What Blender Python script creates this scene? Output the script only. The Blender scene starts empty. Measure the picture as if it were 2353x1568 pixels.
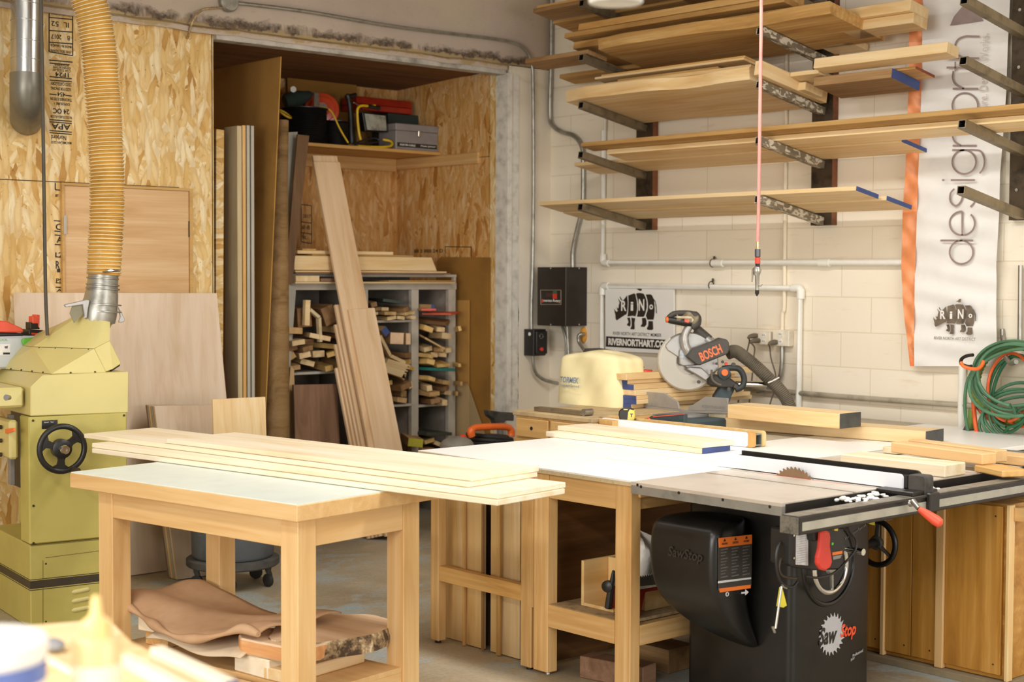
import bpy, bmesh, math, random
from mathutils import Vector, Matrix, Quaternion
random.seed(7)
V = Vector
sc = bpy.context.scene
COL = sc.collection

# ------------------------------------------------------------------ camera, sky, lamps, exposure
FPX, CX, CY = 3476.0, 1176.5, 784.0
def _n(v): return v.normalized()
_dY = _n(V((-1923 - CX, -(620 - CY), -FPX)))
_dX = _n(V((5080 - CX, -(650 - CY), -FPX)))
_dZ = _n(_dX.cross(_dY))
_dX = _n(_dX - _dZ * _dX.dot(_dZ))
_m, _k = _n(_dX + _dY), _n(_dX - _dY)
_dX, _dY = _n(_m + _k), _n(_m - _k)
RC = Matrix((_dX, _dY, _dZ))                      # camera axes -> world axes
EYE = V((0.0, 0.0, 1.65))
cam_data = bpy.data.cameras.new('camera')
cam_data.sensor_fit = 'HORIZONTAL'; cam_data.sensor_width = 36.0
cam_data.lens = 36.0 * FPX / 2353.0
cam_data.clip_start = 0.05; cam_data.clip_end = 60
cam_data.dof.use_dof = True; cam_data.dof.focus_distance = 6.6; cam_data.dof.aperture_fstop = 3.2
cam = bpy.data.objects.new('camera', cam_data); COL.objects.link(cam)
cam.matrix_world = Matrix.Translation(EYE) @ RC.to_4x4()
sc.camera = cam

sc.view_settings.view_transform = 'Standard'; sc.view_settings.look = 'None'
sc.view_settings.gamma = 1.0; sc.view_settings.use_curve_mapping = False
sc.view_settings.exposure = 0.42
sc.cycles.max_bounces = 7; sc.cycles.diffuse_bounces = 4; sc.cycles.glossy_bounces = 3
sc.cycles.transparent_max_bounces = 8; sc.cycles.transmission_bounces = 5
sc.cycles.caustics_reflective = False; sc.cycles.caustics_refractive = False
sc.cycles.sample_clamp_indirect = 6.0
try: sc.cycles.use_denoising = True
except Exception: pass

world = bpy.data.worlds.new('daylight'); sc.world = world; world.use_nodes = True
_bg = world.node_tree.nodes['Background']
_bg.inputs['Color'].default_value = (1.0, 0.97, 0.93, 1); _bg.inputs['Strength'].default_value = 0.37

def lamp(x, y, z, sx, sy, power, col=(1.0, 0.975, 0.935)):
    l = bpy.data.lights.new('tube_lamp_light', 'AREA'); l.shape = 'RECTANGLE'; l.size = sx; l.size_y = sy
    l.energy = power; l.color = col
    o = bpy.data.objects.new('tube_lamp_light', l); COL.objects.link(o); o.location = (x, y, z)
    return o
for _x, _y, _p in ((4.4, 1.4, 52), (4.6, 4.4, 50), (-0.8, 0.6, 95), (0.5, 4.1, 50), (2.4, 6.1, 7)):
    lamp(_x, _y, 3.35, 0.35, 2.2, _p)
def side_light(x, y, z, sx, sz, power, turn, col):
    l = bpy.data.lights.new('door_and_fill_light', 'AREA'); l.shape = 'RECTANGLE'; l.size = sx; l.size_y = sz; l.energy = power; l.color = col
    o = bpy.data.objects.new('door_and_fill_light', l); COL.objects.link(o); o.location = (x, y, z); o.rotation_euler = (math.radians(90), 0, turn)
    return o
side_light(3.6, -2.7, 1.7, 4.5, 1.8, 125, math.radians(0), (1.0, 0.98, 0.95))      # open shop door to the right behind the camera
side_light(-2.6, 2.0, 1.8, 3.5, 1.6, 170, math.radians(-90), (1.0, 0.95, 0.88))  # added unseen warm fill for the faces turned left

# ------------------------------------------------------------------ pixel -> place in the room
def ray(px, py): return RC @ V((px - CX, -(py - CY), -FPX))
def on(ax, val, px, py):
    """the point of the plane ax = val seen at (px, py) of the 2353 x 1568 photograph"""
    r = ray(px, py); i = 'XYZ'.index(ax); t = (val - EYE[i]) / r[i]
    return EYE + r * t
def proj(p):
    c = RC.transposed() @ (V(p) - EYE); return (CX + FPX * c.x / -c.z, CY - FPX * c.y / -c.z)

# ------------------------------------------------------------------ materials
def srgb(h):
    if isinstance(h, str):
        h = h.lstrip('#'); c = [int(h[i:i + 2], 16) / 255 for i in (0, 2, 4)]
    else: c = h
    return tuple((x / 12.92 if x <= .04045 else ((x + .055) / 1.055) ** 2.4) for x in c) + (1.0,)
MATS = {}
class NT:
    def __init__(s, name):
        s.m = bpy.data.materials.new(name); s.m.use_nodes = True; s.t = s.m.node_tree
        s.n = s.t.nodes; s.b = s.n['Principled BSDF']
    def new(s, k, **kw):
        nd = s.n.new(k)
        for a, b in kw.items(): setattr(nd, a, b)
        return nd
    def link(s, a, b): s.t.links.new(a, b)
    def coords(s, scale, kind='Object', rnd=True, rot=(0, 0, 0)):
        tc = s.new('ShaderNodeTexCoord'); mp = s.new('ShaderNodeMapping')
        mp.inputs['Scale'].default_value = scale; mp.inputs['Rotation'].default_value = rot
        if rnd:
            oi = s.new('ShaderNodeObjectInfo'); ml = s.new('ShaderNodeVectorMath', operation='SCALE')
            cb = s.new('ShaderNodeCombineXYZ'); s.link(oi.outputs['Random'], cb.inputs[0]); s.link(oi.outputs['Random'], cb.inputs[1]); s.link(oi.outputs['Random'], cb.inputs[2])
            ml.inputs['Scale'].default_value = 37.0; s.link(cb.outputs[0], ml.inputs[0])
            ad = s.new('ShaderNodeVectorMath', operation='ADD'); s.link(tc.outputs[kind], ad.inputs[0]); s.link(ml.outputs[0], ad.inputs[1])
            s.link(ad.outputs[0], mp.inputs['Vector'])
        else: s.link(tc.outputs[kind], mp.inputs['Vector'])
        return mp.outputs[0]
    def noise(s, vec, scale, detail=3, rough=.55, dist=0):
        n = s.new('ShaderNodeTexNoise'); n.inputs['Scale'].default_value = scale; n.inputs['Detail'].default_value = detail
        n.inputs['Roughness'].default_value = rough; n.inputs['Distortion'].default_value = dist
        s.link(vec, n.inputs['Vector']); return n.outputs['Fac']
    def ramp(s, fac, stops, interp='LINEAR'):
        r = s.new('ShaderNodeValToRGB'); e = r.color_ramp.elements; r.color_ramp.interpolation = interp
        while len(e) < len(stops): e.new(0.5)
        for q, (p, c) in zip(e, stops): q.position = p; q.color = c if len(c) == 4 else (*c, 1)
        s.link(fac, r.inputs[0]); return r.outputs[0]
    def mix(s, fac, a, b, mode='MIX'):
        m = s.new('ShaderNodeMix', data_type='RGBA', blend_type=mode)
        if isinstance(fac, (int, float)): m.inputs[0].default_value = fac
        else: s.link(fac, m.inputs[0])
        for v, i in ((a, 6), (b, 7)):
            if isinstance(v, tuple): m.inputs[i].default_value = v
            else: s.link(v, m.inputs[i])
        return m.outputs[2]
    def math(s, op, a, b=None, clamp=False):
        m = s.new('ShaderNodeMath', operation=op, use_clamp=clamp)
        for v, i in ((a, 0), (b, 1)):
            if v is None: continue
            if isinstance(v, (int, float)): m.inputs[i].default_value = v
            else: s.link(v, m.inputs[i])
        return m.outputs[0]
    def maprange(s, f, a, b, c, d):
        m = s.new('ShaderNodeMapRange'); s.link(f, m.inputs[0])
        for i, v in enumerate((a, b, c, d)): m.inputs[i + 1].default_value = v
        return m.outputs[0]
    def bump(s, h, strength=.2, dist=.002):
        b = s.new('ShaderNodeBump'); b.inputs['Strength'].default_value = strength; b.inputs['Distance'].default_value = dist
        s.link(h, b.inputs['Height']); s.link(b.outputs[0], s.b.inputs['Normal'])
    def set(s, color=None, rough=.6, metal=0.0, **kw):
        if color is not None:
            if isinstance(color, tuple): s.b.inputs['Base Color'].default_value = color
            else: s.link(color, s.b.inputs['Base Color'])
        if isinstance(rough, (int, float)): s.b.inputs['Roughness'].default_value = rough
        else: s.link(rough, s.b.inputs['Roughness'])
        s.b.inputs['Metallic'].default_value = metal
        for k, v in kw.items(): s.b.inputs[k.replace('_', ' ')].default_value = v
        return s.m

def plain(name, h, rough=.5, metal=0.0, wear=.12, scale=9, bump=0, **kw):
    if name in MATS: return MATS[name]
    t = NT(name); c = srgb(h); d = tuple(x * (1 - wear * 2.2) for x in c[:3]) + (1,); l = tuple(min(1, x * (1 + wear)) for x in c[:3]) + (1,)
    v = t.coords((1, 1, 1)); n = t.noise(v, scale, 5, .6)
    col = t.ramp(n, [(.3, d), (.5, c), (.75, l)])
    if bump: t.bump(t.noise(v, scale * 6, 3), bump)
    MATS[name] = t.set(col, rough, metal, **kw); return MATS[name]

def wood(name, base, dark, light=None, grain=1.0, rough=.6, tint=.10, rings=.35):
    """planed timber, grain along the local x axis"""
    if name in MATS: return MATS[name]
    t = NT(name); b, d = srgb(base), srgb(dark); l = srgb(light) if light else tuple(min(1, x * 1.12) for x in b[:3]) + (1,)
    v = t.coords((.9, 9, 9)); fine = t.noise(t.coords((2.5, 95, 95)), 1.0, 3, .6)
    big = t.noise(v, 1.3, 4, .6, .6)
    col = t.ramp(big, [(.28, d), (.48, b), (.72, l)])
    # cathedral bands
    w = t.new('ShaderNodeTexWave', wave_type='BANDS', bands_direction='Y'); w.inputs['Scale'].default_value = 2.2 * grain
    w.inputs['Distortion'].default_value = 7; w.inputs['Detail'].default_value = 2; w.inputs['Detail Scale'].default_value = .6
    t.link(t.coords((.35, 3.2, 3.2)), w.inputs['Vector'])
    m1 = t.math('MULTIPLY', w.outputs['Fac'], rings, True)
    col = t.mix(m1, col, tuple(x * .5 + y * .5 for x, y in zip(b, d)))
    f = t.maprange(fine, .3, .7, 0, .5 * grain)
    col = t.mix(f, col, tuple(x * .45 + y * .55 for x, y in zip(b, d)))
    oi = t.new('ShaderNodeObjectInfo'); hs = t.new('ShaderNodeHueSaturation')
    t.link(t.maprange(oi.outputs['Random'], 0, 1, 1 - tint, 1 + tint), hs.inputs['Value'])
    t.link(col, hs.inputs['Color'])
    t.bump(fine, .12, .001)
    MATS[name] = t.set(hs.outputs[0], rough); return MATS[name]

def osb(name, plane, shade_tint=0.0):
    if name in MATS: return MATS[name]
    t = NT(name); tc = t.new('ShaderNodeTexCoord'); sp = t.new('ShaderNodeSeparateXYZ'); t.link(tc.outputs['Object'], sp.inputs[0])
    cb = t.new('ShaderNodeCombineXYZ'); t.link(sp.outputs[0 if plane == 'Y' else 1], cb.inputs[0]); t.link(sp.outputs[2], cb.inputs[1])
    nz = t.new('ShaderNodeTexNoise'); nz.inputs['Scale'].default_value = 11; nz.inputs['Detail'].default_value = 6
    t.link(cb.outputs[0], nz.inputs['Vector'])
    ds = t.new('ShaderNodeVectorMath', operation='SCALE'); ds.inputs['Scale'].default_value = .035; t.link(nz.outputs['Color'], ds.inputs[0])
    ad = t.new('ShaderNodeVectorMath', operation='ADD'); t.link(cb.outputs[0], ad.inputs[0]); t.link(ds.outputs[0], ad.inputs[1])
    def sel(g, a, b):
        m = t.new('ShaderNodeMix'); t.link(g, m.inputs[0]); t.link(a, m.inputs[2]); t.link(b, m.inputs[3]); return m.outputs[0]
    val = ed = None
    for i, (ang, sx, sy) in enumerate(((.5, 8, 30), (2.6, 8, 34), (.95, 8, 34), (2.2, 9, 36), (1.30, 7, 34), (1.85, 8, 30), (1.57, 6, 32))):
        mp = t.new('ShaderNodeMapping'); mp.inputs['Rotation'].default_value = (0, 0, -ang); t.link(ad.outputs[0], mp.inputs[0])
        mp2 = t.new('ShaderNodeMapping'); mp2.inputs['Scale'].default_value = (sx, sy, 1); mp2.inputs['Location'].default_value = (i * 3.3, i * 7.1, 0); t.link(mp.outputs[0], mp2.inputs[0])
        vo = t.new('ShaderNodeTexVoronoi', voronoi_dimensions='2D'); vo.inputs['Scale'].default_value = 1; t.link(mp2.outputs[0], vo.inputs['Vector'])
        s2 = t.new('ShaderNodeSeparateColor'); t.link(vo.outputs['Color'], s2.inputs[0])
        dd = t.maprange(vo.outputs['Distance'], .30, .55, 0, 1)
        if val is None: val, ed = s2.outputs[0], dd
        else:
            g = t.math('GREATER_THAN', s2.outputs[1], .62); val = sel(g, val, s2.outputs[0]); ed = sel(g, ed, dd)
    big = t.noise(cb.outputs[0], 2.2, 3); val2 = t.math('ADD', val, t.math('MULTIPLY', t.math('ADD', big, -.5), .5), True)
    col = t.ramp(val2, [(0.0, srgb('#b4843c')), (.06, srgb('#cfa35a')), (.16, srgb('#ddb872')), (.45, srgb('#e4c385')), (.8, srgb('#ebd19c')), (1.0, srgb('#f2e0b6'))])
    col = t.mix(t.math('MULTIPLY', ed, .30), col, srgb('#b5853e'))
    grain = t.noise(t.coords((60, 60, 9), rnd=False), 1, 3, .7); col = t.mix(t.maprange(grain, .55, .75, 0, .35), col, srgb('#a87a38'))
    spk = t.noise(cb.outputs[0], 34, 2, .6); col = t.mix(t.maprange(spk, .69, .74, 0, .7), col, srgb('#6e4818'))
    if shade_tint: col = t.mix(shade_tint, col, srgb('#d9a04a'), 'MULTIPLY')  # darker, more orange tint that imitates the shade of the alcove
    t.bump(val, .25, .003)
    MATS[name] = t.set(col, .62); return MATS[name]

# ------------------------------------------------------------------ objects
def tag(o, label, cat=None, group=None, kind=None):
    if label: o['label'] = label
    if cat: o['category'] = cat
    if group: o['group'] = group
    if kind: o['kind'] = kind
    return o
def thing(name, label, cat, loc, group=None):
    o = bpy.data.objects.new(name, None); COL.objects.link(o); o.location = loc; o.empty_display_size = .1
    o['_at'] = 1; del o['_at']
    return tag(o, label, cat, group)
def _attach(o, parent):
    if parent is None: return
    o.parent = parent; m = parent.matrix_basis
    p = parent; W = Matrix.Identity(4)
    ch = []
    while p is not None: ch.append(p); p = p.parent
    for q in reversed(ch): W = W @ q.matrix_parent_inverse @ q.matrix_basis
    o.matrix_parent_inverse = W.inverted()
def frame_of(xd, yd=None):
    x = _n(V(xd)); y = V(yd) if yd is not None else (V((0, 0, 1)) if abs(x.z) < .9 else V((0, 1, 0)))
    z = _n(x.cross(y)); y = z.cross(x); return Matrix((x, y, z)).transposed()
class MB:
    """collects shapes in room coordinates and links them as one mesh object"""
    def __init__(s): s.v = []; s.f = []; s.mi = []; s.cur = 0
    def add(s, vs, fs):
        b = len(s.v); s.v += [V(p) for p in vs]; s.f += [[i + b for i in f] for f in fs]; s.mi += [s.cur] * len(fs); return s
    def m(s, i): s.cur = i; return s
    def hexa(s, p):   # 8 corners: 0-3 one face, 4-7 the opposite
        return s.add(p, [(0, 3, 2, 1), (4, 5, 6, 7), (0, 1, 5, 4), (1, 2, 6, 5), (2, 3, 7, 6), (3, 0, 4, 7)])
    def bx(s, P, ex, ey, ez):
        P, ex, ey, ez = V(P), V(ex), V(ey), V(ez)
        if ex.cross(ey).dot(ez) < 0: ex, ey = ey, ex
        return s.hexa([P, P + ex, P + ex + ey, P + ey, P + ez, P + ex + ez, P + ex + ey + ez, P + ey + ez])
    def box(s, lo, hi):
        return s.bx(lo, (hi[0] - lo[0], 0, 0), (0, hi[1] - lo[1], 0), (0, 0, hi[2] - lo[2]))
    def rbox(s, lo, hi, r, axis=2, n=4):
        """box with rounded vertical (axis) edges"""
        a, b = [i for i in range(3) if i != axis]
        pts = []
        for (cx_, cy_, a0) in ((hi[a] - r, hi[b] - r, 0), (lo[a] + r, hi[b] - r, 90), (lo[a] + r, lo[b] + r, 180), (hi[a] - r, lo[b] + r, 270)):
            for k in range(n + 1):
                t = math.radians(a0 + 90 * k / n); p = [0, 0, 0]; p[a] = cx_ + r * math.cos(t); p[b] = cy_ + r * math.sin(t); p[axis] = lo[axis]; pts.append(V(p))
        e = [0, 0, 0]; e[axis] = hi[axis] - lo[axis]
        return s.prism(pts, V(e))
    def prism(s, pts, ext):
        pts = [V(p) for p in pts]; n = len(pts); ext = V(ext)
        nn = V((0, 0, 0))
        for i in range(n): nn += (pts[i] - pts[0]).cross(pts[(i + 1) % n] - pts[0])
        if nn.dot(ext) < 0: pts.reverse()
        return s.add(pts + [p + ext for p in pts], [tuple(reversed(range(n))), tuple(range(n, 2 * n))] + [(i, (i + 1) % n, n + (i + 1) % n, n + i) for i in range(n)])
    def loft(s, rings, cap=True, closed=False):
        n = len(rings[0]); vs = [p for r in rings for p in r]; fs = []
        m = len(rings)
        for j in range(m - (0 if closed else 1)):
            for i in range(n):
                a, b = j * n, ((j + 1) % m) * n; fs.append((a + i, a + (i + 1) % n, b + (i + 1) % n, b + i))
        if cap and not closed: fs += [tuple(reversed(range(n))), tuple(range((m - 1) * n, m * n))]
        return s.add(vs, fs)
    def tube(s, pts, r, n=10, cap=True, closed=False, ry=None):
        pts = [V(p) for p in pts]; m = len(pts); rr = r if isinstance(r, (list, tuple)) else [r] * m
        up = None; rings = []
        for i in range(m):
            a = pts[(i - 1) % m] if (i > 0 or closed) else pts[i]; b = pts[(i + 1) % m] if (i < m - 1 or closed) else pts[i]
            d = _n(b - a)
            if up is None:
                up = V((0, 0, 1)) if abs(d.z) < .9 else V((1, 0, 0))
            x = _n(up - d * up.dot(d)); up = x; y = d.cross(x)
            k = 1.0 if ry is None else ry
            rings.append([pts[i] + x * rr[i] * k * math.cos(2 * math.pi * j / n) + y * rr[i] * math.sin(2 * math.pi * j / n) for j in range(n)])
        return s.loft(rings, cap, closed)
    def lathe(s, prof, P, ax=(0, 0, 1), n=24, cap=True):
        """prof = [(radius, distance along the axis)]"""
        P = V(P); F = frame_of(ax); x, y, z = F.col[0], F.col[1], F.col[2]
        rings = [[P + x * h + (y * math.cos(2 * math.pi * j / n) + z * math.sin(2 * math.pi * j / n)) * max(r, 1e-5) for j in range(n)] for r, h in prof]
        return s.loft(rings, cap)
    def cyl(s, a, b, r, n=16): 
        a, b = V(a), V(b); return s.lathe([(r, 0), (r, (b - a).length)], a, b - a, n)
    def ell(s, c, rx, ry, rz, n=14, m=9, F=None):
        F = F or Matrix.Identity(3); rings = []
        for j in range(m + 1):
            t = -math.pi / 2 + math.pi * j / m; k = max(math.cos(t), 1e-4)
            rings.append([V(c) + F @ V((rx * k * math.cos(2 * math.pi * i / n), ry * k * math.sin(2 * math.pi * i / n), rz * math.sin(t))) for i in range(n)])
        return s.loft(rings)
    def torus(s, c, ax, R, r, n=32, m=8, a0=0, a1=360):
        F = frame_of(ax); full = abs(a1 - a0) >= 360; k = n if full else n + 1
        pts = [V(c) + F @ V((0, R * math.cos(math.radians(a0 + (a1 - a0) * i / n)), R * math.sin(math.radians(a0 + (a1 - a0) * i / n)))) for i in range(k)]
        return s.tube(pts, r, m, closed=full)
    def grid(s, P, nu, nv, fn):
        vs = [fn(i / nu, j / nv) for j in range(nv + 1) for i in range(nu + 1)]
        return s.add(vs, [(j * (nu + 1) + i, j * (nu + 1) + i + 1, (j + 1) * (nu + 1) + i + 1, (j + 1) * (nu + 1) + i) for j in range(nv) for i in range(nu)])
    def build(s, name, mats, parent=None, F=None, O=None, smooth=True, bevel=0.0, fix=False, sharp=38):
        if not isinstance(mats, (list, tuple)): mats = [mats]
        if O is None:
            O = V([sum((min(p[i] for p in s.v), max(p[i] for p in s.v))) / 2 for i in range(3)])
        F = F or Matrix.Identity(3); Fi = F.transposed()
        me = bpy.data.meshes.new(name); me.from_pydata([tuple(Fi @ (p - O)) for p in s.v], [], s.f)
        for mt in mats: me.materials.append(mt)
        for p, i in zip(me.polygons, s.mi): p.material_index = i
        if bevel or fix:
            b = bmesh.new(); b.from_mesh(me)
            if fix: bmesh.ops.recalc_face_normals(b, faces=b.faces)
            if bevel:
                ed = [e for e in b.edges if len(e.link_faces) == 2 and e.calc_face_angle(0) > .6]
                bmesh.ops.bevel(b, geom=ed, offset=bevel, segments=1, affect='EDGES', clamp_overlap=True)
            b.to_mesh(me); b.free()
        if smooth:
            me.shade_smooth(); me.set_sharp_from_angle(angle=math.radians(sharp))
        o = bpy.data.objects.new(name, me); COL.objects.link(o)
        o.matrix_basis = Matrix.Translation(O) @ F.to_4x4(); _attach(o, parent)
        return o
def bar(name, mat, P, ex, ey, ez, parent=None, bevel=.0015):
    """a box from corner P with edges ex, ey, ez; its grain runs along the longest"""
    P = V(P); E = [V(ex), V(ey), V(ez)]; E.sort(key=lambda e: -e.length)
    O = P + (E[0] + E[1] + E[2]) / 2
    F = frame_of(E[0], E[1])
    return MB().bx(P, *E).build(name, mat, parent, F=F, O=O, bevel=bevel, smooth=False)
def abox(name, mat, lo, hi, parent=None, bevel=.0015):
    return bar(name, mat, lo, (hi[0] - lo[0], 0, 0), (0, hi[1] - lo[1], 0), (0, 0, hi[2] - lo[2]), parent, bevel)
def board(name, mat, A, B, wid, th, parent=None, bevel=.002):
    """a plank with one long edge A-B, its width and thickness as vectors"""
    return bar(name, mat, A, V(B) - V(A), wid, th, parent, bevel)
def panel(name, mat, pts, ext, parent=None, xd=None, bevel=.001):
    pts = [V(p) for p in pts]; F = frame_of(xd if xd is not None else pts[1] - pts[0], ext)
    return MB().prism(pts, ext).build(name, mat, parent, F=F, bevel=bevel, smooth=False)
def dup(o, parent=None, label=None, group=None, M=None):
    c = o.copy(); COL.objects.link(c)
    if parent is not None: c.parent = parent
    elif M is not None: c.matrix_basis = M @ o.matrix_basis
    if label: c['label'] = label
    if group: c['group'] = group
    for ch in o.children: dup(ch, c)
    return c
def spline(pts, k=8):
    P = [V(p) for p in pts]; out = []
    for i in range(len(P) - 1):
        a = P[max(i - 1, 0)]; b = P[i]; c = P[i + 1]; d = P[min(i + 2, len(P) - 1)]
        for j in range(k):
            t = j / k; out.append(.5 * ((2 * b) + (c - a) * t + (2 * a - 5 * b + 4 * c - d) * t * t + (3 * b - a - 3 * c + d) * t ** 3))
    out.append(P[-1]); return out
def letters(txt, P, right, up, height, mat, parent, width=None, bold=0.0, name='lettering', th=.0006, align='C', shear=0.0, space=1.0):
    cu = bpy.data.curves.new('t', 'FONT'); cu.body = txt; cu.size = 1.0; cu.offset = bold; cu.fill_mode = 'FRONT' if False else 'BOTH'
    cu.resolution_u = 3; cu.shear = shear; cu.space_character = space; cu.extrude = 0.0
    ob = bpy.data.objects.new('t', cu); me = bpy.data.meshes.new_from_object(ob)
    bpy.data.objects.remove(ob); bpy.data.curves.remove(cu)
    xs = [v.co.x for v in me.vertices]; ys = [v.co.y for v in me.vertices]
    x0, x1, y0, y1 = min(xs), max(xs), min(ys), max(ys)
    sy = height / (y1 - y0); sx = width / (x1 - x0) if width else sy
    r = _n(V(right)); n = _n(r.cross(V(up))); u = n.cross(r)
    off = {'C': (x0 + x1) / 2, 'L': x0, 'R': x1}[align]; cy_ = (y0 + y1) / 2
    for v in me.vertices: v.co = V(((v.co.x - off) * sx, (v.co.y - cy_) * sy, 0))
    me.materials.clear(); me.materials.append(mat); me.name = name
    for p in me.polygons: p.material_index = 0
    o = bpy.data.objects.new(name, me); COL.objects.link(o)
    o.matrix_basis = Matrix.Translation(V(P) + n * th) @ Matrix((r, u, n)).transposed().to_4x4(); _attach(o, parent)
    return o
def flat(name, mat, pts, nrm, parent, th=.0008):
    """thin decal-like plate standing th proud of the surface"""
    nrm = _n(V(nrm)); return MB().prism([V(p) for p in pts], nrm * th).build(name, mat, parent, smooth=False)
def rect_on(P, r, u, w, h):
    P, r, u = V(P), _n(V(r)), _n(V(u)); return [P - r * w / 2 - u * h / 2, P + r * w / 2 - u * h / 2, P + r * w / 2 + u * h / 2, P - r * w / 2 + u * h / 2]
X, Y, Z = V((1, 0, 0)), V((0, 1, 0)), V((0, 0, 1))

# timbers
MAPLE = wood('maple_planed', '#ead9b8', '#cdb184', '#f3e7cf', .7, .5, .05, .25)
PALE = wood('pale_pine', '#e9cd9c', '#cfa566', '#f3dfb8', .9, .55, .08, .35)
PINE = wood('yellow_pine', '#dcae68', '#a87432', '#ebc68a', 1.0, .5, .07, .45)
FIR = wood('fir_framing', '#dcb274', '#b07c3c', '#e9c893', 1.2, .55, .06, .5)
OAKY = wood('rough_sawn', '#c79b5a', '#8a6230', '#dab87c', 1.2, .75, .14, .4)
BROWN = wood('weathered_brown', '#a47f52', '#6a4a28', '#bd9a6c', 1.2, .8, .12, .3)
WALNUT = wood('walnut', '#8b684c', '#5c4030', '#a4806a', 1.0, .55, .08, .3)
PLY = wood('birch_plywood', '#e2bf83', '#c99c58', '#edd3a2', .8, .5, .05, .3)
AMBERPLY = wood('amber_plywood', '#c08a3a', '#8e5a18', '#d6a558', .9, .45, .05, .45)
LAUAN = wood('pinkish_veneer', '#dfc3a0', '#cba884', '#ead6bb', .8, .55, .05, .3)
SCRAPS = [wood('offcut_pale', '#dcc091', '#b08d55', '#e9d3a8', .8, .6, .16, .3), wood('offcut_tan', '#bf9a66', '#8e6a3a', '#d2b07e', .9, .65, .18, .3),
          wood('offcut_brown', '#8f6a42', '#5d4022', '#a8835a', .9, .65, .15, .3), wood('offcut_yellow', '#d8b36c', '#a67c38', '#e5c88c', .9, .6, .12, .3)]
BLUEPAINT = plain('blue_end_paint', '#3d4f86', .6); REDPAINT = plain('red_end_paint', '#d8452a', .6)
BLACKPAINT = plain('charcoal_end_paint', '#4a4a48', .6, wear=.2)
CARD = plain('cardboard', '#b88a45', .85, wear=.1, scale=3); CARDDARK = plain('brown_cardboard', '#9a6e2c', .85, wear=.1, scale=3)
BLACK = plain('black_plastic', '#1c1a18', .4); RUBBER = plain('black_rubber', '#2a2724', .7); DUSTY = plain('dusty_black', '#4a4640', .75, wear=.3)
STEEL = plain('bare_steel', '#a8a49c', .35, .85, .15); CHROME = plain('polished_steel', '#d8d6d0', .15, 1.0, .05)
GALV = plain('galvanised_steel', '#aaa89f', .38, .8, .18, 14); CASTIRON = plain('ground_cast_iron', '#d0c6b8', .38, .35, .08, 5)
DARKSTEEL = plain('dark_rusty_steel', '#4c4030', .55, .5, .3, 12); ARMSTEEL = plain('grey_brown_steel', '#85775e', .5, .55, .2, 14)
WHITEPVC = plain('white_plastic_pipe', '#ecebe2', .4, wear=.03); WHITELAM = plain('white_laminate', '#f6f5f0', .35, wear=.01)
WHITE = plain('white_paint', '#efece4', .5, wear=.03); ORANGE = plain('orange_plastic', '#f0702a', .4, wear=.05); RED = plain('red_plastic', '#d8402c', .4, wear=.06)
# ------------------------------------------------------------------ the building
XW, YW, XA, YB = 7.15, 7.63, 6.74, 8.83
ORG = V((0, 0, 0))
def struct(name, mb, mats, parent=None, **kw):
    o = mb.build(name, mats, parent, O=ORG, smooth=kw.pop('smooth', False), **kw)
    if parent is None: o['kind'] = 'structure'
    return o
# floor
t = NT('concrete_floor'); v = t.coords((1, 1, 1), rnd=False)
b1 = t.noise(v, 1.4, 6, .65); b2 = t.noise(t.coords((1, 1, 1), rnd=False, rot=(0, 0, .6)), 2.1, 7, .7, .5); fine = t.noise(v, 55, 5, .7)
c = t.ramp(b1, [(.3, srgb('#8f826c')), (.5, srgb('#a89a80')), (.7, srgb('#b8ad97'))])
c = t.mix(t.maprange(b2, .50, .58, 0, .75), c, srgb('#a9b2b0'))
c = t.mix(t.maprange(b2, .60, .64, 0, .6), c, srgb('#9fb4bc'))
c = t.mix(t.maprange(fine, .45, .75, 0, .55), c, srgb('#857658'))
dust = t.noise(v, 4.5, 7, .75); c = t.mix(t.maprange(dust, .55, .7, 0, .5), c, srgb('#c9b088'))
t.bump(fine, .25, .004); FLOOR = t.set(c, .55)
struct('floor', MB().box((-4, -3, -.12), (XW, YB, 0)), FLOOR)

# painted block wall
t = NT('cream_block_wall'); tc = t.new('ShaderNodeTexCoord'); sp = t.new('ShaderNodeSeparateXYZ'); t.link(tc.outputs['Object'], sp.inputs[0])
cb = t.new('ShaderNodeCombineXYZ'); t.link(t.math('ADD', sp.outputs[1], -.327), cb.inputs[0]); t.link(t.math('ADD', sp.outputs[2], -.134), cb.inputs[1])
br = t.new('ShaderNodeTexBrick'); br.inputs['Scale'].default_value = 1; br.inputs['Brick Width'].default_value = .406; br.inputs['Row Height'].default_value = .2
br.inputs['Mortar Size'].default_value = .0045; br.inputs['Mortar Smooth'].default_value = .6
br.inputs['Color1'].default_value = srgb('#f3ead8'); br.inputs['Color2'].default_value = srgb('#f0e6d2'); br.inputs['Mortar'].default_value = srgb('#e2d5bb')
t.link(cb.outputs[0], br.inputs['Vector'])
v = t.coords((1, 1, 1), rnd=False)
st = t.noise(t.coords((1, 1.2, 9), rnd=False), 2.2, 5, .7); col = t.mix(t.maprange(st, .6, .78, 0, .5), br.outputs['Color'], srgb('#cdaa70'))
col = t.mix(t.maprange(t.noise(v, .9, 3), .4, .7, 0, .3), col, srgb('#e8dcc4'))
spk = t.noise(v, 38, 3, .8); col = t.mix(t.maprange(spk, .73, .78, 0, .6), col, srgb('#a5875a'))
h = t.math('ADD', t.math('MULTIPLY', br.outputs['Fac'], -1.0), t.math('MULTIPLY', t.noise(v, 60, 4), .25)); t.bump(h, .35, .004)
BLOCK = t.set(col, .55)
struct('wall_right', MB().box((XW, -2, 0), (XW + .3, YB + .2, 4.6)), BLOCK)

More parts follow.
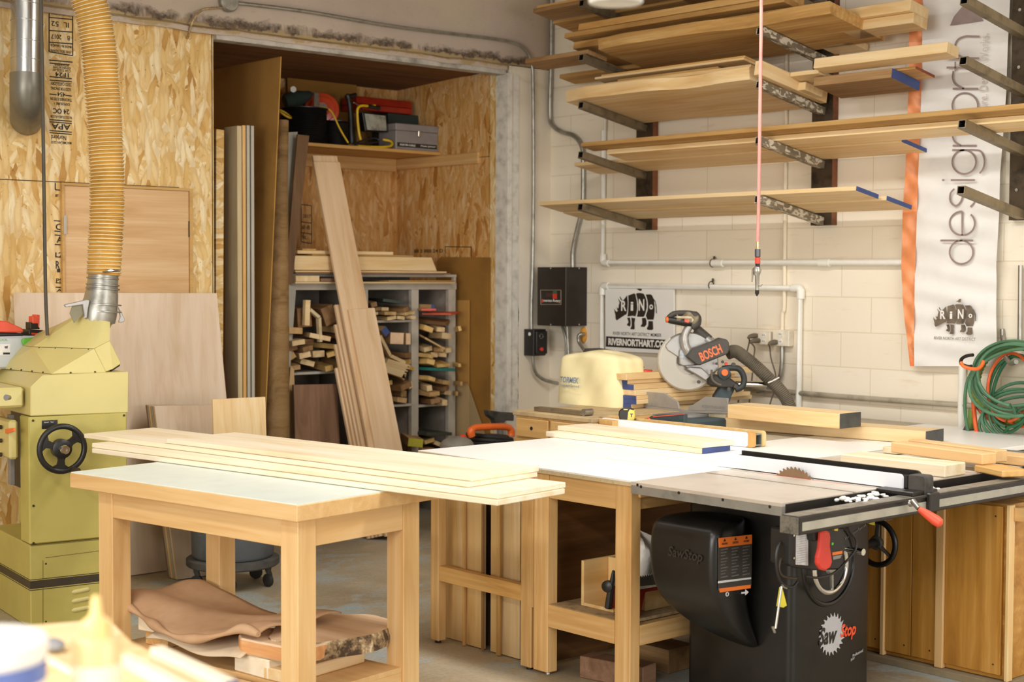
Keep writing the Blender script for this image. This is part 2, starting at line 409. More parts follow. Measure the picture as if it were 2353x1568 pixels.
# concrete header over the opening, spalled along its lower edge
t = NT('old_painted_concrete'); v = t.coords((1, 1, 1), rnd=False); sp = t.new('ShaderNodeSeparateXYZ'); tc = t.new('ShaderNodeTexCoord'); t.link(tc.outputs['Object'], sp.inputs[0])
ragged = t.noise(t.coords((1, 1, 1.6), rnd=False), 7, 8, .75); soft = t.noise(v, 1.3, 4)
zz = t.math('ADD', sp.outputs[2], t.math('MULTIPLY', t.math('ADD', ragged, -.5), .16))
band = t.math('MULTIPLY', t.maprange(zz, 3.075, 3.085, 0, 1), t.maprange(zz, 3.10, 3.13, 1, 0))
band2 = t.math('MULTIPLY', band, t.maprange(t.noise(t.coords((1, 1, .3), rnd=False), 3.2, 5, .7), .40, .50, 0, .9))
c = t.ramp(soft, [(.3, srgb('#b2a292')), (.5, srgb('#bfae9f')), (.7, srgb('#c6b79f'))])
c = t.mix(t.maprange(t.noise(v, 16, 6, .75), .60, .72, 0, .45), c, srgb('#8a7558'))
c = t.mix(t.math('MULTIPLY', t.maprange(zz, 3.03, 3.05, 0, 1), t.maprange(zz, 3.075, 3.085, .8, 0)), c, srgb('#a98f5a'))
c = t.mix(band2, c, t.ramp(t.noise(v, 24, 5, .8), [(.4, srgb('#2c2015')), (.6, srgb('#6a5236'))]))
c = t.mix(t.maprange(t.noise(v, 5.5, 5, .8), .70, .73, 0, .8), c, srgb('#4a3828'))
t.bump(t.math('ADD', t.math('MULTIPLY', band2, -1.5), ragged), .5, .012); CONC = t.set(c, .75)
mb = MB().box((.5, YW, 3.055), (XW, YW + .30, 4.6))
nseg = 60; x0, x1 = .5, 6.735                                             # crumbling lip
rr = random.Random(3)
rings = []
for i in range(nseg + 1):
    x = x0 + (x1 - x0) * i / nseg; j = rr.uniform(-.006, .006)
    rings.append([V((x, YW + .04, 3.06)), V((x, YW + .025, 3.022 + j)), V((x, YW - .018 + j, 3.018 + j)), V((x, YW - .022 + j, 3.045 + j)), V((x, YW + .001, 3.062 + j))])
mb.loft(rings)
struct('wall_lintel', mb, CONC, smooth=True, fix=True)
struct('trim_1', MB().box((4.525, YW - .004, 2.992), (6.735, YW + .09, 3.024)), plain('grey_header_steel', '#b9b3a8', .6, wear=.25))
# white painted strip of wall between opening and corner, chipped at the opening
t = NT('chipped_white_jamb'); v = t.coords((1, 1, 1), rnd=False); tc = t.new('ShaderNodeTexCoord'); sp = t.new('ShaderNodeSeparateXYZ'); t.link(tc.outputs['Object'], sp.inputs[0])
n1 = t.noise(t.coords((3, 1, 1), rnd=False), 9, 7, .8)
c = t.ramp(t.noise(v, 1.2, 3), [(.35, srgb('#e6dac6')), (.7, srgb('#ece3d2'))])
side = t.maprange(sp.outputs[0], 6.80, 6.86, 1, 0)
c = t.mix(t.math('MULTIPLY', side, t.maprange(n1, .50, .62, 0, .5)), c, srgb('#b5a78c'))
edge = t.math('ADD', sp.outputs[0], t.math('MULTIPLY', t.math('ADD', t.noise(v, 6, 6, .7), -.5), .05))
ln = t.math('MULTIPLY', t.maprange(edge, 6.842, 6.846, 0, 1), t.maprange(edge, 6.856, 6.86, 1, 0)); zb = t.maprange(sp.outputs[2], 1.4, 1.45, 1, 0)
c = t.mix(t.math('MULTIPLY', ln, zb), c, srgb('#2a2418'))
c = t.mix(t.maprange(t.noise(v, 22, 5, .8), .66, .72, 0, .6), c, srgb('#7a6c56'))
t.bump(n1, .3, .004); JAMB = t.set(c, .6)
struct('wall_jamb', MB().box((6.765, YW, 0), (XW, YW + .30, 3.06)), JAMB)
struct('trim_2', MB().box((XA, YW - .006, 0), (6.85, YW + .07, 3.0)).box((6.735, YW - .02, 0), (6.775, YW + .10, 3.0)), plain('scuffed_white_steel', '#dcd7cb', .6, wear=.14, scale=14))
# OSB walls
OSBY, OSBX = osb('strand_board_y', 'Y'), osb('shade_tinted_strand_board_x', 'X', .45)  # the alcove boards carry their shade in the colour
OSBB = osb('shade_tinted_strand_board_y', 'Y', .55)
INK = plain('black_ink', '#2a2218', .7)
wl = struct('wall_left', MB().box((.5, YW + .03, 0), (4.525, YW + .055, 3.07)), OSBY)
DARKLINE = plain('dark_joint', '#4a3418', .8)
z1 = on('Y', YW + .029, 0, 412).z
struct('panel_joint', MB().box((.5, YW + .027, z1 - .002), (4.3, YW + .031, z1 + .002)).box((on('Y', YW, 497, 300).x - .012, YW + .026, 0), (on('Y', YW, 497, 300).x - .009, YW + .031, 3.05)), DARKLINE, wl)
struct('wall_stud', MB().box((4.47, YW + .056, 0), (4.525, YW + .30, 3.05)), plain('dark_stud', '#6a4a22', .8))
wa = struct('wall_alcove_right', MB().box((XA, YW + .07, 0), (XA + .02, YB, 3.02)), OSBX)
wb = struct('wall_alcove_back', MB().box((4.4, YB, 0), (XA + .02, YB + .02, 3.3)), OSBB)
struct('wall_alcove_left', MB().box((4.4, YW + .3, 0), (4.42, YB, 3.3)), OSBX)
struct('trim_3', MB().box((XA - .004, YW + .071, 0), (XA - .0005, 7.79, 3.0)), osb('strand_board_x', 'X'))  # lit copy of the alcove board, without the shade tint
struct('panel_joint', MB().box((XA - .002, YW + .07, 2.455), (XA, YB, 2.459)).box((XA - .002, 7.79, 0), (XA, 7.794, 3.0)), DARKLINE, wa)
CEILW = wood('stained_roof_boards', '#7a5022', '#4a2c10', '#8e6230', 1.2, .8, .05, .4)
struct('ceiling_alcove', MB().add([(4.4, YW + .25, 3.03), (XA + .02, YW + .25, 3.03), (XA + .02, YB, 2.99), (4.4, YB, 2.99)], [(0, 1, 2, 3)]).add([(4.4, YW + .25, 3.06), (XA + .02, YW + .25, 3.06), (XA + .02, YB, 3.06), (4.4, YB, 3.06)], [(3, 2, 1, 0)]), CEILW)
struct('ceiling', MB().box((-4, -3, 4.6), (XW + .3, YB + .3, 4.7)), plain('dim_ceiling', '#8a7c68', .8))

# printed stamps on the strand board
def px_text(txt, ax, val, x0, y0, x1, y1, mat, parent, rot=0, bold=0.0, name='printed_text', th=.0008):
    P = (on(ax, val, x0, y0) + on(ax, val, x1, y1)) / 2
    hv = on(ax, val, x1, (y0 + y1) / 2) - on(ax, val, x0, (y0 + y1) / 2); w = hv.length; r = _n(hv); r.z = 0; r = _n(r)
    h_ = abs(on(ax, val, (x0 + x1) / 2, y0).z - on(ax, val, (x0 + x1) / 2, y1).z)
    if rot == 0: return letters(txt, P, r, Z, h_, mat, parent, w, bold, name, th)
    if rot == 180: return letters(txt, P, -r, -Z, h_, mat, parent, w, bold, name, th)
    if rot == 90: return letters(txt, P, Z, -r, w, mat, parent, h_, bold, name, th)
YO = YW + .0285
def lines(pxs, ax, val, parent, wpx=2, name='printed_frame'):
    mb = MB(); nrm = V((0, -1, 0)) if ax == 'Y' else V((-1, 0, 0))
    for (a, b, c2, d) in pxs:
        A, B = on(ax, val, a, b), on(ax, val, c2, d); u = _n(B - A); s = _n(u.cross(nrm)) * (wpx * .0028 / 2)
        mb.prism([A - s, B - s, B + s, A + s], nrm * .0007)
    return mb.build(name, INK, parent, smooth=False)
st1 = lines([(113, 21, 167, 27), (113, 21, 113, 119), (167, 27, 167, 128), (113, 119, 167, 128), (113, 40, 167, 45), (113, 70, 167, 74), (113, 97, 167, 101),
             (113, 138, 167, 143), (114, 145, 160, 149), (114, 176, 165, 181), (114, 184, 165, 188), (114, 216, 130, 218), (150, 219, 165, 221),
             (114, 275, 165, 279), (114, 280, 165, 284), (114, 300, 165, 304), (114, 305, 165, 309)], 'Y', YO, wl)
for s_, a, b, c2, d in (('132 KING 8200', 118, 28, 164, 36), ('IL  52', 118, 50, 158, 62), ('B    2017', 118, 80, 160, 91), ('MADE IN CANADA', 116, 103, 164, 109), ('THIS SIDE DOWN', 117, 115, 163, 121),
                        ('ADHESIVE', 125, 147, 158, 152), ('EXTERIOR TYPE', 122, 153, 162, 158), ('CSA O325-07', 121, 159, 162, 165), ('1F24', 127, 167, 158, 177), ('23/32 CATEGORY', 116, 189, 164, 197), ('SIZED FOR SPACING', 117, 201, 163, 208),
                        ('454', 132, 212, 150, 222), ('THICKNESS 0.703 IN', 116, 225, 165, 232), ('EXPOSURE 1', 125, 236, 160, 242), ('24 OC', 122, 250, 159, 262), ('RATED STURD-I-FLOOR', 116, 266, 165, 272),
                        ('APA', 118, 285, 162, 298), ('Norbord', 118, 311, 152, 322), ('MACMILLAN 22/32', 117, 325, 164, 331)):
    px_text(s_, 'Y', YO, a, b, c2, d, INK, wl, 180, .02 if 'APA' in s_ or '24' in s_ else .01)
st2 = lines([(127, 420, 127, 436), (127, 436, 144, 438), (124, 507, 143, 509), (125, 531, 143, 533), (126, 540, 143, 542), (126, 562, 143, 563), (127, 590, 143, 592), (128, 650, 143, 651), (128, 660, 143, 661)], 'Y', YO, wl)
for s_, a, b, c2, d in (("8'", 127, 446, 134, 453), ('C', 128, 514, 142, 529), ('A', 130, 544, 144, 558), ('12', 127, 580, 144, 592), ('R I', 128, 600, 144, 618), ('1', 131, 618, 138, 626), ('PS', 129, 640, 143, 649), ('A', 130, 664, 143, 671)):
    px_text(s_, 'Y', YO, a, b, c2, d, INK, wl, 0, .015)
YO2 = YB - .001
lines([(692, 470, 716, 473), (692, 470, 692, 556), (716, 473, 716, 560), (692, 510, 716, 513), (692, 535, 716, 538), (692, 556, 716, 560)], 'Y', YO2, wb)
px_text('2017', 'Y', YO2, 696, 493, 714, 501, INK, wb, 0, .01); px_text('60 dB', 'Y', YO2, 694, 518, 712, 527, INK, wb, 0, .01); px_text('IL', 'Y', YO2, 696, 542, 706, 550, INK, wb, 0, .01)
XO = XA - .001
lines([(1023, 567, 1083, 568), (1023, 567, 1023, 590), (1083, 568, 1083, 592)], 'X', XO, wa)
px_text('IIII 2 IIIIII 24 D', 'X', XO, 952, 573, 1018, 581, INK, wa, 0, .02)

# access door of pinkish plywood set in the strand board
dz0 = 1.30
d = struct('door_1', MB().box((3.604, YW + .014, dz0), (4.352, YW + .03, 2.118)), wood('pinkish_door_plywood', '#dcb584', '#c0925c', '#e6c69a', 1.3, .5, .03, .5))
fr = plain('door_rebate', '#b88c4c', .7)
struct('door_frame', MB().box((3.588, YW + .005, dz0), (3.602, YW + .032, 2.135)).box((4.354, YW + .005, dz0), (4.374, YW + .032, 2.133)).box((3.602, YW + .006, 2.12), (4.354, YW + .032, 2.135)), wood('door_edging', '#cfa664', '#a87c3c', None, 1, .6, .03, .2), d)
struct('hinge', MB().box((3.596, YW + .003, 1.86), (3.612, YW + .012, 1.96)), STEEL, d)
struct('latch', MB().box((4.350, YW + .006, 1.86), (4.356, YW + .014, 1.95)), DARKSTEEL, d)
# ------------------------------------------------------------------ lumber rack on the block wall
SL = .184
BASES = [1.969, 2.289, 2.593, 2.884, 3.214]
def armtop(t, x): return BASES[t] + .029 + (7.10 - x) * SL
def rack(Ys, label, tiers, mat, amat, name='rack_upright', z0=1.945):
    root = thing('rack_upright', label, 'lumber rack', (XW - .025, Ys, z0), 'steel uprights of the lumber rack')
    mb = MB().box((XW - .05, Ys - .073, z0), (XW - .001, Ys + .073, 3.6)).m(1).box((XW - .051, Ys - .075, z0), (XW - .002, Ys - .0735, 3.6))
    mb.build('upright', [mat, plain('rusty_edge', '#7a4a2c', .7, wear=.3)], root, smooth=False)
    return root
def rack_arm(root, Ys, t, xe=6.53):
    z = BASES[t]; a, b = V((7.098, Ys, z)), V((xe, Ys, z + (7.10 - xe) * SL)); d = _n(b - a); s = .0215; w = Y * s; u = _n(d.cross(Y)) * s
    if u.z < 0: u = -u
    mb = MB(); k = .78
    o = [a - w - u, a + w - u, a + w + u, a - w + u]; p = [q + (b - a) for q in o]
    i2 = [b + (q - b) * 1 for q in p]; inn = [b - w * k - u * k, b + w * k - u * k, b + w * k + u * k, b - w * k + u * k]; dp = [q - d * .12 for q in inn]
    mb.add(o + p, [(0, 1, 5, 4), (1, 2, 6, 5), (2, 3, 7, 6), (3, 0, 4, 7), (0, 3, 2, 1)])
    n = len(mb.v); mb.add(p + inn, [(0, 1, 5, 4), (1, 2, 6, 5), (2, 3, 7, 6), (3, 0, 4, 7)])
    mb.m(1).add(inn + dp, [(0, 1, 5, 4), (1, 2, 6, 5), (2, 3, 7, 6), (3, 0, 4, 7), (4, 5, 6, 7)])
    return mb.build('support_arm', [root_arm_mat[root.name], BLACK], root, F=frame_of(d, Y), smooth=False, fix=True)
t = NT('paint_spattered_steel'); v = t.coords((14, 26, 26)); n = t.noise(v, 1.5, 3, .5, .8)
SPATTER = t.set(t.mix(t.maprange(n, .50, .58, 0, 1), srgb('#7a6f5c'), srgb('#cfc7b4')), .55)
root_arm_mat = {}
for Ys, lab, am in ((6.70, 'dark steel rack upright nearest the room corner, plain arms', ARMSTEEL), (5.31, 'dark steel rack upright behind the hanging air hose, white spattered arms', SPATTER), (4.055, 'dark steel rack upright at the right edge past the banner, empty arms', ARMSTEEL)):
    r_ = rack(Ys, lab, 5, DARKSTEEL, am); root_arm_mat[r_.name] = am
    for t_ in range(5): rack_arm(r_, Ys, t_)
    for t_ in range(4):
        for s_ in (-1, 1): MB().cyl((XW - .051, Ys + s_ * .03, BASES[t_] + .13), (XW - .056, Ys + s_ * .03, BASES[t_] + .13), .009, 6).build('bolt', STEEL, r_)

def seat(t, px, py, dz=0.0):
    lo, hi = 6.2, 7.08
    f = lambda x: on('X', x, px, py).z - armtop(t, x) - dz
    if f(hi) < 0: x = hi
    elif f(lo) > 0: x = lo
    else:
        for _ in range(30):
            m_ = (lo + hi) / 2
            if f(m_) < 0: lo = m_
            else: hi = m_
        x = lo
    P = on('X', x, px, py); return V((P.x, P.y, armtop(t, P.x) + dz))
NW = _n(V((1, 0, -SL))); NU = _n(V((SL, 0, 1)))
def endcap(o, mat, A, wv, tv, dirn, th=.003, parent=None):
    return panel('painted_end', mat, [A, A + wv, A + wv + tv, A + tv], _n(V(dirn)) * th, parent or o)
def rb(label, t, p1, p2, wid, th, mat, dz=0.0, xf=None, cap=None, wavy=0.0, group=None, name='lumber_board', cat='board', dz2=None):
    if xf is not None:
        A = on('X', xf, *p1); B = on('X', xf, *p2); A.z = armtop(t, xf) + dz; B.z = armtop(t, xf) + dz
    else: A, B = seat(t, *p1, dz), seat(t, *p2, dz if dz2 is None else dz2)
    B.x = min(B.x, 7.12 - wid); A.x = min(A.x, 7.12 - wid)
    A.z = armtop(t, A.x) + dz; B.z = armtop(t, B.x) + (dz if dz2 is None else dz2)
    wv, tv = NW * wid, NU * th
    if wavy:
        n = 34; rr = random.Random(len(label)); ph = rr.uniform(0, 6); f = []; b = []
        for i in range(n + 1):
            s = i / n; c = A.lerp(B, s)
            f.append(c + NW * (wavy * (math.sin(s * 7 + ph) * .6 + math.sin(s * 17 + ph) * .25) + rr.uniform(-.002, .002)))
            b.append(c + NW * (wid + wavy * .8 * (math.sin(s * 5 + ph + 1) * .6 + math.sin(s * 13) * .25)))
        mb = MB(); pts = f + b[::-1]; nn = len(pts)
        lowf = [p + NW * .022 for p in f]
        # sloped natural edge: lower outline set back a little
        lo_ = [p + NW * .018 for p in f] + b[::-1]; hi_ = [p + tv for p in pts]
        if (lo_[1] - lo_[0]).cross(lo_[-1] - lo_[0]).dot(tv) < 0: lo_.reverse(); hi_.reverse()
        mb.add(lo_ + hi_, [tuple(reversed(range(nn))), tuple(range(nn, 2 * nn))] + [(i, (i + 1) % nn, nn + (i + 1) % nn, nn + i) for i in range(nn)])
        o = mb.build(name, mat, F=frame_of(B - A, NW), smooth=True, sharp=30)
    else:
        o = board(name, mat, A, B, wv, tv, bevel=.002)
    tag(o, label, cat, group)
    if cap: endcap(o, cap, B, wv, tv, B - A)
    return o
# tier 1
rb('long pale board with navy painted end, front one on the lowest rack arms', 0, (1237, 479), (1966, 469), .20, .024, PALE, cap=BLUEPAINT, xf=6.56)
rb('long pale board with navy painted end, rear one on the lowest rack arms', 0, (1293, 491), (2036, 478), .235, .024, PALE, cap=BLUEPAINT, xf=6.79)
# tier 2
rb('long pale board running off the right edge, second arms up, under the orange-brown strip', 1, (1394, 379), (2440, 301), .17, .030, PALE, xf=6.66)
rb('shorter board with navy painted end, against the wall on the second arms up', 1, (1319, 387), (2071, 358), .24, .022, PALE, xf=6.86, cap=BLUEPAINT)
rb('thin orange-brown board running off the right edge, on top of the second arms up', 1, (1334, 356), (2440, 288), .12, .026, OAKY, dz=.032, xf=6.57)
# tier 3
rb('thick wide live-edge pale slab on the third arms up, with a wavy front edge', 2, (1293, 222), (1718, 181), .60, .066, PALE, wavy=.035, xf=6.50)
rb('flat board stacked directly on the wide live-edge slab', 2, (1333, 198), (1724, 160), .42, .020, PALE, dz=.068, xf=6.53)
rb('thin board with light edge on top of the boards above the wide slab', 2, (1366, 175), (1708, 137), .33, .014, PALE, dz=.128, xf=6.56)
rb('thin orange topped board, uppermost of the pile on the wide slab', 2, (1381, 162), (1711, 125), .30, .012, PINE, dz=.143, xf=6.57)
rb('narrow rounded stick in the pile above the wide slab, lower of the pair', 2, (1418, 182), (1648, 157), .09, .022, OAKY, dz=.089, xf=6.56)
rb('narrow rounded stick in the pile above the wide slab, upper of the pair', 2, (1438, 170), (1655, 146), .12, .018, OAKY, dz=.109, xf=6.70)
rb('short stick with dark end under the thin boards at the left of the wide slab', 2, (1350, 166), (1480, 156), .1, .02, BROWN, dz=.09, xf=6.66)
rb('narrow board with blue painted end beside the right end of the wide slab', 2, (1560, 178), (1750, 163), .10, .028, PALE, dz=.082, xf=6.78, cap=BLUEPAINT)
A = on('X', 6.47, 1717, 182); A.z = armtop(2, 6.47) + .004
o = bar('squared_timber', PALE, A + V((0, -.045, 0)), NW * .60, Y * -.045, NU * .078); tag(o, 'squared pale timber lying across the end of the wide slab, pointing at the wall', 'timber')
rb('short block of pale wood with its sawn end facing out, beside the crosswise timber', 2, (1790, 186), (1850, 182), .16, .045, PALE, dz=.006, xf=6.80)
rb('dark ended short block next to the crosswise timber on the third arms', 2, (1795, 178), (1812, 176), .12, .035, BROWN, dz=.053, xf=6.80)
rb('small pale board lying on the short blocks of the third arms', 2, (1815, 170), (1880, 163), .14, .024, PALE, dz=.06, xf=6.72)
rb('thick grey-brown plank with blue painted end on the third arms, ends before the banner', 2, (1868, 219), (2047, 202), .26, .05, BROWN, xf=6.74, cap=BLUEPAINT)
rb('thin board with red-brown edge on the third arms, between grey-brown plank and pale board', 2, (1900, 189), (2103, 172), .18, .014, PINE, dz=.052, xf=6.80, cap=plain('red_brown_edge', '#9a4a30', .6))
rb('long pale board reaching across the banner on the third arms', 2, (1868, 192), (2174, 163), .11, .055, PALE, dz=.068, xf=6.66)
rb('thin strip lying behind the long pale board that crosses the banner', 2, (1900, 166), (2050, 152), .06, .02, PINE, dz=.126, xf=6.80)
# tier 4
rb('thick live-edge slab in the shade on the fourth arms, with a long wavy edge', 3, (1368, 124), (1903, 56), .50, .062, OAKY, wavy=.03, xf=6.50)
rb('thick plank stacked behind the upper live-edge slab', 3, (1316, 116), (1862, 44), .40, .045, OAKY, dz=.066, xf=6.62)
rb('narrow plank whose left end sticks out above the upper live-edge slab', 3, (1296, 88), (1800, 22), .30, .03, OAKY, dz=.135, xf=6.60)
rb('pale thick beam near the top of the rack with a square left end', 3, (1328, 72), (1795, 8), .20, .042, PINE, dz=.168, xf=6.60)
rb('square pale beam before the banner, lower of two at the upper right of the rack', 3, (1938, 100), (2097, 78), .13, .055, PALE, dz=.0, xf=6.80)
rb('square pale beam before the banner, upper of two at the upper right of the rack', 3, (1920, 70), (2090, 42), .17, .060, PALE, dz=.058, xf=6.78)
rb('short pale board under the right end of the upper live-edge slab', 3, (1880, 125), (1955, 115), .16, .035, PALE, dz=-.0, xf=6.96)
rb('dark brown plank sticking far out to the left over the corner', 3, (1206, 147), (1350, 130), .17, .028, BROWN, xf=6.56)
rb('tan plank tucked behind the dark brown one near the corner', 3, (1285, 152), (1480, 130), .15, .026, OAKY, xf=6.90)
# tier 5
rb('thin plank at the very top of the rack with its left end over the corner', 4, (1233, 42), (1700, -25), .20, .018, PINE, xf=6.62, dz=.03)
rb('dark plank near the very top of the rack with its left end over the corner', 4, (1224, 57), (1640, -10), .18, .026, BROWN, xf=6.60)
rb('wide pale plank at the top of the rack beside the dark one', 4, (1270, 68), (1720, 0), .26, .02, OAKY, xf=6.82)
rb('square ended beam hanging over the top edge above the rack', 4, (1490, 20), (1900, -45), .16, .05, PINE, xf=6.58, dz=.05)
rb('brown plank on the topmost arms toward the middle of the rack', 4, (1560, 20), (2050, -40), .2, .03, OAKY, xf=6.78, dz=0)

# ------------------------------------------------------------------ pipes, boxes, sign, banner on the walls
def pipe(name, label, cat, pts, r, mat, smooth_k=6, group=None, n=10, couplers=()):
    P = spline(pts, smooth_k) if smooth_k > 1 else [V(p) for p in pts]
    o = MB().tube(P, r, n).build(name, mat); tag(o, label, cat, group); return o
def W(px, py, off=.03): return on('X', XW - off, px, py)
def L(px, py, off=.025): return on('Y', YW - off, px, py)
ROUTE_G = None
pipe('conduit', 'thin grey steel conduit along the concrete header, dropping beside the opening', 'conduit', [L(518, 4), L(700, 26), L(900, 60), L(1060, 80), L(1140, 90), L(1185, 100), L(1210, 118), L(1222, 150), L(1225, 200), L(1226, 420), L(1224, 600), L(1221, 700), L(1221, 765)], .0115, GALV)
jb = MB().lathe([(.055, 0), (.058, .01), (.058, .035), (.05, .045)], L(521, 6, 0), (0, -1, 0), 20).build('junction_box', GALV); tag(jb, 'round grey junction box cut by the top edge on the concrete header', 'electrical box')
pipe('flexible_conduit', 'short curly armoured cable hanging below the round junction box', 'cable', [L(508, 18, .02), L(486, 19, .05), L(462, 24, .05), L(445, 45, .05), L(436, 68, .03), L(431, 88, -.02)], .007, plain('tan_armour', '#b59c74', .5, .4, .3, 60))
pipe('conduit', 'thick grey conduit coming down the room corner and stepping over to the black power box', 'conduit', [W(1267, -30), W(1267, 60), W(1266, 160), W(1264, 250), W(1268, 285), W(1290, 303), W(1318, 312), W(1336, 335), W(1340, 370), W(1339, 470), W(1332, 505), W(1322, 545), W(1316, 580), W(1316, 616)], .0155, GALV)
pipe('conduit', 'thin painted conduit stub beside the nearest rack upright', 'conduit', [W(1391, 272), W(1389, 330), W(1387, 500)], .010, WHITE, 2)
def pvc(label, pts, r=.019):
    root = thing('plastic_pipe', label, 'pipe', pts[0]); MB().tube(pts, r, 12).build('pipe_run', WHITEPVC, root)
    for i in range(1, len(pts) - 1):
        p = pts[i]; a, b = _n(pts[i - 1] - p), _n(pts[i + 1] - p)
        MB().tube([p + a * .06, p + a * .012, p + b * .012, p + b * .06], r * 1.28, 12).build('elbow', WHITEPVC, root)
    return root
p_ = pvc('white plastic pipe with one elbow, running level under the rack to the banner', [W(1387, 300), W(1385, 605), W(2090, 603)])
for c_ in ((1650, 605), (1895, 604)): MB().cyl(W(c_[0] - 12, c_[1], .03), W(c_[0] + 12, c_[1], .03), .0235).build('coupling', WHITEPVC, p_)
pvc('white plastic pipe loop framing the black and white sign', [W(1383, 830), W(1384, 657), W(1840, 663), W(1834, 960)])
pvc('white plastic upright pipe under the banner corner beside the hose coil', [W(2212, 820), W(2207, 1040)], .02)
for k_, (a_, b_) in enumerate(((1637, 605), (1634, 656))):
    c_ = MB().torus(W(a_, b_, .03), (0, 1, 0), .024, .0035, 16, 6, 0, 360); c_.cyl(W(a_ + 4, b_ - 14, .01), W(a_ + 4, b_ - 10, .035), .007, 8)
    tag(c_.build('pipe_clip', DARKSTEEL), 'small dark pipe clip on the %s white level pipe' % ('upper' if k_ == 0 else 'lower'), 'pipe clip')
pipe('conduit', 'cream painted conduit coming down behind the air hose to the wall outlets', 'conduit', [W(1808, 60, .014), W(1806, 300, .014), W(1803, 560, .014), W(1802, 700, .014), W(1798, 720, .014), W(1797, 765, .014)], .0125, plain('cream_painted_pipe', '#ece0c8', .5, wear=.04))
pipe('conduit', 'grey conduit bending down to the left below the wall outlets', 'conduit', [W(1797, 795, .02), W(1796, 840), W(1790, 870), W(1770, 893), W(1740, 900)], .013, GALV)
pipe('conduit', 'long grey conduit running level near the bottom of the block wall', 'conduit', [W(1400, 850), W(1700, 888), W(1840, 904), W(2045, 920), W(2205, 931), W(2420, 947)], .0155, plain('greyed_conduit', '#b9b2a0', .45, .4, .2), 3)
pipe('conduit', 'bright vertical conduit at the right edge above the hose coil', 'conduit', [W(2345, 610), W(2343, 800)], .012, STEEL, 1)
# black power box
root = thing('power_box', 'large black metal electrical box with a small red digital display', 'electrical box', (7.05, 7.4, 1.3))
xf = 6.95; yl, yr = on('X', xf, 1234, 680).y, on('X', xf, 1300, 680).y; zt, zb = on('X', xf, 1266, 614).z, on('X', xf, 1266, 749).z
MB().box((xf, yr, zb), (XW, yl, zt)).build('housing', plain('black_enamel', '#241d16', .4, wear=.15), root, smooth=False, bevel=.004)
lines_ = MB(); P0 = on('X', xf, 1242, 667); P1 = on('X', xf, 1289, 700)
mb = MB()
for (a, b) in (((1242, 667), (1289, 667)), ((1289, 667), (1289, 700)), ((1289, 700), (1243, 700)), ((1243, 700), (1242, 667))):
    A, B = on('X', xf, *a), on('X', xf, *b); mb.tube([A, B], .0022, 4)
mb.build('display_frame', plain('tan_line', '#a08c70', .5), root)
flat('display', plain('dark_red_display', '#4a2420', .3), [on('X', xf, *q) for q in ((1255, 674), (1270, 674), (1270, 682), (1255, 682))], (-1, 0, 0), root, .002)
flat('switch', RED, [on('X', xf, *q) for q in ((1271, 675), (1280, 675), (1280, 687), (1271, 687))], (-1, 0, 0), root, .004)
flat('switch', plain('green_button', '#2f6a48', .4), [on('X', xf, *q) for q in ((1271, 669), (1280, 669), (1280, 674), (1271, 674))], (-1, 0, 0), root, .004)
px_text('American Rotary', 'X', xf, 1245, 688, 1288, 696, WHITE, root, 0, .02)
MB().lathe([(.0001, 0), (.010, .0005), (.010, .003)], on('X', xf, 1247, 692), (-1, 0, 0), 12).build('red_emblem', RED, root)
for q in ((1266, 617), (1266, 746)): MB().lathe([(.006, 0), (.005, .004)], on('X', xf, *q), (-1, 0, 0), 8).build('screw', CHROME, root)
for q in ((1330, 617), (1330, 746)): MB().lathe([(.006, 0), (.005, .004)], on('Y', yr, *q), (0, -1, 0), 8).build('screw', CHROME, root)
for k_, (a_, b_) in enumerate((((1292, 750), (1301, 815)), ((1303, 750), (1306, 815)))):
    pipe('flexible_conduit', ('ribbed' if k_ == 0 else 'smooth thin') + ' steel conduit dropping from under the black power box', 'conduit', [W(a_[0], a_[1], .06), W((a_[0] + b_[0]) / 2 + (4 if k_ == 0 else 0), 780, .06), W(b_[0], b_[1], .06), W(b_[0], 860, .06)], .010, GALV)
pipe('bent_pipe', 'short bent pipe with an orange foam collar behind the yellow cover', 'pipe', [W(1345, 768, .0), W(1338, 768, .05), W(1330, 772, .07), W(1330, 785, .07), W(1337, 797, .07), W(1345, 810, .07), W(1348, 830, .07)], .012, STEEL)
tag(MB().ell(W(1341, 770, .005), .02, .03, .055).build('foam_seal', plain('orange_foam', '#d99a3a', .9, wear=.3, bump=.5)), 'orange expanding foam around the bent pipe on the wall', 'foam')
# switch box on the jamb wall
root = thing('switch_box', 'small black push-button box with a red button beside the opening', 'electrical box', (7.0, 7.55, 1.2))
yf = YW - .10; xl, xr = on('Y', yf, 1226, 790).x, on('Y', yf, 1255, 790).x; zt, zb = on('Y', yf, 1240, 757).z, on('Y', yf, 1240, 818).z
MB().rbox((xl, yf, zb), (xr, YW, zt), .008, 2).build('housing', BLACK, root, bevel=.003)
MB().rbox((xl + .01, yf - .02, zb + .012), (xr - .006, yf, zt - .012), .01, 1).build('cover', BLACK, root, bevel=.003)
MB().lathe([(.013, 0), (.013, .012), (.009, .014)], on('Y', yf - .02, 1243, 803), (0, -1, 0), 16).build('button', RED, root)
MB().torus(on('Y', yf - .021, 1244, 773), (0, 1, 0), .016, .002, 20, 6).build('dial_ring', STEEL, root)
MB().lathe([(.012, 0), (.012, .002)], on('X', xl, 1217, 768), (-1, 0, 0), 16).build('knockout', WHITE, root)
pipe('flexible_conduit', 'ribbed steel conduit curving from the small black box to behind the yellow cover', 'conduit', [L(1224, 815, .05), L(1226, 840, .05), L(1233, 860, .05), L(1250, 873, .06), L(1275, 880, .08), L(1300, 884, .09)], .0125, GALV)
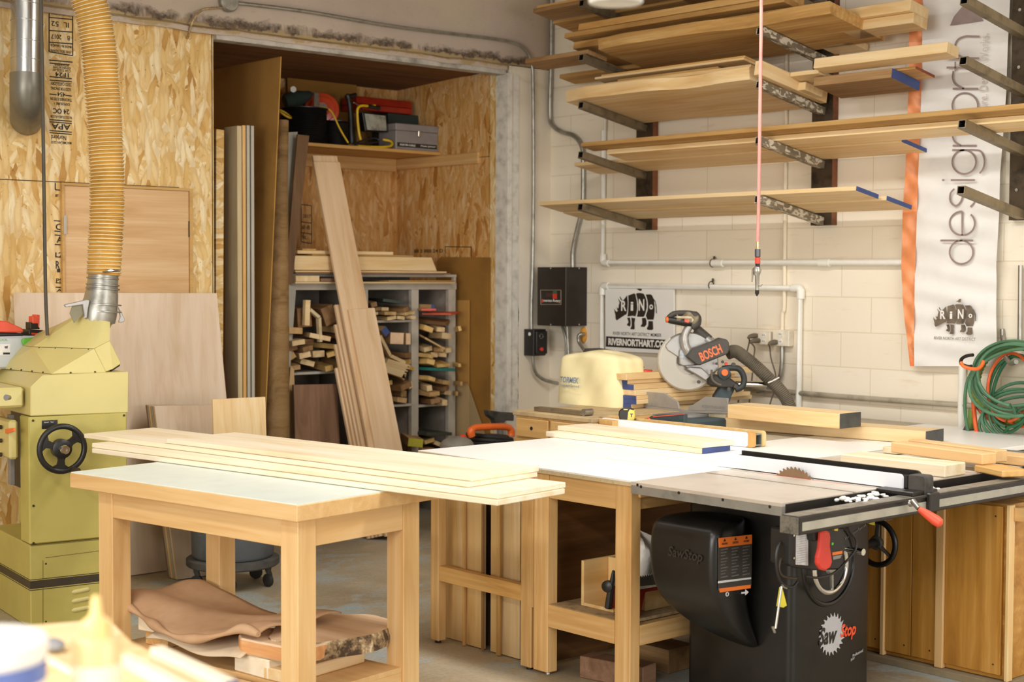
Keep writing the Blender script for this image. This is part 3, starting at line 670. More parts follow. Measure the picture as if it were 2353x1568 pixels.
# sign
SGX = XW - .035
sg = thing('wall_sign', 'black and white rhinoceros sign in the plastic pipe frame', 'sign', on('X', SGX, 1470, 805))
MB().prism([on('X', SGX, *q) for q in ((1391, 661), (1548, 661), (1548, 814), (1391, 806))], (.012, 0, 0)).build('sign_board', plain('white_sign', '#ecebe6', .35, wear=.01), sg, smooth=False)
flat('black_band', INK, [on('X', SGX, *q) for q in ((1393, 773), (1545, 782), (1545, 805.5), (1392, 797))], (-1, 0, 0), sg, .0012)
def img2(u, v): return (1380 + u / 8.711, 645 + v / 8.711)
RH = {'head': [(533, 298), (465, 385), (435, 395), (412, 350), (395, 318), (385, 330), (400, 372), (420, 400), (410, 425), (385, 405), (360, 365), (355, 372), (382, 440), (365, 500), (362, 545), (345, 560), (325, 525), (335, 590), (350, 600), (330, 625), (310, 620), (272, 565), (285, 640), (298, 690), (300, 760), (325, 800), (500, 680), (515, 685), (530, 640), (540, 560), (545, 450)],
      's2': [(555, 300), (675, 255), (700, 280), (725, 400), (735, 560), (718, 660), (702, 718), (640, 705), (560, 718), (540, 718), (552, 640), (560, 450)],
      's3': [(709, 265), (745, 248), (810, 250), (865, 265), (900, 330), (922, 420), (926, 540), (898, 660), (873, 715), (850, 728), (730, 726), (745, 640), (757, 480), (739, 370), (716, 290)],
      's4': [(905, 278), (1000, 276), (1030, 295), (1065, 370), (1080, 480), (1085, 600), (1075, 720), (1060, 785), (940, 785), (907, 700), (943, 600), (951, 480), (938, 380)],
      'la': [(530, 745), (590, 740), (605, 830), (600, 890), (590, 922), (530, 895), (530, 875), (560, 840), (550, 790)], 'lb': [(615, 740), (695, 755), (680, 850), (685, 960), (670, 980), (600, 975), (600, 960), (625, 900), (625, 820)],
      'lc': [(830, 750), (900, 745), (920, 800), (920, 880), (880, 930), (810, 925), (805, 910), (835, 860)], 'ld': [(960, 810), (1048, 815), (1055, 970), (1030, 992), (950, 990), (925, 960), (955, 900)],
      'tail': [(1068, 370), (1095, 410), (1120, 500), (1128, 660), (1110, 655), (1108, 560), (1095, 450), (1070, 395)], 'bird': [(720, 172), (765, 165), (795, 120), (832, 122), (822, 160), (825, 200), (790, 210), (760, 190)]}
def rhino(xv, f, inkm, bg, parent):
    mb = MB()
    for k_, pl in RH.items():
        P = [on('X', xv, *f(u, w)) for u, w in pl]
        mb.prism(P, (-.0010, 0, 0))
    mb.build('rhino_emblem', inkm, parent, smooth=False)
    for ch, a, b, c2, d in (('R', 415, 400, 522, 610), ('i', 605, 425, 660, 605), ('N', 768, 370, 880, 605), ('o', 980, 480, 1055, 580)):
        p, q = f(a, b), f(c2, d); px_text(ch, 'X', xv, p[0], p[1], q[0], q[1], bg, parent, 0, .025, th=.0020)
rhino(SGX, img2, INK, WHITE, sg)
px_text('RIVER NORTH ART DISTRICT MEMBER', 'X', SGX, 1409, 764.5, 1520, 772.5, INK, sg, 0, .005)
px_text('RIVERNORTHART.COM', 'X', SGX - .0012, 1398, 780.5, 1537, 797, WHITE, sg, 0, .045)
# banner
BX = XW - .06
rows = [(-60, 2091, 2121, 2324), (100, 2089, 2119, 2316), (215, 2087, 2117, 2312), (300, 2084, 2114, 2306), (400, 2080, 2110, 2298), (490, 2074, 2107, 2296), (610, 2071, 2103, 2289), (640, 2072, 2102, 2290), (720, 2076, 2101, 2289), (770, 2083, 2100, 2290), (842, 2091, 2101, 2291)]
def brow(y):
    for a, b in zip(rows, rows[1:]):
        if a[0] <= y <= b[0]:
            s = (y - a[0]) / (b[0] - a[0]); return [a[i] + (b[i] - a[i]) * s for i in (1, 2, 3)]
    return list(rows[-1][1:])
rr = random.Random(5)
def bpt(y, s, k):
    l, m, r = brow(y); x = l + (m - l) * s if k == 0 else m + (r - m) * s
    return on('X', BX + .010 * math.sin(y * .045 + s * 3) + .006 * math.sin(y * .11 - s * 5 + k), x, y)
bn = thing('banner', 'tall white cloth banner with an orange edge and sideways grey lettering', 'banner', on('X', BX, 2190, 845))
BANC = plain('white_banner_cloth', '#e9e7e3', .6, wear=.02); BANO = plain('orange_banner_edge', '#ee9a66', .45, wear=.06)
g = MB().grid(None, 10, 110, lambda u, w: bpt(-60 + 902 * w, u, 1)); g.build('cloth', BANC, bn)
g = MB().grid(None, 4, 110, lambda u, w: bpt(-60 + 902 * w, u, 0)); g.build('orange_edge', BANO, bn)
GREYINK = plain('grey_brown_print', '#94827e', .6); GREYD = plain('grey_dark_print', '#8a7b76', .6)
LX = BX - .019
def arc_(cx_, cy_, rx, ry, a0, a1, n=26): return [(cx_ + rx * math.cos(math.radians(a0 + (a1 - a0) * k_ / n)), cy_ + ry * math.sin(math.radians(a0 + (a1 - a0) * k_ / n))) for k_ in range(n + 1)]
def sm(p): return [(q.x, q.y) for q in spline([(a, b, 0) for a, b in p], 6)]
GLY = {'d': [arc_(.5, .36, .5, .36, 0, 360), [(1, 0), (1, 1)]], 'e': [[(0, .5), (1, .5)], arc_(.5, .5, .5, .5, 0, 318)], 's': [sm([(.93, .84), (.7, 1), (.3, 1), (.08, .78), (.3, .57), (.7, .45), (.95, .22), (.7, 0), (.3, 0), (.03, .18)])],
       'i': [[(.5, 0), (.5, .74)], [(.5, .93), (.5, 1)]], 'g': [arc_(.5, .63, .5, .37, 0, 360), sm([(1, 1), (1, .6), (1, .3), (.93, .1), (.6, 0), (.25, .03), (.02, .15)])], 'n': [[(0, 0), (0, 1)], sm([(0, .65), (.2, .92), (.5, 1), (.85, .88), (1, .6), (1, .3), (1, 0)])],
       'o': [arc_(.5, .5, .5, .5, 0, 360)], 'r': [[(0, 0), (0, 1)], sm([(0, .55), (.25, .88), (.6, 1), (1, .97)])], 't': [sm([(.4, 1), (.4, .6), (.4, .15), (.6, 0), (1, .02)]), [(0, .72), (1, .72)]], 'h': [[(0, 0), (0, 1)], sm([(0, .45), (.2, .66), (.5, .72), (.85, .63), (1, .42), (1, .2), (1, 0)])]}
for ch, a, b, c2, d in (('d', 2161, 553, 2236, 607), ('e', 2182, 486, 2240, 541), ('s', 2184, 431, 2240, 477), ('i', 2165, 410, 2240, 418), ('g', 2188, 345, 2262, 400), ('n', 2189, 284, 2244, 335), ('o', 2188, 214, 2247, 272), ('r', 2189, 163, 2247, 204), ('t', 2175, 142, 2247, 164), ('h', 2172, 84, 2250, 134)):
    mb = MB()
    for line in GLY[ch]:
        P = [on('X', LX, c2 - v_ * (c2 - a), d - u_ * (d - b)) for u_, v_ in line]; n_ = len(P); Lq, Rq = [], []
        for k_ in range(n_):
            dd_ = _n(P[min(k_ + 1, n_ - 1)] - P[max(k_ - 1, 0)]); s_ = _n(dd_.cross(X)) * .0052; Lq.append(P[k_] + s_); Rq.append(P[k_] - s_)
        for k_ in range(n_ - 1): mb.add([Lq[k_], Lq[k_ + 1], Rq[k_ + 1], Rq[k_]], [(0, 1, 2, 3)])
    mb.build('letter_' + ch if False else 'printed_letter', GREYINK, bn, smooth=False)
px_text('Where. Design. Works.', 'X', LX, 2251, 78, 2275, 282, plain('light_print', '#c9c2bc', .6), bn, 90, 0)
MB().prism([on('X', LX, *q) for q in ((2214, 12), (2224, -12), (2259, 48), (2222, 54), (2183, 59), (2192, 38))], (-.001, 0, 0)).build('grey_wedge', GREYINK, bn, smooth=False)
def fban(u, v): return (2144 + (u - 270) * 99 / 858, 699 + (v - 245) * 71 / 750)
rhino(LX, fban, plain('faded_print', '#6e6152', .6, wear=.3, scale=20), BANC, bn)
px_text('RIVER NORTH ART DISTRICT', 'X', LX, 2147, 775, 2242, 782, plain('faded_print', '#6e6152', .6), bn, 0, 0)
# wall outlets with plugs
def outlet(label, x0, y0, x1, y1):
    root = thing('wall_outlet', label, 'outlet', W((x0 + x1) / 2, (y0 + y1) / 2, 0))
    a, b = on('X', XW - .05, x0, y0), on('X', XW - .05, x1, y1)
    MB().box((XW - .05, b.y, b.z), (XW, a.y, a.z)).build('box', plain('cream_box', '#ece3cf', .45, wear=.1), root, bevel=.004, smooth=False)
    m_ = MB()
    for s_ in (.27, .73):
        c_ = V((XW - .051, (a.y + b.y) / 2, a.z + (b.z - a.z) * s_)); m_.lathe([(.016, 0), (.016, .003)], c_, (-1, 0, 0), 14)
        m_.m(1)
        for dy in (-.006, .006): m_.box((XW - .0556, c_.y + dy - .0012, c_.z - .003), (XW - .0541, c_.y + dy + .0012, c_.z + .006))
        m_.m(0)
    m_.build('socket', [WHITE, BLACK], root, smooth=False); return root
outlet('cream wall outlet with three plugs in it, left of the pair', 1741, 762, 1769, 794)
outlet('cream wall outlet box with a grey conduit below, right of the pair', 1775, 758, 1812, 797)
CORD = plain('dusty_grey_cord', '#6a6050', .7)
def plug(label, px, py, path, off=.075):
    root = thing('power_cable', label, 'cord', W(px, py, off)); c_ = W(px, py, off)
    MB().tube([c_ + V((.03, 0, 0)), c_, c_ + V((-.035, 0, -.004)), c_ + V((-.05, 0, -.012))], [.014, .016, .012, .006], 10).build('plug', CORD, root)
    MB().tube(spline([c_ + V((-.045, 0, -.012))] + [W(a, b, off) for a, b in path], 6), .0045, 8).build('cable', CORD, root)
plug('grey power cord from the upper left plug, curving down behind the mitre saw hose', 1731, 772, [(1722, 785), (1716, 812), (1712, 850), (1704, 885), (1696, 925)])
plug('grey power cord from the lower left plug, hanging straight down', 1736, 783, [(1734, 800), (1731, 830), (1728, 870), (1724, 905), (1718, 960)], .085)
plug('grey power cord from the right hand outlet to the hose behind the saw', 1778, 787, [(1769, 800), (1772, 825), (1782, 860), (1783, 890), (1772, 920), (1762, 960)])
# air hose with blow gun
HX = 5.35
root = thing('air_hose', 'thin pink air hose hanging from above with a blow gun at its end', 'air hose', on('X', HX, 1741, 680))
def H(px, py): return on('X', HX, px, py)
MB().tube(spline([H(1750, -120), H(1749, 60), H(1747, 200), H(1745, 350), H(1743, 480), H(1741, 556)], 5), .0080, 10).build('hose', plain('pink_rubber_hose', '#c98a80', .45, wear=.1), root)
def seg(name, pts, rs, mat, n=12): MB().tube([H(*q) for q in pts], rs, n).build(name, mat, root)
seg('brass_fitting', [(1741, 553), (1741, 568), (1741, 569), (1741, 573)], [.006, .006, .009, .008], plain('brass', '#d8c890', .3, .9))
seg('coupler', [(1741, 573), (1741, 590), (1741, 592)], [.013, .013, .009], plain('gunmetal', '#55565c', .3, .6))
seg('red_collar', [(1741, 592), (1741, 606)], [.0125, .0125], RED); seg('black_nipple', [(1741, 606), (1741, 614)], [.011, .009], BLACK)
seg('gun_body', [(1741, 613), (1740, 620), (1739, 630), (1740, 634), (1740, 665), (1740, 667)], [.013, .02, .016, .010, .0085, .008], STEEL)
seg('trigger', [(1736, 614), (1730, 620), (1729, 635), (1728, 648)], [.004, .005, .004, .0035], STEEL); seg('hook', [(1742, 655), (1748, 658), (1752, 654)], [.003, .003, .002], STEEL)
seg('gun_tip', [(1740, 667), (1739.5, 675), (1739, 681)], [.0095, .009, .002], BLACK)
# hose coils on a hook
HC = XW - .16
def K(px, py, off=0): return on('X', HC - off, px, py)
GH = plain('green_hose', '#4e7a5a', .45, wear=.12); GD = plain('dark_green_hose', '#2f6a45', .45); GR = plain('ribbed_green_hose', '#6f8f42', .5, wear=.2); OH = plain('orange_hose', '#e2622c', .4, wear=.08)
tag(MB().tube(spline([W(2303, 757, .01), W(2304, 780, .03), W(2306, 800, .10), W(2312, 822, .22), W(2322, 835, .30), W(2335, 832, .34)], 6), .012, 10).build('wall_hook', STEEL), 'grey steel hook holding the coiled hoses', 'hook')
def coil(name, label, loops, r, mat, n=44, ribs=0, seed=1):
    rr = random.Random(seed); mb = MB(); pts = []
    for (cx_, cy_, rx, ry, off, tilt) in loops:
        ph = rr.uniform(-.2, .2)
        for i in range(n):
            a = 2 * math.pi * i / n + 1.6; x = rx * math.cos(a); y = ry * math.sin(a)
            pts.append(K(cx_ + x * math.cos(tilt) - y * math.sin(tilt), cy_ + x * math.sin(tilt) + y * math.cos(tilt), off + .02 * math.sin(a + ph)))
    if ribs:
        P = spline(pts, 1) if len(pts) > 3 else pts; Q = []; R_ = []
        L_ = 0; dense = []
        for a, b in zip(P, P[1:]):
            k_ = max(1, int((b - a).length / .006))
            for j in range(k_): dense.append(a.lerp(b, j / k_))
        R_ = [r * (1.0 if (i % 3) else .84) for i in range(len(dense))]
        mb.tube(dense, R_, 10)
    else: mb.tube(pts, r, 8)
    return tag(mb.build(name, mat), label, 'hose')
coil('garden_hose', 'muted green hose in round loops hung from the wall hook', [(2332, 858, 96, 74, .10, .1), (2330, 866, 90, 76, .13, -.1), (2334, 870, 102, 84, .08, .05), (2330, 862, 84, 70, .15, .15), (2336, 874, 94, 80, .12, .0), (2338, 880, 112, 76, .16, -.2)], .0085, GH)
coil('ribbed_hose', 'thick ribbed green vacuum hose hanging behind the round coils', [(2336, 880, 98, 84, .02, .1), (2334, 884, 90, 92, -.04, .2)], .021, GR, 60, 1, 3)
coil('garden_hose', 'dark green hose in long oval loops inside the coils', [(2325, 900, 52, 82, .05, .15), (2328, 905, 46, 90, .03, .2)], .009, GD, seed=5)
coil('extension_cord', 'orange hose in hanging loops among the green ones', [(2320, 890, 50, 78, .07, .1), (2330, 885, 100, 96, -.02, -.15), (2334, 890, 92, 92, .0, .1)], .008, OH, seed=8)
coil('garden_hose', 'grey-green hose in low sagging loops under the coils', [(2345, 955, 85, 60, .04, .1), (2348, 962, 92, 62, .06, .0), (2350, 950, 78, 70, .02, .2), (2346, 970, 96, 58, .05, -.1)], .0085, GH, seed=9)
pipe('garden_hose', 'green hose end dropping down left of the coils', 'hose', [K(2236, 850, .1), K(2222, 880, .1), K(2217, 920, .1), K(2219, 960, .08), K(2226, 1000, .06), K(2234, 1024, .05), K(2240, 1060, .05)], .0085, GH)
pipe('extension_cord', 'thick orange hose end hanging down left of the coils', 'hose', [K(2236, 900, .0), K(2238, 945, .03), K(2243, 985, .05), K(2250, 1012, .05), K(2258, 1045, .05)], .012, OH)
nz = thing('hose_cuff', 'dark hose cuff at the lower end of the ribbed green hose', 'hose', K(2215, 1000))
Q_ = [K(2234, 940, .02), K(2231, 970, .02), K(2227, 985, .02)]; MB().tube(Q_, [.021, .018, .021], 12).build('ribbed_end', GR, nz)
MB().tube([K(2228, 984, .02), K(2222, 1000, .02), K(2217, 1016, .02)], [.026, .032, .036], 16).build('cuff', DUSTY, nz)
cl = thing('spring_clamp', 'black and orange spring clamp gripping the green hose', 'clamp', K(2225, 835, .2))
MB().tube(spline([K(2236, 816, .2), K(2222, 818, .2), K(2210, 825, .2), K(2209, 836, .2), K(2222, 842, .2), K(2232, 842, .2)], 5), [.011] * 26, 8, ry=.8).build('jaw', BLACK, cl)
MB().tube(spline([K(2208, 832, .22), K(2214, 842, .22), K(2228, 847, .22), K(2246, 848, .22), K(2256, 840, .22), K(2260, 829, .22)], 5), .009, 8).build('handle', ORANGE, cl)
# ------------------------------------------------------------------ sheets and boards standing in the opening
def at(py_, *q): return on('Y', py_, *q)
o = panel('narrow_plank', osb('strand_board_y', 'Y'), [at(7.74, 497, 297), at(7.74, 515, 299), at(7.74, 511, 1180), at(7.74, 495, 1180)], Y * .03, xd=Z)
tag(o, 'narrow rough strip of strand board just inside the opening edge', 'board')
def upright(label, px, py, pxl, yf, th, mat, group=None, name='plywood_board', ybot=None, dx=0.0):
    P = at(yf, px, py); yb = on('X', P.x, pxl, py + 4).y; yb = min(yb, 8.75) if pxl else 8.7
    o = bar(name, mat, (P.x + dx, yf, .005), Z * (P.z - .005), Y * (yb - yf), X * th, bevel=.001); return tag(o, label, 'board', group)
GREIGE = wood('grey_beige_board', '#d0bd96', '#b39e74', '#dccdab', .8, .6, .04, .3); GREYW = wood('grey_white_edge', '#b9b3a4', '#958d7c', '#c8c3b5', .8, .6, .03, .3)
upright('tall pale board standing first in the opening, broad side showing', 545, 289, 515, 7.72, .030, GREIGE)
upright('tall board standing second from the opening edge, yellowish front edge', 557, 288, 540, 7.73, .022, PINE)
upright('tall grey board standing third from the opening edge', 567, 288, 550, 7.735, .020, GREYW)
upright('tall whitish board standing beside the big cardboard sheet', 577, 289, 560, 7.74, .020, GREYW)
T1, B1 = at(7.76, 645, 130), at(7.76, 598, 1210); dd = Y * .98
o = panel('cardboard_sheet', CARD, [T1, B1, B1 + dd, T1 + dd], X * .007, xd=B1 - T1); tag(o, 'very tall cardboard sheet reaching nearly to the opening ceiling', 'cardboard')
o = MB().tube([at(7.98, 651, 277), at(7.96, 645, 420), at(7.90, 640, 600), at(7.88, 636, 800), at(7.86, 634, 1215)], [.033, .045, .062, .075, .078], 20).build('rolled_sheet', wood('brown_kraft', '#8f6f42', '#5f4422', '#a3835a', .8, .8, .05, .2)); tag(o, 'tall brown rolled sheet standing beside the cardboard', 'rolled sheet')
GS = plain('grey_sheet', '#a9a598', .6, wear=.08, scale=5); DB = wood('dark_brown_board', '#6d4d2e', '#4a321a', '#80603e', .9, .6, .04, .3)
def poly(name, label, mat, pts, ext, xd=Z, cat='board'):
    o = panel(name, mat, pts, ext, xd=xd); return tag(o, label, cat)
poly('grey_sheet', 'slim light grey sheet leaning, upper one behind the rolled sheet', GS, [at(8.05, 661, 304), at(8.05, 684, 303), at(8.0, 662, 660), at(8.0, 650, 660)], Y * .012)
poly('dark_board', 'dark brown board leaning with its top in front of the black cord reel', DB, [at(7.98, 684, 309), at(7.98, 711, 312), at(7.94, 671, 655), at(7.94, 655, 654)], Y * .014)
poly('grey_sheet', 'light grey sheet leaning lower down, left of the scrap rack', GS, [at(8.03, 658, 657), at(8.03, 681, 656), at(8.01, 667, 850), at(8.00, 662, 1180), at(8.00, 650, 1180)], Y * .012)
poly('tan_sheet', 'narrow tan sheet between the grey sheet and the walnut panel', wood('tan_sheet', '#c9a878', '#a8855a', None, .8, .6, .04, .2), [at(7.99, 668, 840), at(7.99, 676, 850), at(7.975, 684, 1175), at(7.975, 655, 1175), at(7.985, 659, 960)], Y * .006)
poly('walnut_board', 'reddish brown walnut board leaning on the scrap rack', WALNUT, [at(7.92, 675, 885), at(7.92, 774, 883), at(7.86, 790, 1190), at(7.86, 684, 1190)], Y * .02)
# the two long planks that cross the opening, and the boards under them
TP, BP = at(8.13, 747, 374), on('Z', 0.0, 915, 1240)
dl = _n(TP - BP); wv = _n(X - dl * dl.x); nv = _n(wv.cross(dl)); nv = nv if nv.y < 0 else -nv
w_ = .205
def lean(label, s0, s1, dw, dn, th=.02, mat=MAPLE, wid=w_):
    A = BP + (TP - BP) * s0; B = BP + (TP - BP) * s1
    off = wv * (dw - wid / 2) + nv * dn
    o = board('leaning_plank', mat, A + off, B + off, wv * wid, nv * th); return tag(o, label, 'plank')
TANP = wood('leaning_maple', '#dfc09a', '#c49c6c', '#e9cfae', .6, .55, .03, .3)
lean('long pale plank crossing the opening at a slant, the one behind with the higher top', .012, 1.0, .0, .0, mat=TANP)
lean('shorter pale plank lying on the long slanting plank, reaching half as high', .012, .60, .035, .021, mat=TANP)
lean('plank under the slanting pair, showing only as a narrow top corner and left edge', .014, 1.02, .012, -.022, mat=TANP, wid=.19)
for k_, (dw, dn, s1) in enumerate(((-.018, -.045, .62), (-.030, -.068, .57), (-.042, -.092, .52), (-.055, -.115, .46))):
    lean(('first', 'second', 'third', 'fourth')[k_] + ' thin board of the pile tucked under the left edge of the slanting planks', .016, s1, dw, dn, mat=TANP, wid=.2)

# ------------------------------------------------------------------ shelf in the alcove and what stands on it
SZ = 2.515; SF = 8.32
abox('alcove_shelf', PINE, (5.25, SF, SZ - .022), (XA - .002, YB - .002, SZ)); tag(bpy.data.objects['alcove_shelf'], 'plywood shelf high in the alcove carrying reels and tool cases', 'shelf')
o = abox('shelf_cleat', FIR, (XA - .022, 7.90, SZ - .10), (XA - .001, YB - .002, SZ - .024)); tag(o, 'pine cleat on the right alcove wall under the shelf end', 'cleat')
o = abox('shelf_cleat', FIR, (5.25, YB - .024, SZ - .115), (XA - .024, YB - .001, SZ - .024)); tag(o, 'pine cleat along the back alcove wall under the shelf', 'cleat')
o = panel('cardboard_sheet', CARDDARK, [at(8.78, 660, 152), at(8.78, 819, 178), at(8.80, 822, 330), at(8.80, 664, 330)], Y * .005); o['_'] = 1; del o['_']; tag(o, 'brown cardboard panel standing at the back of the alcove shelf', 'cardboard')
root = thing('power_light', 'white-edged strand board scrap standing at the back right of the shelf', 'board', at(8.79, 860, 250)); bpy.data.objects.remove(root)
def shelf_px(Yv, px): return on('Y', Yv, px, 330).x
def reel(label, x0, x1, ytop, Yc, mat):
    xa, xb = shelf_px(Yc, x0), shelf_px(Yc, x1); r = (xb - xa) / 2 * .98; zt = at(Yc, (x0 + x1) / 2, ytop).z
    root = thing('cable_reel', label, 'cable reel', ((xa + xb) / 2, Yc, SZ)); c = V(((xa + xb) / 2, Yc, SZ))
    n = int((zt - SZ) / .012); prof = []
    for i in range(n): prof += [(r * .93, .006 + i * .012), (r, .012 + i * .012), (r * .93, .018 + i * .012 - .0002)]
    MB().lathe([(r * .5, 0)] + prof + [(r * .5, zt - SZ)], c, (0, 0, 1), 28).build('wound_cable', mat, root)
    MB().lathe([(r * .45, .0), (r * 1.04, 0), (r * 1.04, .006), (r * .45, .006)], c + Z * (zt - SZ), (0, 0, 1), 28).build('flange', BLACK, root); return root
reel('large black cable reel at the left end of the alcove shelf', 652, 744, 252, 8.50, BLACK)
reel('small black cable coil on the alcove shelf beside the large reel', 748, 796, 281, 8.48, BLACK)
c_ = at(8.66, 740, 252)
root = thing('orange_reel', 'round glossy orange reel behind the black cable reels', 'reel', c_ - Z * .15)
MB().lathe([(.01, .03), (.045, .032), (.05, .02), (.085, .018), (.09, .008), (.115, .004), (.12, -.01), (.115, -.02), (.01, -.02)], c_, (-.45, -.8, .1), 36).build('disc', plain('glossy_orange_red', '#d8502c', .18, wear=.08), root)
MB().lathe([(.0, 0), (.03, 0), (.03, .03), (.0, .03)], c_ + V((-.45, -.8, .1)).normalized() * .034, (-.45, -.8, .1), 20).build('hub', CHROME, root)
MB().bx(at(8.58, 722, 245), X * .04, Z * .095, Y * .008).build('clip', STEEL, root)
YC = plain('yellow_cord', '#d8b02c', .5)
tag(MB().tube(spline([at(8.45, 722, 248), at(8.42, 740, 247), at(8.40, 758, 253), at(8.38, 768, 268), at(8.36, 778, 290), at(8.35, 790, 312), at(8.35, 800, 328)], 6), .006, 8).build('yellow_cord', YC), 'yellow cord hanging in an arc from the black reels', 'cord')
tag(MB().torus(at(8.42, 655, 262), (.3, -.5, .8), .045, .007, 24, 6).build('yellow_cord', YC), 'small yellow cord loop at the far left end of the shelf', 'cord')
# work light
root = thing('work_light', 'yellow framed halogen work light on the alcove shelf', 'work light', at(8.42, 860, 335))
YEL = plain('yellow_tube', '#e0b818', .35)
MB().tube(spline([at(8.40, 862, 243), at(8.40, 848, 244), at(8.40, 832, 243), at(8.40, 823, 248), at(8.40, 821, 262), at(8.40, 824, 300), at(8.39, 829, 322)], 5), .009, 10).build('frame', YEL, root)
MB().tube(spline([at(8.36, 822, 336), at(8.35, 850, 338), at(8.35, 885, 338), at(8.36, 900, 334), at(8.38, 898, 325), at(8.42, 880, 321)], 5), .009, 10).build('foot', YEL, root)
MB().tube([at(8.40, 845, 244), at(8.40, 872, 249)], .014, 10).build('grip', BLACK, root)
a, b, c2, d_ = at(8.42, 833, 258), at(8.42, 888, 264), at(8.42, 892, 304), at(8.42, 840, 301)
MB().prism([a, b, c2, d_], Y * .06).build('lamp_body', BLACK, root, smooth=False, bevel=.004)
q = [p.lerp((a + b + c2 + d_) / 4, .14) for p in (a, b, c2, d_)]
flat('lens', plain('lamp_glass', '#a8a89c', .12, .3, wear=.3, scale=14), q, (0, -1, 0), root, .004)
MB().tube(spline([at(8.38, 810, 330), at(8.36, 840, 330), at(8.36, 870, 325), at(8.37, 860, 318), at(8.38, 830, 324), at(8.38, 815, 333)], 5), .006, 8).build('power_lead', BLACK, root)
root = thing('drill_case_clamp', 'black clamp-like tool standing beside the work light on the shelf', 'tool', at(8.5, 808, 332))
MB().tube(spline([at(8.5, 798, 218), at(8.5, 803, 240), at(8.5, 806, 270), at(8.5, 806, 300), at(8.5, 808, 330)], 4), [.02, .022, .02, .018, .018, .018, .018, .02, .02, .022, .024, .024, .026, .028, .03, .03, .03], 10).build('body', BLACK, root)
MB().tube([at(8.5, 797, 220), at(8.5, 806, 222), at(8.5, 818, 217)], [.015, .018, .012], 10).build('head', BLACK, root)
MB().tube(spline([at(8.48, 806, 236), at(8.46, 815, 236), at(8.46, 822, 243), at(8.46, 832, 250)], 4), .006, 8).build('lever', CHROME, root)
tag(MB().tube(spline([at(8.6, 655, 235), at(8.58, 680, 228), at(8.57, 700, 222), at(8.6, 716, 216)], 4), [.05, .055, .055, .055, .055, .05, .05, .045, .04, .035, .03, .02, .01], 12).build('dark_cloth_bundle', plain('dark_green_cloth', '#26332a', .9)), 'dark green bundled cloth behind the large black reel', 'cloth')
tag(MB().lathe([(.008, 0), (.02, 0), (.02, .02), (.008, .02)], at(8.56, 673, 206), (-.4, -.9, 0), 16).build('paper_roll', WHITE), 'small white roll end above the large black reel', 'roll')
# tool cases
def pbox(name, mat, Yf, x0, y0, x1, y1, dep, parent, bev=.004, zb=None):
    a, b = at(Yf, x0, y0), at(Yf, x1, y1); z0 = b.z if zb is None else zb; z1 = (a.z + at(Yf, x1, y0).z) / 2
    return MB().box((a.x, Yf, z0), (b.x, Yf + dep, z1)).build(name, mat, parent, smooth=False, bevel=bev), (a.x, b.x, z0, z1)
root = thing('tool_case', 'dark green tool case under the red one on the alcove shelf', 'tool case', (6.3, 8.6, SZ))
_, bb = pbox('case_body', plain('dark_green_plastic', '#22332e', .5), 8.58, 893, 263, 968, 300, .2, root, zb=SZ)
root = thing('red_tool_case', 'red metal tool case, topmost on the alcove shelf', 'tool case', (6.3, 8.6, bb[3]))
zt = at(8.56, 880, 226).z
xa_, xb_ = at(8.56, 822, 240).x, at(8.56, 948, 240).x; zm = bb[3] + (zt - bb[3]) * .45
RC_ = plain('red_enamel', '#9c2a18', .35, wear=.12)
MB().box((xa_, 8.56, bb[3] + .001), (min(xb_, XA - .03), 8.76, zm)).build('case_body', RC_, root, smooth=False, bevel=.005)
MB().prism([(xa_, 8.56, zm + .002), (xa_, 8.58, zt), (xa_, 8.74, zt), (xa_, 8.76, zm + .002)], X * (min(xb_, XA - .03) - xa_)).build('case_lid', RC_, root, smooth=False, bevel=.003)
root = thing('grey_tool_case', 'grey metal tool case with a chrome latch and printed band on the shelf front', 'tool case', (6.4, 8.4, SZ))
GC = plain('grey_enamel', '#8d8684', .4, wear=.06)
xa_, xb_ = at(8.35, 910, 320).x, min(at(8.35, 1013, 320).x, XA - .004); zt = at(8.35, 960, 287).z; zm = at(8.35, 960, 303).z
MB().box((xa_, 8.35, SZ), (xb_, 8.55, zm)).build('case_body', GC, root, smooth=False, bevel=.004)
MB().box((xa_ - .002, 8.347, zm + .001), (xb_, 8.552, zt)).build('case_lid', GC, root, smooth=False, bevel=.004)
lx = at(8.35, 962, 305); MB().box((lx.x - .012, 8.335, lx.z - .03), (lx.x + .012, 8.347, lx.z + .012)).build('latch', CHROME, root, smooth=False, bevel=.003)
flat('label_band', INK, [(xa_ + .01, 8.3495, SZ + .02), (xb_ - .012, 8.3495, SZ + .02), (xb_ - .012, 8.3495, SZ + .05), (xa_ + .01, 8.3495, SZ + .05)], (0, -1, 0), root)
letters('PORTER-CABLE', ((xa_ * .73 + xb_ * .27), 8.3485, SZ + .035), X, Z, .013, WHITE, root, (xb_ - xa_) * .36, .02)
letters('Plate Joiner', ((xa_ * .24 + xb_ * .76), 8.3485, SZ + .035), X, Z, .014, WHITE, root, (xb_ - xa_) * .36, .01)

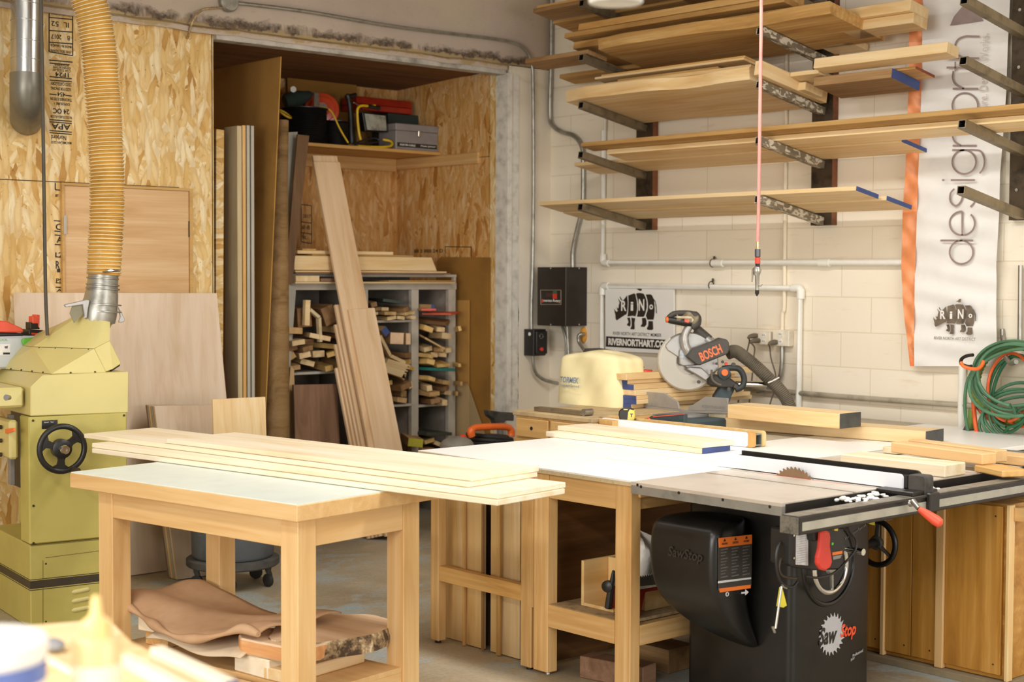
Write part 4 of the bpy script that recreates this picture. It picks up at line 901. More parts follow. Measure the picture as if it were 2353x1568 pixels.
# ------------------------------------------------------------------ grey scrap rack
RF = 8.06; GP = plain('grey_rack_paint', '#b9b1a2', .55, wear=.1); GPD = plain('grey_rack_panel', '#9a9186', .6, wear=.1)
rk = thing('scrap_rack', 'grey painted wooden shelving crammed with wood offcuts', 'rack', (6.0, RF, 0))
def rx(px): return on('Y', RF, px, 800).x
def rz(py, px=900): return on('Y', RF, px, py).z
XL, XR = 5.20, min(rx(1048), XA - .03)
Zt = rz(631, 1000)
for lab_, px0, px1 in (('left', None, None), ('l2', 833, 846), ('mid', 946, 962), ('right', 1031, 1047)):
    x0 = XL if px0 is None else rx(px0); x1 = XL + .04 if px1 is None else min(rx(px1), XR)
    abox('post', GP, (x0, RF, 0), (x1, RF + .035, rz(652)), rk)
    abox('divider', GPD, (x0 + .012, RF + .036, 0), (x0 + .028, 8.56, rz(652)), rk)
abox('top_rail', GP, (XL, RF - .004, rz(666)), (XR, RF + .03, rz(650)), rk)
abox('rack_top', GP, (XL, RF - .004, Zt - .018), (XR, 8.60, Zt), rk)
abox('top_post', GP, (XR - .02, RF, rz(650)), (XR - .002, RF + .03, Zt - .018), rk)
abox('lower_deck', GP, (XL, RF + .031, rz(662)), (XR, 8.58, rz(652)), rk)
abox('back_panel', GPD, (XL, 8.58, 0), (XR, 8.595, Zt), rk)
SH = {'A': (XL + .04, rx(833), rz(853, 760)), 'B': (rx(846), rx(946), rz(736)), 'C': (rx(846), rx(946), rz(931)), 'D': (rx(962), rx(1031), rz(929, 1000)), 'E': (rx(846), rx(946), .30), 'F': (rx(962), rx(1031), .30), 'G': (XL + .04, rx(833), .40)}
for k_, (x0, x1, z) in SH.items(): abox('rack_shelf', GP, (x0, RF + .004, z - .016), (x1, 8.575, z), rk)
# planks lying on the rack
P0 = lambda px, py, Yv=8.02: at(Yv, px, py)
zt_ = Zt + .002
o = MB().prism([(5.30, 8.0, zt_ + .022), (P0(1004, 620, 8.0).x, 8.0, zt_ + .022), (P0(992, 592, 8.0).x, 8.0, P0(992, 592, 8.0).z), (5.30, 8.0, P0(992, 592, 8.0).z)], Y * .3)
o = o.build('thick_plank', PALE, F=frame_of(X, Y), smooth=False, bevel=.002); tag(o, 'thick pale plank with a slanted end lying on the scrap rack', 'plank'); zp = P0(992, 592, 8.0).z
o = abox('thin_board', OAKY, (5.45, 8.02, zp + .001), (P0(950, 586).x, 8.20, zp + .012)); tag(o, 'thin brown board on top of the thick plank of the scrap rack', 'board')
o = abox('thin_board', PALE, (5.35, 8.04, zp + .013), (P0(908, 580).x, 8.18, zp + .034)); tag(o, 'short pale board, topmost on the scrap rack', 'board')
o = abox('thin_board', OAKY, (5.40, 8.06, zp + .035), (P0(735, 575).x, 8.2, zp + .046)); tag(o, 'thin dusty board at the top left of the scrap rack pile', 'board')
o = abox('thin_board', WALNUT, (5.30, 7.985, Zt + .001), (P0(1028, 628).x, 8.3, Zt + .010)); tag(o, 'thin dark brown board directly on the scrap rack top', 'board')
o = abox('thin_board', PALE, (5.30, 7.99, Zt + .011), (P0(1020, 626).x, 8.3, Zt + .020)); tag(o, 'thin pale board between the dark one and the thick plank', 'board')
zd = rz(652)
o = abox('thin_board', PALE, (5.30, 7.99, zd + .001), (P0(1045, 645).x - .02, 8.3, zd + .012)); tag(o, 'long thin pale board in the slot under the scrap rack top', 'board')
o = abox('thin_board', OAKY, (P0(885, 645).x, 7.98, zd + .013), (P0(1045, 645).x - .03, 8.3, zd + .022)); tag(o, 'thin tan board lying on the pale one in the top slot', 'board')
o = abox('thin_board', PALE, (5.30, 7.985, zd + .013), (P0(727, 640).x, 8.25, zd + .05)); tag(o, 'thick pale board end in the top slot at the left', 'board')
o = abox('thin_board', WALNUT, (P0(730, 640).x, 7.98, zd + .013), (P0(800, 640).x, 8.25, zd + .034)); tag(o, 'curved edge brown board in the top slot of the rack', 'board')
# offcuts
def scrap(cx_, cz, w, h, L_, yaw, pitch, roll, Yf, mat, label, group=None, cap=None, name='wood_offcut'):
    d = V((math.sin(yaw) * math.cos(pitch), math.cos(yaw) * math.cos(pitch), math.sin(pitch))); r = _n(d.cross(Z)); u = r.cross(d)
    r2 = r * math.cos(roll) + u * math.sin(roll); u2 = u * math.cos(roll) - r * math.sin(roll)
    A = V((cx_, Yf, cz)) - r2 * w / 2 - u2 * h / 2
    o = bar(name, mat, A, d * L_, r2 * w, u2 * h, bevel=.0012); tag(o, label, 'offcut', group)
    if cap: endcap(o, cap, A, r2 * w, u2 * h, -d, .0025)
    return o
rs = random.Random(21)
TON = ('pale', 'tan', 'brown', 'yellowish')
ORD = ('first', 'second', 'third', 'fourth', 'fifth', 'sixth', 'seventh', 'eighth', 'ninth', 'tenth', 'eleventh', 'twelfth', 'thirteenth', 'fourteenth', 'fifteenth', 'sixteenth', 'seventeenth', 'eighteenth', 'nineteenth', 'twentieth')
CELLN = {'A': 'upper left bay', 'B': 'small top middle bay', 'C': 'tall middle bay', 'D': 'tall right bay', 'E': 'low middle bay', 'F': 'low right bay', 'G': 'low left bay'}
BOXES = []
def obb(cx_, cz, w, h, L_, yaw, pitch, roll, Yf):
    d = V((math.sin(yaw) * math.cos(pitch), math.cos(yaw) * math.cos(pitch), math.sin(pitch))); r = _n(d.cross(Z)); u = r.cross(d)
    r2 = r * math.cos(roll) + u * math.sin(roll); u2 = u * math.cos(roll) - r * math.sin(roll)
    return (V((cx_, Yf, cz)) + d * L_ / 2, (d, r2, u2), (L_ / 2, w / 2, h / 2))
def hit(A, B):
    t_ = B[0] - A[0]; ax = list(A[1]) + list(B[1]) + [a.cross(b) for a in A[1] for b in B[1]]
    for n_ in ax:
        if n_.length < 1e-5: continue
        if abs(t_.dot(n_)) > sum(abs(a.dot(n_)) * e for a, e in zip(A[1], A[2])) + sum(abs(a.dot(n_)) * e for a, e in zip(B[1], B[2])) + 1e-4: return False
    return True
def fixed(lo, hi): BOXES.append(((V(lo) + V(hi)) / 2, (X, Y, Z), tuple((b - a) / 2 for a, b in zip(lo, hi))))
for k_, (x0, x1, z) in SH.items(): fixed((x0, RF, z - .016), (x1, 8.58, z))
for x_ in (XL + .012, rx(833), rx(946), rx(1031)): fixed((x_, RF, 0), (x_ + .03, 8.58, rz(652)))
fixed((XL, 8.575, 0), (XR, 8.6, 2))
for c_ in [ch for o_ in list(bpy.data.objects) if o_.name.startswith(('walnut_board', 'leaning_plank')) for ch in [o_]]:
    vs_ = [c_.matrix_basis @ q.co for q in c_.data.vertices]; F3 = c_.matrix_basis.to_3x3(); cen = sum(vs_, V((0, 0, 0))) / len(vs_)
    BOXES.append((cen, tuple(_n(F3.col[i]) for i in range(3)), tuple(max(abs((p - cen).dot(_n(F3.col[i]))) for p in vs_) for i in range(3))))
def fill(cell, ztop, rows_w, hmin, hmax, jut, skip=.12, x_over=0.0):
    x0, x1, z0 = SH[cell]; z = z0 + .002; layer = 0
    while z < ztop:
        h = rs.uniform(hmin, hmax); x = x0 + .004; k2 = 0
        while x < x1 + x_over - .02:
            w = rs.uniform(*rows_w)
            if x + w > x1 + x_over: w = x1 + x_over - x
            if w > .016 and rs.random() > skip:
                for att in range(40):
                    f_ = 1 - att / 40; yaw = rs.uniform(-.55, .55) * f_; pit = rs.uniform(-.08, .10) * f_; rol = rs.uniform(-.6, .6) * f_; L_ = rs.uniform(.20, .42); yf = RF - rs.uniform(*jut)
                    hh = h * rs.uniform(.62, .90); ww = w * rs.uniform(.75, .96); cz = z + h / 2 + rs.uniform(-.2, .3) * h * f_
                    B_ = obb(x + w / 2, cz, ww, hh, L_, yaw, pit, rol, yf)
                    if not any(hit(B_, q) for q in BOXES): break
                else:
                    x += w + .006; continue
                BOXES.append(B_); k_ = rs.choice((0, 0, 1, 1, 3, 2))
                scrap(x + w / 2, cz, ww, hh, L_, yaw, pit, rol, yf, SCRAPS[k_], '%s offcut, %s from the left, %s layer up, in the %s' % (TON[k_], ORD[min(k2, 19)], ORD[min(layer, 19)], CELLN[cell]), 'wood offcuts in the scrap rack'); k2 += 1
            x += w + rs.uniform(.002, .008)
        z += h * .86 + .002; layer += 1
SCR_END = None
def sp(px, py, w, h, L_, yaw, pitch, roll, Yf, mat, label, cap=None):
    c = at(Yf, px, py); BOXES.append(obb(c.x, c.z, w, h, L_, yaw, pitch, roll, Yf)); return scrap(c.x, c.z, w, h, L_, yaw, pitch, roll, Yf, mat, label, None, cap)
sp(985, 712, .10, .014, .34, .5, .0, .0, 7.90, SCRAPS[1], 'board with orange-red painted edge sticking out of the right bay', RED)
o_ = sp(1003, 722, .20, .012, .30, .9, .02, .0, 7.93, plain('orange_red_painted_board', '#d05a34', .6), 'orange-red painted board jutting far out of the right bay')
sp(994, 708, .025, .045, .3, .1, 0, 0, 7.93, SCRAPS[1], 'offcut with a blue end in the top of the right bay', BLUEPAINT)
TEAL = plain('teal_paint', '#2c7a70', .6)
sp(1030, 850, .16, .020, .25, -.2, 0, -.06, 7.93, TEAL, 'teal painted board jutting from the right bay')
sp(905, 693, .15, .02, .30, .3, 0, -.12, 7.97, plain('dark_green_paint', '#303a34', .6), 'dark green painted strip in the small top middle bay')
sp(886, 762, .045, .055, .3, .1, 0, .7, 7.98, SCRAPS[1], 'tilted block with a blue end in the tall middle bay', BLUEPAINT)
sp(912, 778, .10, .075, .30, .15, 0, -.05, 7.97, SCRAPS[1], 'large square block with a pinkish sawn end in the middle bay', plain('pinkish_end_grain', '#e0bd98', .7))
sp(938, 779, .035, .075, .30, .05, 0, 0, 7.975, SCRAPS[1], 'upright block beside the large one in the middle bay', plain('pinkish_end_grain', '#e0bd98', .7))
def lath(label, pts, th, dep, mat):
    mb = MB()
    for (a, b), (c2, d2) in zip(pts, pts[1:]):
        A, B = at(7.96, a, b), at(7.96, c2, d2); u = _n(B - A); s = _n(u.cross(Y)) * th / 2
        mb.prism([A - s, B - s, B + s, A + s], Y * dep)
    return tag(mb.build('lath', mat, smooth=False), label, 'lath')
lath('thin pale lath leaning down to the left across the middle bay', [(874, 772), (898, 818), (932, 834)], .022, .03, SCRAPS[0])
lath('upright pale lath in the upper left bay', [(708, 690), (706, 748)], .036, .03, SCRAPS[0])
lath('bent whitish lath in the upper left bay', [(714, 712), (735, 730), (738, 786)], .020, .03, GREIGE)
# finger-jointed board
A_, B_, C_, D_ = at(7.93, 893, 825), at(7.93, 944, 840), at(7.93, 928, 870), at(7.93, 876, 852)
pts = [A_, B_]
for i in range(5):
    p, q = B_.lerp(C_, i / 5), B_.lerp(C_, (i + 1) / 5); pts += [p.lerp(q, .5), p.lerp(q, .5) + (A_ - B_) * .1, q + (A_ - B_) * .1, q]
pts += [D_]
tag(panel('jointed_board', SCRAPS[0], pts, Y * .04, xd=B_ - A_), 'pale board with finger-joint notches along one edge in the middle bay', 'offcut')
sp(760, 815, .05, .03, .4, .6, 0, .3, 7.90, SCRAPS[3], 'long yellow pine strip slanting out of the upper left bay')
sp(736, 775, .14, .03, .34, .3, 0, -.2, 7.96, SCRAPS[0], 'wide pale offcut tilted in the upper left bay')
sp(757, 725, .09, .12, .3, .1, 0, .35, 8.0, SCRAPS[2], 'large reddish brown offcut standing on edge in the upper left bay')
sp(700, 730, .10, .12, .3, .1, 0, .05, 8.02, SCRAPS[2], 'large dark block behind the upright lath in the upper left bay')
sp(1000, 790, .16, .012, .3, .4, .1, -.5, 7.92, SCRAPS[1], 'thin tan panel sloping down to the right in the right bay')
sp(955, 1018, .10, .055, .34, .5, 0, -.12, 7.88, SCRAPS[1], 'offcut with a yellow-green end low in the rack', plain('yellow_green_paint', '#b9b030', .6))
sp(1010, 998, .22, .022, .3, .0, 0, -.06, 7.96, plain('black_green_board', '#3c3e34', .6), 'dark painted board lying in the low right bay')
fill('A', rz(742, 740), (.07, .15), .034, .062, (.0, .10), .15)
fill('B', rz(702), (.05, .11), .028, .045, (.0, .09), .1)
fill('C', rz(822), (.045, .12), .034, .062, (.0, .09), .12)
fill('D', rz(738), (.045, .12), .034, .060, (.03, .13), .06, .02)
fill('E', rz(1000), (.06, .13), .03, .05, (.0, .10), .2)
fill('F', rz(1012, 1000), (.06, .13), .03, .045, (.0, .06), .2)
# cardboard right of the rack
xc = XA - .012
o = panel('cardboard_sheet', CARDDARK, [on('X', xc, 1127, 592), on('X', xc, 1012, 591), on('X', xc, 1003, 600), V((xc, on('X', xc, 1003, 600).y, .01)), V((xc, on('X', xc, 1127, 592).y, .01))], X * .006, xd=Z); tag(o, 'large brown cardboard sheet on the right alcove wall', 'cardboard')
xc2 = XA - .03
o = panel('cardboard_sheet', CARD, [on('X', xc2, 1078, 690), on('X', xc2, 1048, 690), V((xc2, on('X', xc2, 1048, 690).y, .01)), V((xc2, on('X', xc2, 1078, 690).y, .01))], X * .006, xd=Z); tag(o, 'narrow folded cardboard strip beside the scrap rack', 'cardboard')
t = NT('hazy_clear_plastic'); t.set(srgb('#e2cfa2'), .25); t.b.inputs['Alpha'].default_value = .28; HAZE = t.m
xc3 = XA - .05
o = panel('plastic_sheet', HAZE, [on('X', xc3, 1045, 880), on('X', xc3, 1072, 882), on('X', xc3, 1077, 890), on('X', xc3, 1118, 1010), V((xc3, on('X', xc3, 1118, 1010).y, .01)), V((xc3, on('X', xc3, 1045, 880).y, .01))], X * .004, xd=Z); tag(o, 'clear plastic sheet with a slanted edge in front of the cardboard', 'plastic sheet')
# ------------------------------------------------------------------ helpers for things turned out of the room's axes
def plane_at(C, n):
    C, n = V(C), _n(V(n))
    def f(px, py, d=0.0):
        r = ray(px, py); t_ = (C + n * d - EYE).dot(n) / r.dot(n); return EYE + r * t_
    return f
def thick(name, mat, pts, n, dep, parent=None, bev=0.0, smooth=False):
    """outline pts pushed back from the viewer by dep along -n"""
    return MB().prism([V(p) for p in pts], _n(V(n)) * -dep).build(name, mat, parent, smooth=smooth, bevel=bev, fix=bev > 0)

# ------------------------------------------------------------------ workbench in front with the four edge-glued planks
HB = .87; A0 = V((2.643, 5.577, HB)); B0 = V((2.852, 4.293, HB)); uu = _n(B0 - A0); vv = V((-uu.y, uu.x, 0)); LB = (B0 - A0).length; WB = .72
def wbp(s, t_, z): p = A0 + uu * s + vv * t_; p.z = z; return p
wb_ = thing('workbench', 'maple workbench with a mint green top, planks stacked across it', 'workbench', wbp(LB / 2, WB / 2, 0))
BM = wood('honey_maple', '#dcb57c', '#c4955a', '#e8c896', .9, .45, .04, .3)
bar('top_slab', BM, wbp(0, 0, HB - .062), uu * LB, vv * WB, Z * .058, wb_, .003)
MB().bx(wbp(.004, .004, HB - .004), uu * (LB - .008), vv * (WB - .008), Z * .004).build('laminate', plain('mint_laminate', '#dbe4dc', .35, wear=.03), wb_, smooth=False)
lg = .088; ins = .05
for s_ in (.115, LB - ins - lg):
    for t2 in (ins, WB - ins - lg): bar('leg', BM, wbp(s_, t2, 0), uu * lg, vv * lg, Z * (HB - .062), wb_, .003)
ap = .105
bar('apron', BM, wbp(.115 + lg, ins + .004, HB - .062 - ap), uu * (LB - ins - .115 - 2 * lg), vv * .03, Z * ap, wb_); bar('apron', BM, wbp(.115 + lg, WB - ins - .034, HB - .062 - ap), uu * (LB - ins - .115 - 2 * lg), vv * .03, Z * ap, wb_)
bar('apron', BM, wbp(LB - ins - .034, ins + lg, HB - .062 - ap), uu * .03, vv * (WB - 2 * ins - 2 * lg), Z * ap, wb_); bar('apron', BM, wbp(.119, ins + lg, HB - .062 - ap), uu * .03, vv * (WB - 2 * ins - 2 * lg), Z * ap, wb_)
SHZ = .185
bar('lower_shelf', BM, wbp(.12, ins + lg, SHZ - .02), uu * (LB - ins - .13), vv * (WB - 2 * ins - 2 * lg), Z * .02, wb_)
bar('stretcher', BM, wbp(.115 + lg, ins + .01, SHZ - .09), uu * (LB - ins - .115 - 2 * lg), vv * .03, Z * .09, wb_)
bar('stretcher', BM, wbp(LB - ins - .04, ins + lg, SHZ - .09), uu * .03, vv * (WB - 2 * ins - 2 * lg), Z * .07, wb_)
CREAM = wood('cream_pine', '#f0e2c6', '#e0c79c', '#f7efdd', .5, .5, .02, .15)
def plk(label, z, fl, fr, wpx, wid=.375, th=.0195):
    a, b = on('Z', z, *fl), on('Z', z, *fr); d = _n(b - a); w = V((-d.y, d.x, 0))
    if w.x < 0: w = -w
    o = bar('glued_plank', CREAM, a - Z * th, b - a, w * wid, Z * th, bevel=.002); tag(o, label, 'plank', None); return o
plk('cream edge-glued plank at the bottom of the workbench stack', HB + .021, (211, 1031), (1143, 1150), 0)
plk('cream edge-glued plank, second from the bottom of the workbench stack', HB + .0415, (211, 1018.7), (1145, 1134.8), 0)
plk('cream edge-glued plank, second from the top, reaching furthest over the planer side', HB + .062, (193, 997), (1076, 1108), 0)
plk('shorter cream edge-glued plank on top of the workbench stack', HB + .0825, (383, 1008.5), (1084, 1094), 0, .365)
# under the workbench
f = lambda px, py, z: on('Z', z, px, py)
s1 = SHZ + .001
def wblock(name, label, mat, s_, t2, z, ls, lt, h, ang=0.0, cat='wood block'):
    P = wbp(s_, t2, z); d = Matrix.Rotation(ang, 3, 'Z') @ uu; e = Matrix.Rotation(ang, 3, 'Z') @ vv
    o = bar(name, mat, P, d * ls, e * lt, Z * h, bevel=.004); return tag(o, label, cat)
wblock('squared_block', 'pale squared block under the left part of the folded leather', CREAM, .20, .17, s1 + .055, .16, .40, .085, .15)
wblock('wood_block', 'brown block on the bench shelf carrying the pale squared block', FIR, .22, .19, s1, .13, .34, .052, .05)
wblock('wood_block', 'pale block at the front of the bench shelf below the orange-cut slab', CREAM, .80, .15, s1, .20, .36, .072, -.05)
wblock('wood_block', 'long pale plank low on the bench shelf at the right', PALE, .97, .14, s1, .13, .40, .045, .03)
wblock('wood_block', 'pale plank offcut pointing back behind the bark-edged slab', PALE, .72, .42, s1 + .1, .12, .16, .05, .5)
def cookie(name, label, c, rx_, ry_, z, h, mats, cut=None, bark=True, seed=2, ang=0.0):
    rr = random.Random(seed); n = 40; ring = []
    for i in range(n):
        a = 2 * math.pi * i / n; k_ = 1 + .05 * math.sin(3 * a + seed) + .03 * math.sin(7 * a)
        x, y = rx_ * k_ * math.cos(a), ry_ * k_ * math.sin(a)
        if cut is not None: y = max(y, -cut)
        d = Matrix.Rotation(ang, 3, 'Z') @ V((x, y, 0)); ring.append(V(c) + uu * d.y * -1 + vv * d.x)
    lo_ = [V((p.x, p.y, z)) for p in ring]; hi_ = [V((p.x, p.y, z + h)).lerp(V((c[0], c[1], z + h)), .03 if bark else .0) for p in ring]
    mb = MB(); n = len(ring)
    nn = (lo_[1] - lo_[0]).cross(lo_[2] - lo_[0]).z
    if nn < 0: lo_.reverse(); hi_.reverse()
    mb.add(lo_ + hi_, [tuple(reversed(range(n))), tuple(range(n, 2 * n))]); mb.m(1)
    mid = [a.lerp(b, .5) + (a - V((c[0], c[1], a.z))) * rr.uniform(.0, .05) for a, b in zip(lo_, hi_)] if bark else [a.lerp(b, .5) for a, b in zip(lo_, hi_)]
    mb.add(lo_ + mid + hi_, [(i, (i + 1) % n, n + (i + 1) % n, n + i) for i in range(n)] + [(n + i, n + (i + 1) % n, 2 * n + (i + 1) % n, 2 * n + i) for i in range(n)])
    return tag(mb.build(name, mats, F=frame_of(uu, vv), sharp=50), label, 'wood slab')
t = NT('mottled_bark'); v = t.coords((1, 1, 1)); t.bump(t.noise(v, 30, 5), .8, .01); BARK = t.set(t.ramp(t.noise(v, 14, 5, .7), [(.42, srgb('#4a3828')), (.52, srgb('#a08560')), (.62, srgb('#e0cba8'))]), .85)
SLAB = wood('pinkish_slab', '#e6c6a2', '#cfa87e', '#efd8bb', .8, .6, .02, .3); ORCUT = wood('orange_cut', '#d99a5e', '#b8703a', '#e8b884', 1.2, .6, .02, .6)
cookie('bark_edged_slab', 'large pinkish slab with mottled bark edge under the bench', wbp(1.00, .45, 0), .27, .20, s1 + .072, .065, [SLAB, BARK], seed=4)
cookie('cut_slab', 'rounded slab with an orange sawn front edge under the bench', wbp(.86, .27, 0), .27, .24, s1 + .073, .07, [SLAB, ORCUT], cut=.12, bark=False, seed=6, ang=-.1) if False else None
pts = [wbp(.80, .17, 0), wbp(.86, .13, 0), wbp(1.08, .145, 0), wbp(1.13, .145, 0), wbp(1.15, .155, 0), wbp(1.15, .40, 0), wbp(.95, .42, 0), wbp(.80, .30, 0)]
q = [V((p.x, p.y, s1 + .075)) for p in pts]
mb = MB().prism(q, Z * .058); o = mb.build('cut_slab', [SLAB, ORCUT], F=frame_of(uu, vv), bevel=.006, smooth=False)
for p in o.data.polygons:
    if abs(p.normal.z) < .5: p.material_index = 1
tag(o, 'thick slab with an orange sawn edge, on top under the front of the bench', 'wood slab')
# folded leather hide
t = NT('tan_suede'); v = t.coords((1, 1, 1)); t.bump(t.noise(v, 90, 4), .15, .002); SUEDE = t.set(t.ramp(t.noise(v, 5, 4), [(.3, srgb('#b08a66')), (.55, srgb('#c39d78')), (.75, srgb('#cfae8a'))]), .9)
SUEDEB = plain('hide_flesh_side', '#d6c0a2', .9, wear=.06)
def hide(u, w, lift):
    s_ = .10 + u * .86; t2 = .105 + w * .44 + .03 * math.sin(u * 8 + .6) * (1 - w) - .10 * u * (1 - w) * 0
    z = s1 + .148 + .020 * math.sin(u * 7 + 1) * (.4 + .6 * w) + .010 * math.sin(w * 9 - u * 6) - .012 * w + .035 * math.exp(-((u - .02) / .10) ** 2) * (1 - .3 * w)
    z += .028 * math.exp(-((u - .93) / .12) ** 2) * (1 - w * .5)
    e_ = math.exp(-w / .12); z -= e_ * (.018 + .030 * math.exp(-((u - .62) / .2) ** 2))
    return wbp(s_, t2, z + lift)
mb = MB(); n1, n2 = 44, 24
mb.grid(None, n1, n2, lambda u, w: hide(u, w, .0)); 
o = mb.build('leather_hide', [SUEDE]); sm = o.modifiers.new('thick', 'SOLIDIFY'); sm.thickness = .006; sm.offset = 1; tag(o, 'soft tan leather hide folded over blocks under the bench', 'leather')
mb = MB().tube(spline([hide(k_ / 9, 0, .004) for k_ in range(10)], 5), [.014 + .006 * math.sin(i * .5) for i in range(46)], 10); mb.build('rolled_edge', SUEDE, o)
mb = MB(); mb.grid(None, 30, 6, lambda u, w: wbp(.34 + u * .55, .10 + w * .2, s1 + .080 + .012 * math.sin(u * 8) + w * .02 - .02 * math.exp(-w / .2)))
o2 = mb.build('hide_underlayer', SUEDEB, o); sm = o2.modifiers.new('thick', 'SOLIDIFY'); sm.thickness = .005

# ------------------------------------------------------------------ white outfeed tables
X0 = 4.205
def leg_at(parent, y0, wx=.055, wy=.083, x0=X0 + .012, z1=.84): abox('leg', FIR, (x0, y0, 0.0), (x0 + wx, y0 + wy, z1), parent, .003)
t1 = thing('assembly_table', 'white topped table farther from the saw on slim fir legs', 'table', (4.8, 4.98, 0))
MDF = plain('particle_core', '#cdb992', .7, wear=.1, scale=60)
MB().box((X0, 4.602, .838), (5.56, 5.352, .856)).build('table_core', MDF, t1, smooth=False); MB().box((X0, 4.602, .8562), (5.56, 5.352, .860)).build('white_top', WHITELAM, t1, smooth=False)
for y0 in (5.22, 4.605): abox('leg', FIR, (X0 + .012, y0, 0.012), (X0 + .058, y0 + (.055 if y0 > 5 else .066), .838), t1, .003)
for y0 in (5.22, 4.605): abox('leg', FIR, (5.40, y0, 0.012), (5.446, y0 + .055, .838), t1, .003)
for y0 in (5.235, 4.625):
    for x0 in (X0 + .02, 5.41): MB().lathe([(.014, 0), (.014, .01)], (x0 + .014, y0 + .012, 0), (0, 0, 1), 12).build('foot', BLACK, t1)
abox('stretcher', PINE, (X0 + .016, 4.671, .285), (X0 + .054, 5.22, .352), t1); abox('apron', FIR, (X0 + .02, 4.671, .76), (X0 + .05, 5.22, .838), t1)
abox('apron', FIR, (X0 + .06, 5.235, .76), (5.40, 5.26, .838), t1); abox('apron', FIR, (5.41, 4.66, .76), (5.44, 5.22, .838), t1)
t2_ = thing('outfeed_table', 'white topped table against the saw, with a lower shelf and slots in its top', 'table', (4.9, 4.3, 0))
XR2 = 6.02
def slotted(z0, z1, mat, nm):
    mb = MB(); ys = (4.018, 4.598); cuts = [(4.634, 4.646), (4.914, 4.924)]
    xs = [X0 + .002, 4.634, 4.646, 4.914, 4.924, XR2]
    for i in (0, 2, 4): mb.box((xs[i], ys[0], z0), (xs[i + 1], ys[1], z1))
    return mb.build(nm, mat, t2_, smooth=False)
MB().box((X0 + .002, 4.018, .838), (XR2, 4.598, .8535)).build('table_core', MDF, t2_, smooth=False)
slotted(.8536, .860, WHITELAM, 'white_top')
abox('leg', FIR, (X0 + .012, 4.504, .012), (X0 + .068, 4.592, .838), t2_, .003); abox('leg', FIR, (X0 + .012, 4.035, .0), (X0 + .068, 4.120, .838), t2_, .003)
abox('leg', FIR, (5.30, 4.504, .0), (5.356, 4.592, .838), t2_, .003); abox('leg', FIR, (5.30, 4.035, .0), (5.356, 4.120, .838), t2_, .003)
MB().lathe([(.012, 0), (.010, .012)], (X0 + .04, 4.53, 0), (0, 0, 1), 12).build('foot', STEEL, t2_)
abox('apron', FIR, (X0 + .016, 4.121, .738), (X0 + .05, 4.503, .838), t2_); abox('apron', FIR, (X0 + .07, 4.045, .74), (5.30, 4.08, .838), t2_); abox('apron', FIR, (X0 + .07, 4.55, .74), (5.30, 4.58, .838), t2_)
abox('shelf_rail', FIR, (X0 + .012, 4.121, .205), (X0 + .05, 4.503, .298), t2_); abox('shelf_rail', FIR, (X0 + .069, 4.036, .205), (5.30, 4.075, .285), t2_)
abox('lower_shelf', plain('dusty_shelf_board', '#b39a72', .85, wear=.2, scale=20), (X0 + .02, 4.077, .286), (5.30, 4.503, .299), t2_)
abox('cleat', FIR, (X0 + .05, 4.022, .79), (X0 + .10, 4.034, .838), t2_)
abox('backing_board', wood('dark_brown_plywood', '#7a5228', '#4e3216', '#8e6436', .9, .7, .04, .3), (4.30, 4.6, .02), (5.29, 4.604, .80), t2_)  # dark brown plywood panel across the back of the table
# sheets standing under the far table
sheets = [(1024, 1069, 4.315, PLY, 'pale plywood sheet standing under the far white table, first from the far leg'), (1071, 1112, 4.300, PLY, 'plywood sheet with a diagonal scratch standing under the far white table'),
          (1127, 1150, 4.300, PLY, 'narrow plywood board just right of the dark gap under the far white table'), (1152, 1194, 4.302, PALE, 'board standing under the far white table beside its near leg')]
for a, b, xx, m_, lb in sheets:
    ya, yb = on('X', xx, a, 1400).y, on('X', xx, b, 1400).y
    zt = .74; o = bar('standing_sheet', m_, (xx, yb, .004), Z * (zt - .004), Y * (ya - yb), X * .012, bevel=.001); tag(o, lb, 'board')
for (px_, w_2, lb, m_) in ((1070, .012, 'thin edge strip between the first two sheets under the far white table', FIR), (1113, .010, 'dark split lath by the gap under the far white table', BROWN), (1150, .022, 'rough grooved lath standing between boards under the far white table', OAKY)):
    y_ = on('X', 4.29, px_, 1400).y; o = bar('standing_lath', m_, (4.275, y_ - w_2 / 2, .004), Z * .72, Y * w_2, X * .012, bevel=.001); tag(o, lb, 'lath')
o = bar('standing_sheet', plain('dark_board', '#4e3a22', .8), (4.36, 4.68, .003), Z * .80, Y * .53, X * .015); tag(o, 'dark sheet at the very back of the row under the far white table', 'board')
o = bar('standing_timber', FIR, (X0 + .012, 4.5935, .27), Z * .55, Y * .0105, X * .05, bevel=.001); tag(o, 'fir filler strip between the two white tables legs', 'timber')
# things on the shelf of the outfeed table
sz = .300
jg = thing('plywood_jig', 'three sided plywood jig box on the shelf below the white table', 'jig', (4.4, 4.35, sz))
x_ = X0 + .10
ya, yb = on('X', x_, 1335, 1380).y, on('X', x_, 1409, 1380).y; zj = on('X', x_, 1345, 1290).z
abox('side_panel', PLY, (x_, ya - .015, sz), (x_ + .22, ya, zj), jg); abox('bottom_panel', PLY, (x_, yb, sz), (x_ + .22, ya - .016, sz + .014), jg); abox('back_panel', PLY, (x_ + .14, yb, sz + .015), (x_ + .155, ya - .016, zj), jg)
cb_ = thing('black_clamp', 'black plastic clamp with a round knob beside the plywood jig', 'clamp', (x_, yb, sz))
pA = lambda a, b, d=0: on('X', x_ - .02 - d, a, b)
MB().tube([pA(1398, 1398), pA(1402, 1365), pA(1408, 1330), pA(1410, 1312)], [.016, .014, .010, .006], 8).build('arm', BLACK, cb_); MB().lathe([(.012, 0), (.024, .006), (.024, .018), (.012, .024)], pA(1399, 1347, .0), (-1, -.3, 0), 14).build('knob', BLACK, cb_)
